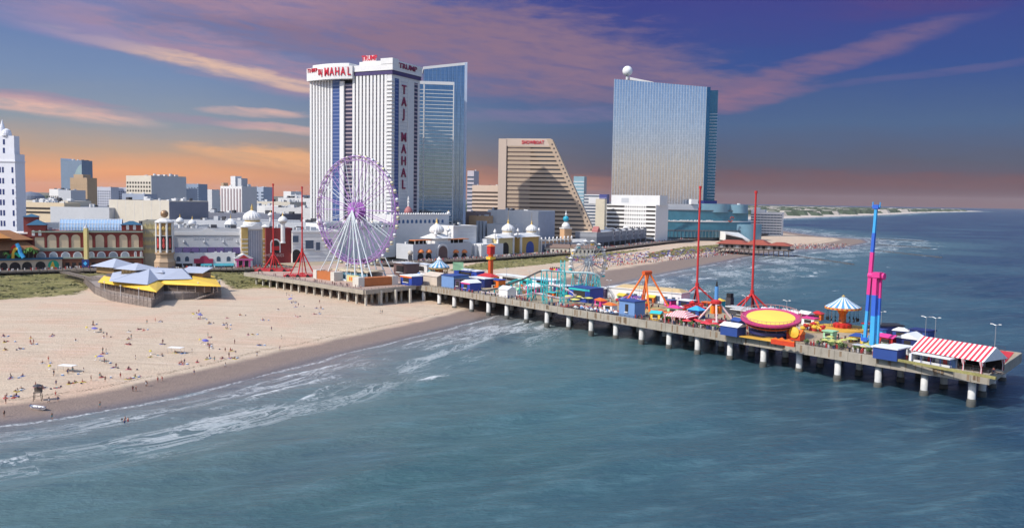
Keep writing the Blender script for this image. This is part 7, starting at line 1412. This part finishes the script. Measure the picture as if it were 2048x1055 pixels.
# wooden fenced enclosure and barrier near the booster ride
p = PP(1687, 696); t = thing('timber_enclosure', 'brown timber-walled enclosure at the near railing left of the booster ride', 'enclosure', p, prz); MB().box(-6, 6, 0, .3, .03, 2.2).box(5.7, 6, 0, 6, .03, 2.2).build('fence_wall', WOOD, t); MB().box(-5.5, 5.4, 1, 5.5, .03, .5).build('floor', mat('straw_deck', (.46, .34, .14)), t)
p = PP(1725, 704); t = thing('dark_trailer', 'low dark open trailer at the near railing beside the booster ride', 'trailer', p, prz); MB().box(-3.4, 3.4, 0, 3, .4, 2.0).build('body', BLACK, t); MB().box(-3.6, 3.6, -.1, 3.1, 2.0, 2.2).build('roof', GREYW, t)
for x in (-2, 2): MB().tube((x, -.1, .35), (x, .2, .35), .35, 10).build('wheel', DKGREY, t)
# ------------------------------------------------------------------ beach pavilion on stilts
c0 = P(300, 585, 2.4)
BR_ = thing('beach_pavilion', 'timber beach pavilion on stilts with yellow awning roofs and blue-grey upper roofs', 'pavilion', c0)
GRF = mat('blue_grey_roof', (.42, .45, .53), .6, var=.08); YRF = mat('yellow_roof', (.82, .52, .06), .6, var=.08); GWD = mat('silvered_boards', (.30, .25, .22), .9, var=.4, scale=.9)
def pl(x, y, z): return P(x, y, z) - c0
dk = [pl(x, y, 6.8) for x, y in ((168, 554), (190, 574), (222, 587), (303, 600), (327, 586), (366, 585), (441, 581), (438, 562), (300, 548), (195, 550))]
MB().prism([(p_.x, p_.y) for p_ in dk], dk[0].z - .35, dk[0].z).build('deck', GWD, BR_)
def boards(p, q, z0, z1, n, m_, nm):
    b = MB(); d = (q - p).normalized(); nn_ = Vector((d.y, -d.x, 0)) * .12
    for k in range(n):
        za, zb_ = z0 + (z1 - z0) * (k + .12) / n, z0 + (z1 - z0) * (k + .84) / n
        b.hull([(p.x, p.y, za), (q.x, q.y, za), (q.x + nn_.x, q.y + nn_.y, za), (p.x + nn_.x, p.y + nn_.y, za)], [(p.x, p.y, zb_), (q.x, q.y, zb_), (q.x + nn_.x, q.y + nn_.y, zb_), (p.x + nn_.x, p.y + nn_.y, zb_)])
    L = (q - p).length; m2 = max(2, int(L / 3.2))
    for k in range(m2 + 1): a = p.lerp(q, k / m2) + nn_ * 1.5; b.tube((a.x, a.y, z0), (a.x, a.y, z1 + 1.3), .15, 4)
    for z in (z1 + .6, z1 + 1.2): b.tube((p.x, p.y, z), (q.x, q.y, z), .08, 4)
    b.build(nm, m_, BR_)
zd = dk[0].z
for i in range(7): boards(dk[i], dk[i + 1], -.8, zd - .2, 8, GWD, 'board_skirt')
core = [dk[0].lerp(dk[1], .5), dk[2], dk[3] * .97 + dk[8] * .03, dk[4], dk[6], dk[7], dk[8], dk[9]]; cen_ = sum(core, Vector()) / len(core); core = [p_.lerp(cen_, .05) for p_ in core]
MB().prism([(p_.x, p_.y) for p_ in core], -.8, zd - .4).build('underdeck_wall', DKWOOD, BR_)
zY, zI = 10.6 - c0.z, 12.6 - c0.z
Yp = [pl(x, y, 10.6) for x, y in ((196, 563), (313, 583), (329, 567.5), (442, 572), (428, 552))]; Ip = [pl(x, y, 12.6) for x, y in ((208, 551), (296, 568.5), (314, 558.5), (385, 557.5), (384, 543))]
wl_ = [Yp[i].lerp(Ip[i], .35) for i in range(5)] + [pl(300, 540, 10.6), pl(215, 546, 10.6)]
MB().prism([(p_.x, p_.y) for p_ in wl_], zd, zY - .1).build('wall', mat('brown_glazed_wall', (.13, .09, .07), .6, var=.3, scale=.6), BR_)
for i in range(4):
    a, c, e, f = Yp[i], Yp[i + 1], Ip[i + 1], Ip[i]; up = Z3 * .25; MB().hull([a - up, c - up, e - up, f - up], [a, c, e, f]).build('yellow_awning', YRF, BR_)
    n_ = max(2, int((c - a).length / 5))
    for k in range(n_): p_ = a.lerp(c, (k + .5) / n_).lerp(cen_, .04); MB().tube((p_.x, p_.y, zd), (p_.x, p_.y, zY - .15), .15, 5).build('post', GWD, BR_)
E = [pl(218, 562, 12.7), pl(295, 569, 12.7), pl(317, 559, 12.7), pl(385, 557.5, 12.7)]; Rg = [pl(255, 549, 15.2), pl(299, 536.5, 17.6), pl(364, 536.5, 17.6)]; Bk = [pl(225, 545, 12.7), pl(290, 533, 12.7), pl(375, 538, 12.7)]
b = MB(); b.add(E + Rg + Bk, [(0, 1, 5, 4), (1, 2, 5), (2, 3, 6, 5), (3, 9, 6), (9, 8, 5, 6), (8, 7, 4, 5), (7, 0, 4), (0, 7, 8, 9, 3, 2, 1)]); b.build('grey_roof', GRF, BR_)
AMB = mat('amber_wall', (.34, .22, .09), .7)
def cup(px, py, zb_, w, d, h, rh, rz, ov=1.8):
    p_ = pl(px, py, zb_); M_ = Matrix.Translation(p_) @ Matrix.Rotation(rz, 4, 'Z'); t_ = MB().box(-w / 2, w / 2, -d / 2, d / 2, -2.5, h).xf(M_).build('cupola', AMB, BR_); MB().hip(-w / 2, w / 2, -d / 2, d / 2, h, h + rh, 0, ov).xf(M_).build('cupola_roof', GRF, t_)
    for k in range(4): MB().box(-w / 2 + w * (k + .2) / 4.2, -w / 2 + w * (k + .7) / 4.2, -d / 2 - .12, -d / 2 + .05, h * .2, h * .85).xf(M_).build('cupola_window', mat('amber_pane', (.50, .34, .14), .3), t_)
cup(274, 545, 15.0, 12, 10, 2.2, 3.0, -.5, 2.8); cup(231, 536, 12.0, 16, 14, 1.4, 4.4, -.5, 2.5)
p_ = pl(392, 556, 11.0); M_ = Matrix.Translation(p_) @ Matrix.Rotation(-.2, 4, 'Z'); t_ = MB().box(-6, 6, -3, 5, -1, 3.2).xf(M_).build('rear_room', mat('brown_board_wall', (.26, .16, .10), .8, var=.2, scale=1), BR_); MB().hull([(-8, -4.5, 3.2), (7, -4.5, 3.2), (7, 6, 5.6), (-8, 6, 5.6)], [(-8, -4.5, 3.5), (7, -4.5, 3.5), (7, 6, 5.9), (-8, 6, 5.9)]).xf(M_).build('rear_room_roof', GRF, t_)
for x, y in ((322, 549), (345, 547.5)): p_ = pl(x, y, 14.6); M_ = Matrix.Translation(p_) @ Matrix.Rotation(-.2, 4, 'Z'); t_ = MB().box(-1.5, 1.5, -1, 3, -1.5, 1.2).xf(M_).build('dormer', AMB, BR_); MB().hip(-2.1, 2.1, -1.5, 3.4, 1.2, 2.3, 0, .2).xf(M_).build('dormer_roof', GRF, t_)
st_ = [dk[5].lerp(dk[6], t0) for t0 in (.15, .75)]; dd = (st_[1] - st_[0]); ou = Vector((dd.y, -dd.x, 0)).normalized() * 3.2; b = MB()
for k in range(12): a = st_[0].lerp(st_[1], k / 12); c = st_[0].lerp(st_[1], (k + 1) / 12); zt_ = .2 + (zd - .4) * k / 12; b.hull([(a.x, a.y, zt_ - .6), (c.x, c.y, zt_ - .6), (c.x + ou.x, c.y + ou.y, zt_ - .6), (a.x + ou.x, a.y + ou.y, zt_ - .6)], [(a.x, a.y, zt_), (c.x, c.y, zt_), (c.x + ou.x, c.y + ou.y, zt_), (a.x + ou.x, a.y + ou.y, zt_)])
b.build('stairs', GWD, BR_)
for i, t0 in ((1, .6), (2, .25), (2, .7), (5, .4), (6, .2)): a = dk[i].lerp(dk[i + 1], t0); MB().tube((a.x, a.y, 0), (a.x, a.y, zd + 4.6), .11, 5).box(a.x - .35, a.x + .35, a.y - .35, a.y + .35, zd + 4.6, zd + 5).build('lamp_pole', LGREY, BR_)
rp = [P(192, 560, 7.0), P(165, 552, 6.8), P(140, 546, 6.4), P(128, 543, 6.2)]
for i in range(3):
    p_, q_ = rp[i], rp[i + 1]; d = (q_ - p_); d.z = 0; d.normalize(); nrm = Vector((-d.y, d.x, 0)) * 2.6
    t = MB().hull([p_ - nrm - Z3 * .4, q_ - nrm - Z3 * .4, q_ + nrm - Z3 * .4, p_ + nrm - Z3 * .4], [p_ - nrm, q_ - nrm, q_ + nrm, p_ + nrm])
    for s in (-1, 1):
        n_ = max(2, int((q_ - p_).length / 3))
        for k in range(n_): a = p_.lerp(q_, k / n_) + nrm * s; t.tube(a - Z3 * 5, a + Z3 * 1.2, .14, 4)
        t.tube(p_ + nrm * s + Z3 * 1.2, q_ + nrm * s + Z3 * 1.2, .08, 4)
    if i == 0: ww = thing('beach_walkway', 'raised timber walkway from the boardwalk to the yellow-roofed beach pavilion', 'walkway', (0, 0, 0))
    t.build('walkway_span', WOOD, ww)

# ------------------------------------------------------------------ people
SKIN = [mat('skin_light', (.52, .30, .21), .6, var=.03), mat('skin_tan', (.36, .18, .11), .6, var=.03), mat('skin_dark', (.14, .07, .045), .6, var=.03)]; HAIR = mat('dark_hair', (.03, .02, .015), .6, var=0)
CLOTH = [('red', mat('cloth_red', (.46, .04, .04), .8, var=0)), ('navy', mat('cloth_navy', (.03, .05, .16), .8, var=0)), ('white', mat('cloth_white', (.68, .67, .66), .8, var=0)), ('black', mat('cloth_black', (.025, .025, .03), .8, var=0)), ('teal', mat('cloth_teal', (.04, .25, .28), .8, var=0)), ('maroon', mat('cloth_maroon', (.20, .03, .06), .8, var=0))]
POSE = {
 'standing': dict(pel=(0, 0, .92), ch=(0, .02, 1.32), nk=(0, .01, 1.50), hd=(0, -.02, 1.62), tp=(0, -.02, 1.74), ls=(.17, .02, 1.40), le=(.24, .03, 1.14), lw=(.25, -.06, .88), rs=(-.17, .02, 1.40), re=(-.25, .03, 1.14), rw=(-.24, -.05, .88), lh=(.09, 0, .88), lk=(.11, -.02, .48), la=(.12, .03, .07), lt=(.14, -.12, .03), rh=(-.09, 0, .88), rk=(-.11, -.02, .48), ra=(-.12, .03, .07), rt=(-.14, -.12, .03)),
 'walking': dict(pel=(0, 0, .91), ch=(0, -.03, 1.31), nk=(0, -.04, 1.49), hd=(0, -.08, 1.61), tp=(0, -.08, 1.73), ls=(.17, -.03, 1.39), le=(.22, .12, 1.14), lw=(.22, .10, .90), rs=(-.17, -.03, 1.39), re=(-.22, -.16, 1.14), rw=(-.20, -.34, .98), lh=(.09, 0, .87), lk=(.10, -.16, .50), la=(.10, -.22, .08), lt=(.11, -.36, .06), rh=(-.09, 0, .87), rk=(-.10, .08, .47), ra=(-.10, .32, .15), rt=(-.11, .26, .03)),
 'sitting': dict(pel=(0, .1, .12), ch=(0, .20, .50), nk=(0, .19, .67), hd=(0, .15, .80), tp=(0, .15, .92), ls=(.17, .20, .58), le=(.27, .34, .34), lw=(.26, .40, .08), rs=(-.17, .20, .58), re=(-.25, .05, .40), rw=(-.16, -.18, .36), lh=(.10, .06, .12), lk=(.14, -.36, .36), la=(.13, -.66, .06), lt=(.14, -.80, .05), rh=(-.10, .06, .12), rk=(-.14, -.36, .40), ra=(-.13, -.62, .06), rt=(-.14, -.76, .05)),
 'lying': dict(pel=(0, 0, .13), ch=(0, .40, .15), nk=(0, .58, .16), hd=(0, .71, .17), tp=(0, .83, .17), ls=(.17, .47, .14), le=(.34, .30, .09), lw=(.30, .04, .07), rs=(-.17, .47, .14), re=(-.30, .66, .10), rw=(-.12, .86, .09), lh=(.09, -.05, .12), lk=(.13, -.46, .12), la=(.12, -.86, .08), lt=(.13, -.94, .14), rh=(-.09, -.05, .12), rk=(-.12, -.42, .30), ra=(-.12, -.72, .07), rt=(-.12, -.84, .06))}
RAD = dict(pel=.145, ch=.15, nk=.06, hd=.10, tp=.07, ls=.07, le=.048, lw=.036, rs=.07, re=.048, rw=.036, lh=.10, lk=.066, la=.045, lt=.035, rh=.10, rk=.066, ra=.045, rt=.035)
EDG = [('pel', 'ch'), ('ch', 'nk'), ('nk', 'hd'), ('hd', 'tp'), ('ch', 'ls'), ('ls', 'le'), ('le', 'lw'), ('ch', 'rs'), ('rs', 're'), ('re', 'rw'), ('pel', 'lh'), ('lh', 'lk'), ('lk', 'la'), ('la', 'lt'), ('pel', 'rh'), ('rh', 'rk'), ('rk', 'ra'), ('ra', 'rt')]
KEY = list(RAD)
def person_base(pose):
    J = POSE[pose]; me = bpy.data.meshes.new('person'); me.from_pydata([J[k] for k in KEY], [(KEY.index(a), KEY.index(b)) for a, b in EDG], []); o = bpy.data.objects.new('person', me); scene.collection.objects.link(o)
    o.modifiers.new('skin', 'SKIN'); ly = me.skin_vertices[0] if len(me.skin_vertices) else None
    for i, k in enumerate(KEY): ly.data[i].radius = (RAD[k], RAD[k]); ly.data[i].use_root = (i == 0)
    sb = o.modifiers.new('smooth', 'SUBSURF'); sb.levels = 1; sb.render_levels = 1
    bpy.context.view_layer.update(); r = bpy.data.meshes.new_from_object(o.evaluated_get(bpy.context.evaluated_depsgraph_get())); bpy.data.objects.remove(o); return r
def near(c, pose, keys):
    J = POSE[pose]; best = min(KEY, key=lambda k: (Vector(J[k]) - c).length); return best in keys
PM = {}
for pose in POSE:
    base_ = person_base(pose)
    cen = [p_.center.copy() for p_ in base_.polygons]
    J = POSE[pose]
    def seg_d(c, a, b_): a, b_ = Vector(J[a]), Vector(J[b_]); d = b_ - a; t = max(0, min(1, (c - a).dot(d) / d.length_squared)); return (c - a - d * t).length
    lab = []
    for c in cen:
        torso = min(seg_d(c, 'pel', 'ch'), seg_d(c, 'ch', 'nk') + .05); arms = min(seg_d(c, a, b_) for a, b_ in (('ls', 'le'), ('le', 'lw'), ('rs', 're'), ('re', 'rw'))); th = min(seg_d(c, 'lh', 'lk'), seg_d(c, 'rh', 'rk')); sh = min(seg_d(c, 'lk', 'la'), seg_d(c, 'rk', 'ra')); hd = seg_d(c, 'nk', 'tp')
        m_ = min(torso, arms, th, sh, hd); hipd = (c - Vector(J['pel'])).length
        if hipd < .30 and m_ != arms: lab.append('h')
        elif m_ == torso: lab.append('t')
        elif m_ == th: lab.append('u')
        elif m_ == hd: lab.append('r' if (c - Vector(J['tp'])).length < .125 else 's')
        else: lab.append('s')
    for ci, (cn, cm) in enumerate(CLOTH):
        for full in (0, 1):
            me = base_.copy(); me.name = 'person'; me.materials.clear()
            for m_ in (SKIN[(ci + full) % 3], cm, HAIR, CLOTH[(ci * 2 + 1) % 6][1]): me.materials.append(m_)
            me.polygons.foreach_set('material_index', [{'h': 1 if not full else 3, 't': (1 if full else (1 if ci in (1, 3) else 0)), 'u': 3 if full else 0, 'r': 2, 's': 0}[l] for l in lab]); me.polygons.foreach_set('use_smooth', [True] * len(lab)); PM[pose, ci, full] = me
NP = 0
def person(p, pose, ci, full, where, group, rz):
    global NP; NP += 1
    o = link('person', PM[pose, ci, full], None, p, rz); sc_ = rnd.uniform(1.0, 1.12); o.scale = (sc_,) * 3
    return tag(o, ('person in a %s top and shorts %s %s' if full else 'person in %s swimwear %s %s') % (CLOTH[ci][0], pose, where), 'person', group)
q = random.Random(77)
clusters = [(5, 673, 3), (19, 683, 2), (61, 675, 1), (96, 672, 2), (60, 688, 3), (160, 681, 1), (184, 649, 3), (198, 665, 2), (212, 673, 2), (254, 663, 1), (252, 677, 3), (287, 647, 1), (317, 643, 2), (285, 659, 3), (251, 688, 2), (317, 688, 2), (206, 706, 3), (210, 725, 2), (224, 735, 2), (271, 721, 1), (263, 738, 3), (312, 712, 3), (358, 706, 2), (366, 706, 1), (389, 706, 1), (363, 727, 4), (384, 724, 1), (411, 716, 2), (418, 723, 1), (447, 715, 1), (453, 715, 2), (466, 715, 2), (392, 626, 3), (403, 638, 2), (416, 646, 2), (454, 637, 1), (482, 631, 2), (452, 649, 3), (450, 657, 2), (413, 674, 3), (415, 692, 2), (427, 698, 2), (468, 688, 1), (462, 702, 3), (94, 724, 2), (113, 751, 2), (140, 748, 2), (153, 744, 1), (176, 744, 1), (26, 756, 3), (43, 749, 1), (150, 766, 4), (174, 763, 1), (205, 755, 2), (213, 761, 1), (245, 753, 1), (253, 755, 2), (266, 753, 2), (29, 780, 2), (41, 781, 1), (70, 776, 3), (90, 776, 3), (109, 773, 2), (22, 793, 3), (5, 793, 2), (575, 591, 2), (585, 605, 2), (599, 613, 2), (638, 605, 1), (555, 620, 1), (637, 617, 3), (631, 627, 2), (644, 627, 1), (593, 632, 2), (530, 640, 2), (505, 668, 2), (548, 662, 1), (17, 700, 2), (38, 697, 2), (520, 690, 2), (560, 678, 1)]
walkers = [(106, 804, 2), (118, 793, 1), (13, 807, 1), (10, 831, 1), (191, 816, 1), (103, 838, 1), (266, 783, 2), (292, 773, 1), (297, 773, 1), (316, 765, 1), (328, 762, 1), (385, 749, 1), (447, 735, 1), (508, 712, 1), (560, 700, 1), (763, 627, 2)]
TOW = [mat('towel_' + n_, c_, .9, var=.05) for n_, c_ in (('white', (.66, .65, .63)), ('red', (.48, .06, .07)), ('blue', (.14, .22, .5)), ('yellow', (.62, .5, .12)), ('pink', (.6, .26, .3)))]
towm = [MB().box(-.5, .5, -.95, .95, 0, .05).mesh('beach_towel', m_) for m_ in TOW]; cool = MB().box(-.35, .35, -.22, .22, 0, .36).box(-.37, .37, -.24, .24, .37, .46, 1).mesh('cool_box', [BBLUE, LW])
bagm = MB().lathe([(.22, 0), (.3, .12), (.26, .34), (.12, .42)], n=8).mesh('beach_bag', mat('bag_dark', (.06, .05, .08), .8))
TN = ['white', 'red', 'blue', 'yellow', 'pink']
def band_(py, px): return 'at the back of the beach' if py < 655 + (640 - px) * .04 - 10 else ('midway down the beach' if py < 712 else 'close to the wet sand')
for px, py, n_ in clusters:
    c = PG(px, py)
    for i in range(n_):
        x, y = c.x + q.uniform(-1.6, 1.6), c.y + q.uniform(-1.8, 1.8); p = Vector((x, y, gz(x, y))); pose = q.choice(['sitting', 'sitting', 'lying', 'standing'] if n_ > 1 else ['standing', 'sitting']); ci = q.randrange(6); rz = q.uniform(0, 6.28)
        if pose in ('lying', 'sitting'):
            k = q.randrange(5); t = link('beach_towel', towm[k], None, (p.x, p.y, p.z + .01), rz); tag(t, '%s beach towel spread on the sand %s' % (TN[k], band_(py, px)), 'towel', 'towels on the near beach'); p.z += .05
        person(p, pose, ci, 0, band_(py, px), 'people on the near beach', rz)
    if n_ > 1:
        x, y = c.x + q.uniform(1.4, 2.4), c.y + q.uniform(-1, 1); o = link(*(('cool_box', cool) if q.random() < .5 else ('beach_bag', bagm)), None, (x, y, gz(x, y)), q.random() * 3); tag(o, ('small blue cool box with a white lid ' if o.name[0] == 'c' else 'small dark beach bag ') + band_(py, px), 'cool box' if o.name[0] == 'c' else 'bag', 'bags and boxes on the near beach')
for px, py, n_ in walkers:
    c = PG(px, py)
    for i in range(n_): x, y = c.x + q.uniform(-1, 1), c.y + q.uniform(-1, 1); person(Vector((x, y, gz(x, y))), q.choice(['standing', 'walking']), q.randrange(6), 0, 'on the wet sand by the waterline', 'people along the waterline', q.uniform(0, 6.28))
for px, py in ((244, 842), (249, 845), (250, 839), (256, 842)): c = P(px, py, 0); person(Vector((c.x, c.y, -.75)), 'standing', q.randrange(6), 0, 'waist-deep in the surf at the left', 'bathers in the surf', q.uniform(0, 6.28))
def gpar(px, py, m_, lab, r=1.25, h=2.1, group=None, tilt=.25):
    c = PG(px, py); a_, k_ = parasol_mesh(m_, r, h); t = thing('beach_umbrella', lab, 'umbrella', c, 0, group); t.rotation_euler = (q.uniform(-tilt, tilt), q.uniform(-tilt, tilt), 0); link('canopy', a_, t); link('pole', k_, t)
VIO = mat('violet_blue_canvas', (.12, .12, .42), .8); YC = mat('yellow_canvas_small', (.66, .52, .08), .8)
for px, py, lab in ((189, 664, 'at the back of the near beach'), (201, 722, 'midway on the near beach below the pavilion'), (410, 688, 'midway on the near beach near the middle'), (399, 636, 'just below the pavilion on the near beach'), (582, 603, 'beside the wheel platform columns')): gpar(px, py, VIO, 'violet-blue beach umbrella ' + lab)
for px, py, lab in ((175, 660, 'in the upper left of the near beach'), (191, 720, 'left of a violet-blue umbrella midway'), (99, 738, 'alone toward the left water edge'), (302, 708, 'in the middle of the near beach'), (386, 633, 'below the right end of the pavilion'), (401, 685, 'near the middle violet-blue umbrella')): gpar(px, py, YC, 'small yellow beach flag shade ' + lab, .55, 1.7)
for px, py, lab in ((135, 742, 'left one'), (352, 705, 'right one')):
    c = PG(px, py); t = thing('sun_shelter', 'white flat sun shelter on four poles on the near beach, ' + lab, 'shelter', c, -.2); MB().box(-2.6, 2.6, -1.3, 1.3, 1.9, 2.0).build('canopy', LW, t)
    for x in (-2.5, 2.5):
        for y in (-1.2, 1.2): MB().tube((x, y, 0), (x, y, 1.9), .05, 4).build('pole', STEEL, t)
c = PG(76, 800); t = thing('lifeguard_stand', 'dark lifeguard stand with a ladder at the water edge on the left', 'lifeguard stand', c, .3)
for x in (-.8, .8):
    for y in (-.7, .7): MB().tube((x * 1.25, y * 1.2, 0), (x, y, 2.2), .09, 5).build('leg', DKWOOD, t)
MB().box(-1, 1, -.9, .9, 2.2, 2.4).box(-1, 1, .7, .9, 2.4, 3.5).build('seat', WOOD, t); MB().lathe([(1.3, 4.0), (.7, 4.4), (.05, 4.6)], n=8).tube((0, 0, 2.4), (0, 0, 4.4), .06, 5).build('parasol', DKGREY, t)
c = PG(76, 818); t = thing('rowing_boat', 'white lifeguard rowing boat pulled up on the wet sand', 'boat', c, R(-25)); ring0, ring1 = [], []
st = [(-3, .05, .25), (-2.6, .6, .05), (-1, .95, 0), (1, .95, 0), (2.4, .6, .08), (3.1, .05, .35)]
b = MB(); L0 = [(x, -w, .75 + z) for x, w, z in st] + [(x, w, .75 + z) for x, w, z in st[::-1]]; L1 = [(x * .92, -w * .45, .05 + z) for x, w, z in st] + [(x * .92, w * .45, .05 + z) for x, w, z in st[::-1]]
b.add(L1 + L0, [(i, (i + 1) % 12, 12 + (i + 1) % 12, 12 + i) for i in range(12)] + [tuple(range(11, -1, -1))]); b.build('hull', LW, t)
MB().path(L0, .06, 4, 0, True).build('gunwale', NAVY, t)
for x in (-1.2, .3, 1.6): MB().box(x, x + .3, -.8, .8, .5, .56).build('thwart', WOOD, t)

# people on the pier and boardwalk
def pier_person(u, v, z=.02):
    pose = q.choice(['standing', 'walking', 'standing']); ci = q.randrange(6); p = onpier(u, v); p.z += z
    person(p, pose, ci, 1, 'on the pier deck among the rides', 'people on the pier', q.uniform(0, 6.28))
zones = [((1600, 690), 34, 2, 22, 38), ((1270, 634), 34, 2, 16, 24), ((1390, 648), 22, 1.5, 9, 10), ((1690, 695), 10, 2, 10, 10), ((1830, 730), 26, 1, 4, 12), ((1160, 618), 30, 8.5, 20, 12), ((1000, 598), 40, 1, 8, 8)]
for (x, y), L_, v0, v1, n_ in zones:
    u0 = topier(PP(x, y))[0]
    for _ in range(n_): pier_person(u0 + q.uniform(0, L_), q.uniform(v0, v1))
for i in range(38):
    a_ = q.random(); p = q0.lerp(q1, .05 + .9 * a_) + py_ * q.uniform(1.5, 6); person(Vector((p.x, p.y, DZ + .03)), q.choice(['standing', 'walking']), q.randrange(6), 1, 'along the front edge of the wheel platform', 'people on the wheel platform', q.uniform(0, 6.28))
print('PEOPLE', NP)
b = MB(); q = random.Random(5)
def mini(b, p, s=1.0):
    h = q.uniform(1.5, 1.8) * s; w = .24 * s; m_ = q.randrange(4); b.hull([(p.x - w, p.y - .15, p.z), (p.x + w, p.y - .15, p.z), (p.x + w, p.y + .15, p.z), (p.x - w, p.y + .15, p.z)], [(p.x - w * 1.1, p.y - .16, p.z + h * .82), (p.x + w * 1.1, p.y - .16, p.z + h * .82), (p.x + w * 1.1, p.y + .16, p.z + h * .82), (p.x - w * 1.1, p.y + .16, p.z + h * .82)], m_); b.lathe([(.05, p.z + h * .82), (.13, p.z + h * .9), (.05, p.z + h)], p.x, p.y, 5, 4)
for i in range(620):
    px = q.uniform(0, 1420) if i % 3 else q.uniform(840, 1330); p = bwp(px, q.uniform(1.5, 17)); mini(b, p)
tag(b.build('boardwalk_crowd', [c_[1] for c_ in CLOTH[:4]] + [SKIN[0]]), 'dense tiny crowd strolling along the whole boardwalk', 'crowd', None, 'stuff')
b = MB()
def north(t_, s_): lo = (1190 + 310 * t_, 536 - 30 * t_); hi = (1120 + 330 * t_, 518 - 22 * t_); return PG(lo[0] + (hi[0] - lo[0]) * s_, lo[1] + (hi[1] - lo[1]) * s_)
for i in range(900): mini(b, north(q.random(), q.random() ** 1.2), q.uniform(.6, 1.1))
for i in range(260): p = PG(q.uniform(1585, 1735), 0) if False else P(q.uniform(1585, 1700), q.uniform(488, 498), 1.2); mini(b, p, q.uniform(.8, 1.2))
bp = MB(); zs_ = [(topier(PP(x, y))[0], L_) for (x, y), L_ in (((900, 580), 60), ((1120, 606), 40), ((1270, 632), 45), ((1450, 660), 20), ((1600, 685), 45), ((1700, 700), 30))]
for i in range(420): u0, L_ = zs_[i % 6]; mini(bp, onpier(u0 + q.uniform(0, L_), q.choice((q.uniform(1, 4), q.uniform(4, 40)))) + Z3 * .02, 1.0)
tag(bp.build('pier_crowd', [c_[1] for c_ in CLOTH[:4]] + [SKIN[0]]), 'crowd of visitors threading between the rides on the pier deck', 'crowd', None, 'stuff')
tag(b.build('beach_crowd', [c_[1] for c_ in CLOTH[:4]] + [SKIN[0]]), 'mass of tiny bathers packed on the far beach beyond the pier', 'crowd', None, 'stuff')
uc = [('violet', mat('deep_violet_canvas', (.09, .06, .26), .8)), ('dark navy', mat('dark_navy_canvas', (.04, .05, .14), .8)), ('white', mat('white_canvas', (.66, .66, .68), .8)), ('red', mat('red_canvas', (.5, .05, .06), .8))]
um = [parasol_mesh(m_, 1.7, 2.4) for _, m_ in uc]
for i in range(190):
    k = q.choice((0, 0, 0, 1, 1, 2, 3) if i % 4 else (0, 1)); c = north(q.random(), .18 + .8 * q.random()); t = thing('beach_umbrella', '%s beach umbrella in the packed rows on the far beach beyond the pier' % uc[k][0], 'umbrella', c, 0, 'umbrellas on the far beach'); link('canopy', um[k][0], t); link('pole', um[k][1], t)

# dune grass tufts
b = MB(); q = random.Random(15)
polys = [[(p.x, p.y) for p in (P(x, y, 3) for x, y in gp)] for gp in grass_px]
def tufts(poly, n, sz):
    xs = [p[0] for p in poly]; ys = [p[1] for p in poly]; X_ = np.array([q.uniform(min(xs), max(xs)) for _ in range(n)]); Y_ = np.array([q.uniform(min(ys), max(ys)) for _ in range(n)]); k = inside(poly, X_, Y_); D_, _ = sdist(X_, Y_); Zs = hgt(D_)
    for x, y, z, ok in zip(X_, Y_, Zs, k):
        if not ok: continue
        for j in range(4):
            a = q.random() * 6.28; s = sz * q.uniform(.5, 1.2); dx_, dy_ = math.cos(a) * s * .5, math.sin(a) * s * .5; h = s * q.uniform(.22, .5); ox, oy = q.uniform(-.5, .5), q.uniform(-.5, .5)
            b.add([(x + ox - dx_, y + oy - dy_, z), (x + ox + dx_, y + oy + dy_, z), (x + ox + dx_ * 1.6 + q.uniform(-.3, .3), y + oy + dy_ * 1.6, z + h), (x + ox - dx_ * 1.3, y + oy - dy_ * 1.3 + q.uniform(-.3, .3), z + h * .8)], [(0, 1, 2, 3)], q.choice((0, 0, 1, 2)))
tufts(polys[0], 7000, 1.3); tufts(polys[1], 3600, 1.7); tufts(polys[2], 2600, 2.0)
tag(b.build('dune_grass', [mat('dune_green', (.22, .21, .10), .9, var=.3, scale=.5), mat('dune_straw', (.36, .31, .18), .9, var=.2, scale=.5), mat('dune_dark', (.14, .145, .07), .9)]), 'rough green dune grass between boardwalk and sand', 'grass', None, 'stuff')
# rock groynes off the point
for lab, a, c in (('nearest dark rock groyne running out from the far point', (1590, 512), (1708, 529)), ('longest dark rock groyne out beyond the surf of the point', (1740, 500), (1884, 515)), ('rock groyne just off the tip of the sand point', (1752, 489), (1860, 496)), ('farthest thin rock groyne in the inlet', (1745, 478), (1850, 482))):
    p_, r_ = P(*a, 0), P(*c, 0); b = MB(); n_ = 60
    for i in range(n_):
        o = p_.lerp(r_, i / n_) + Vector((q.uniform(-1, 1), q.uniform(-1, 1), 0)); s = q.uniform(1.0, 2.0); b.lathe([(s, -.6), (s * .9, .3), (s * .4, .9)], o.x, o.y, 6, ph=q.random())
    tag(b.build('rock_groyne', mat('groyne_rock', (.08, .075, .08), .9)), lab, 'groyne')

# thin sea air
b = MB().box(-24600, 24600, -24600, 24600, -7.5, 275); me = b.mesh('haze', []); m = bpy.data.materials.new('sea_air'); m.use_nodes = True; nt = m.node_tree; nt.nodes.clear(); pv = nt.nodes.new('ShaderNodeVolumePrincipled'); oo = nt.nodes.new('ShaderNodeOutputMaterial'); nt.links.new(pv.outputs[0], oo.inputs['Volume'])
pv.inputs['Color'].default_value = (.86, .84, .86, 1); pv.inputs['Density'].default_value = 0.000014; pv.inputs['Anisotropy'].default_value = 0.0; me.materials.append(m); tag(link('haze', me), None, None, None, 'stuff')
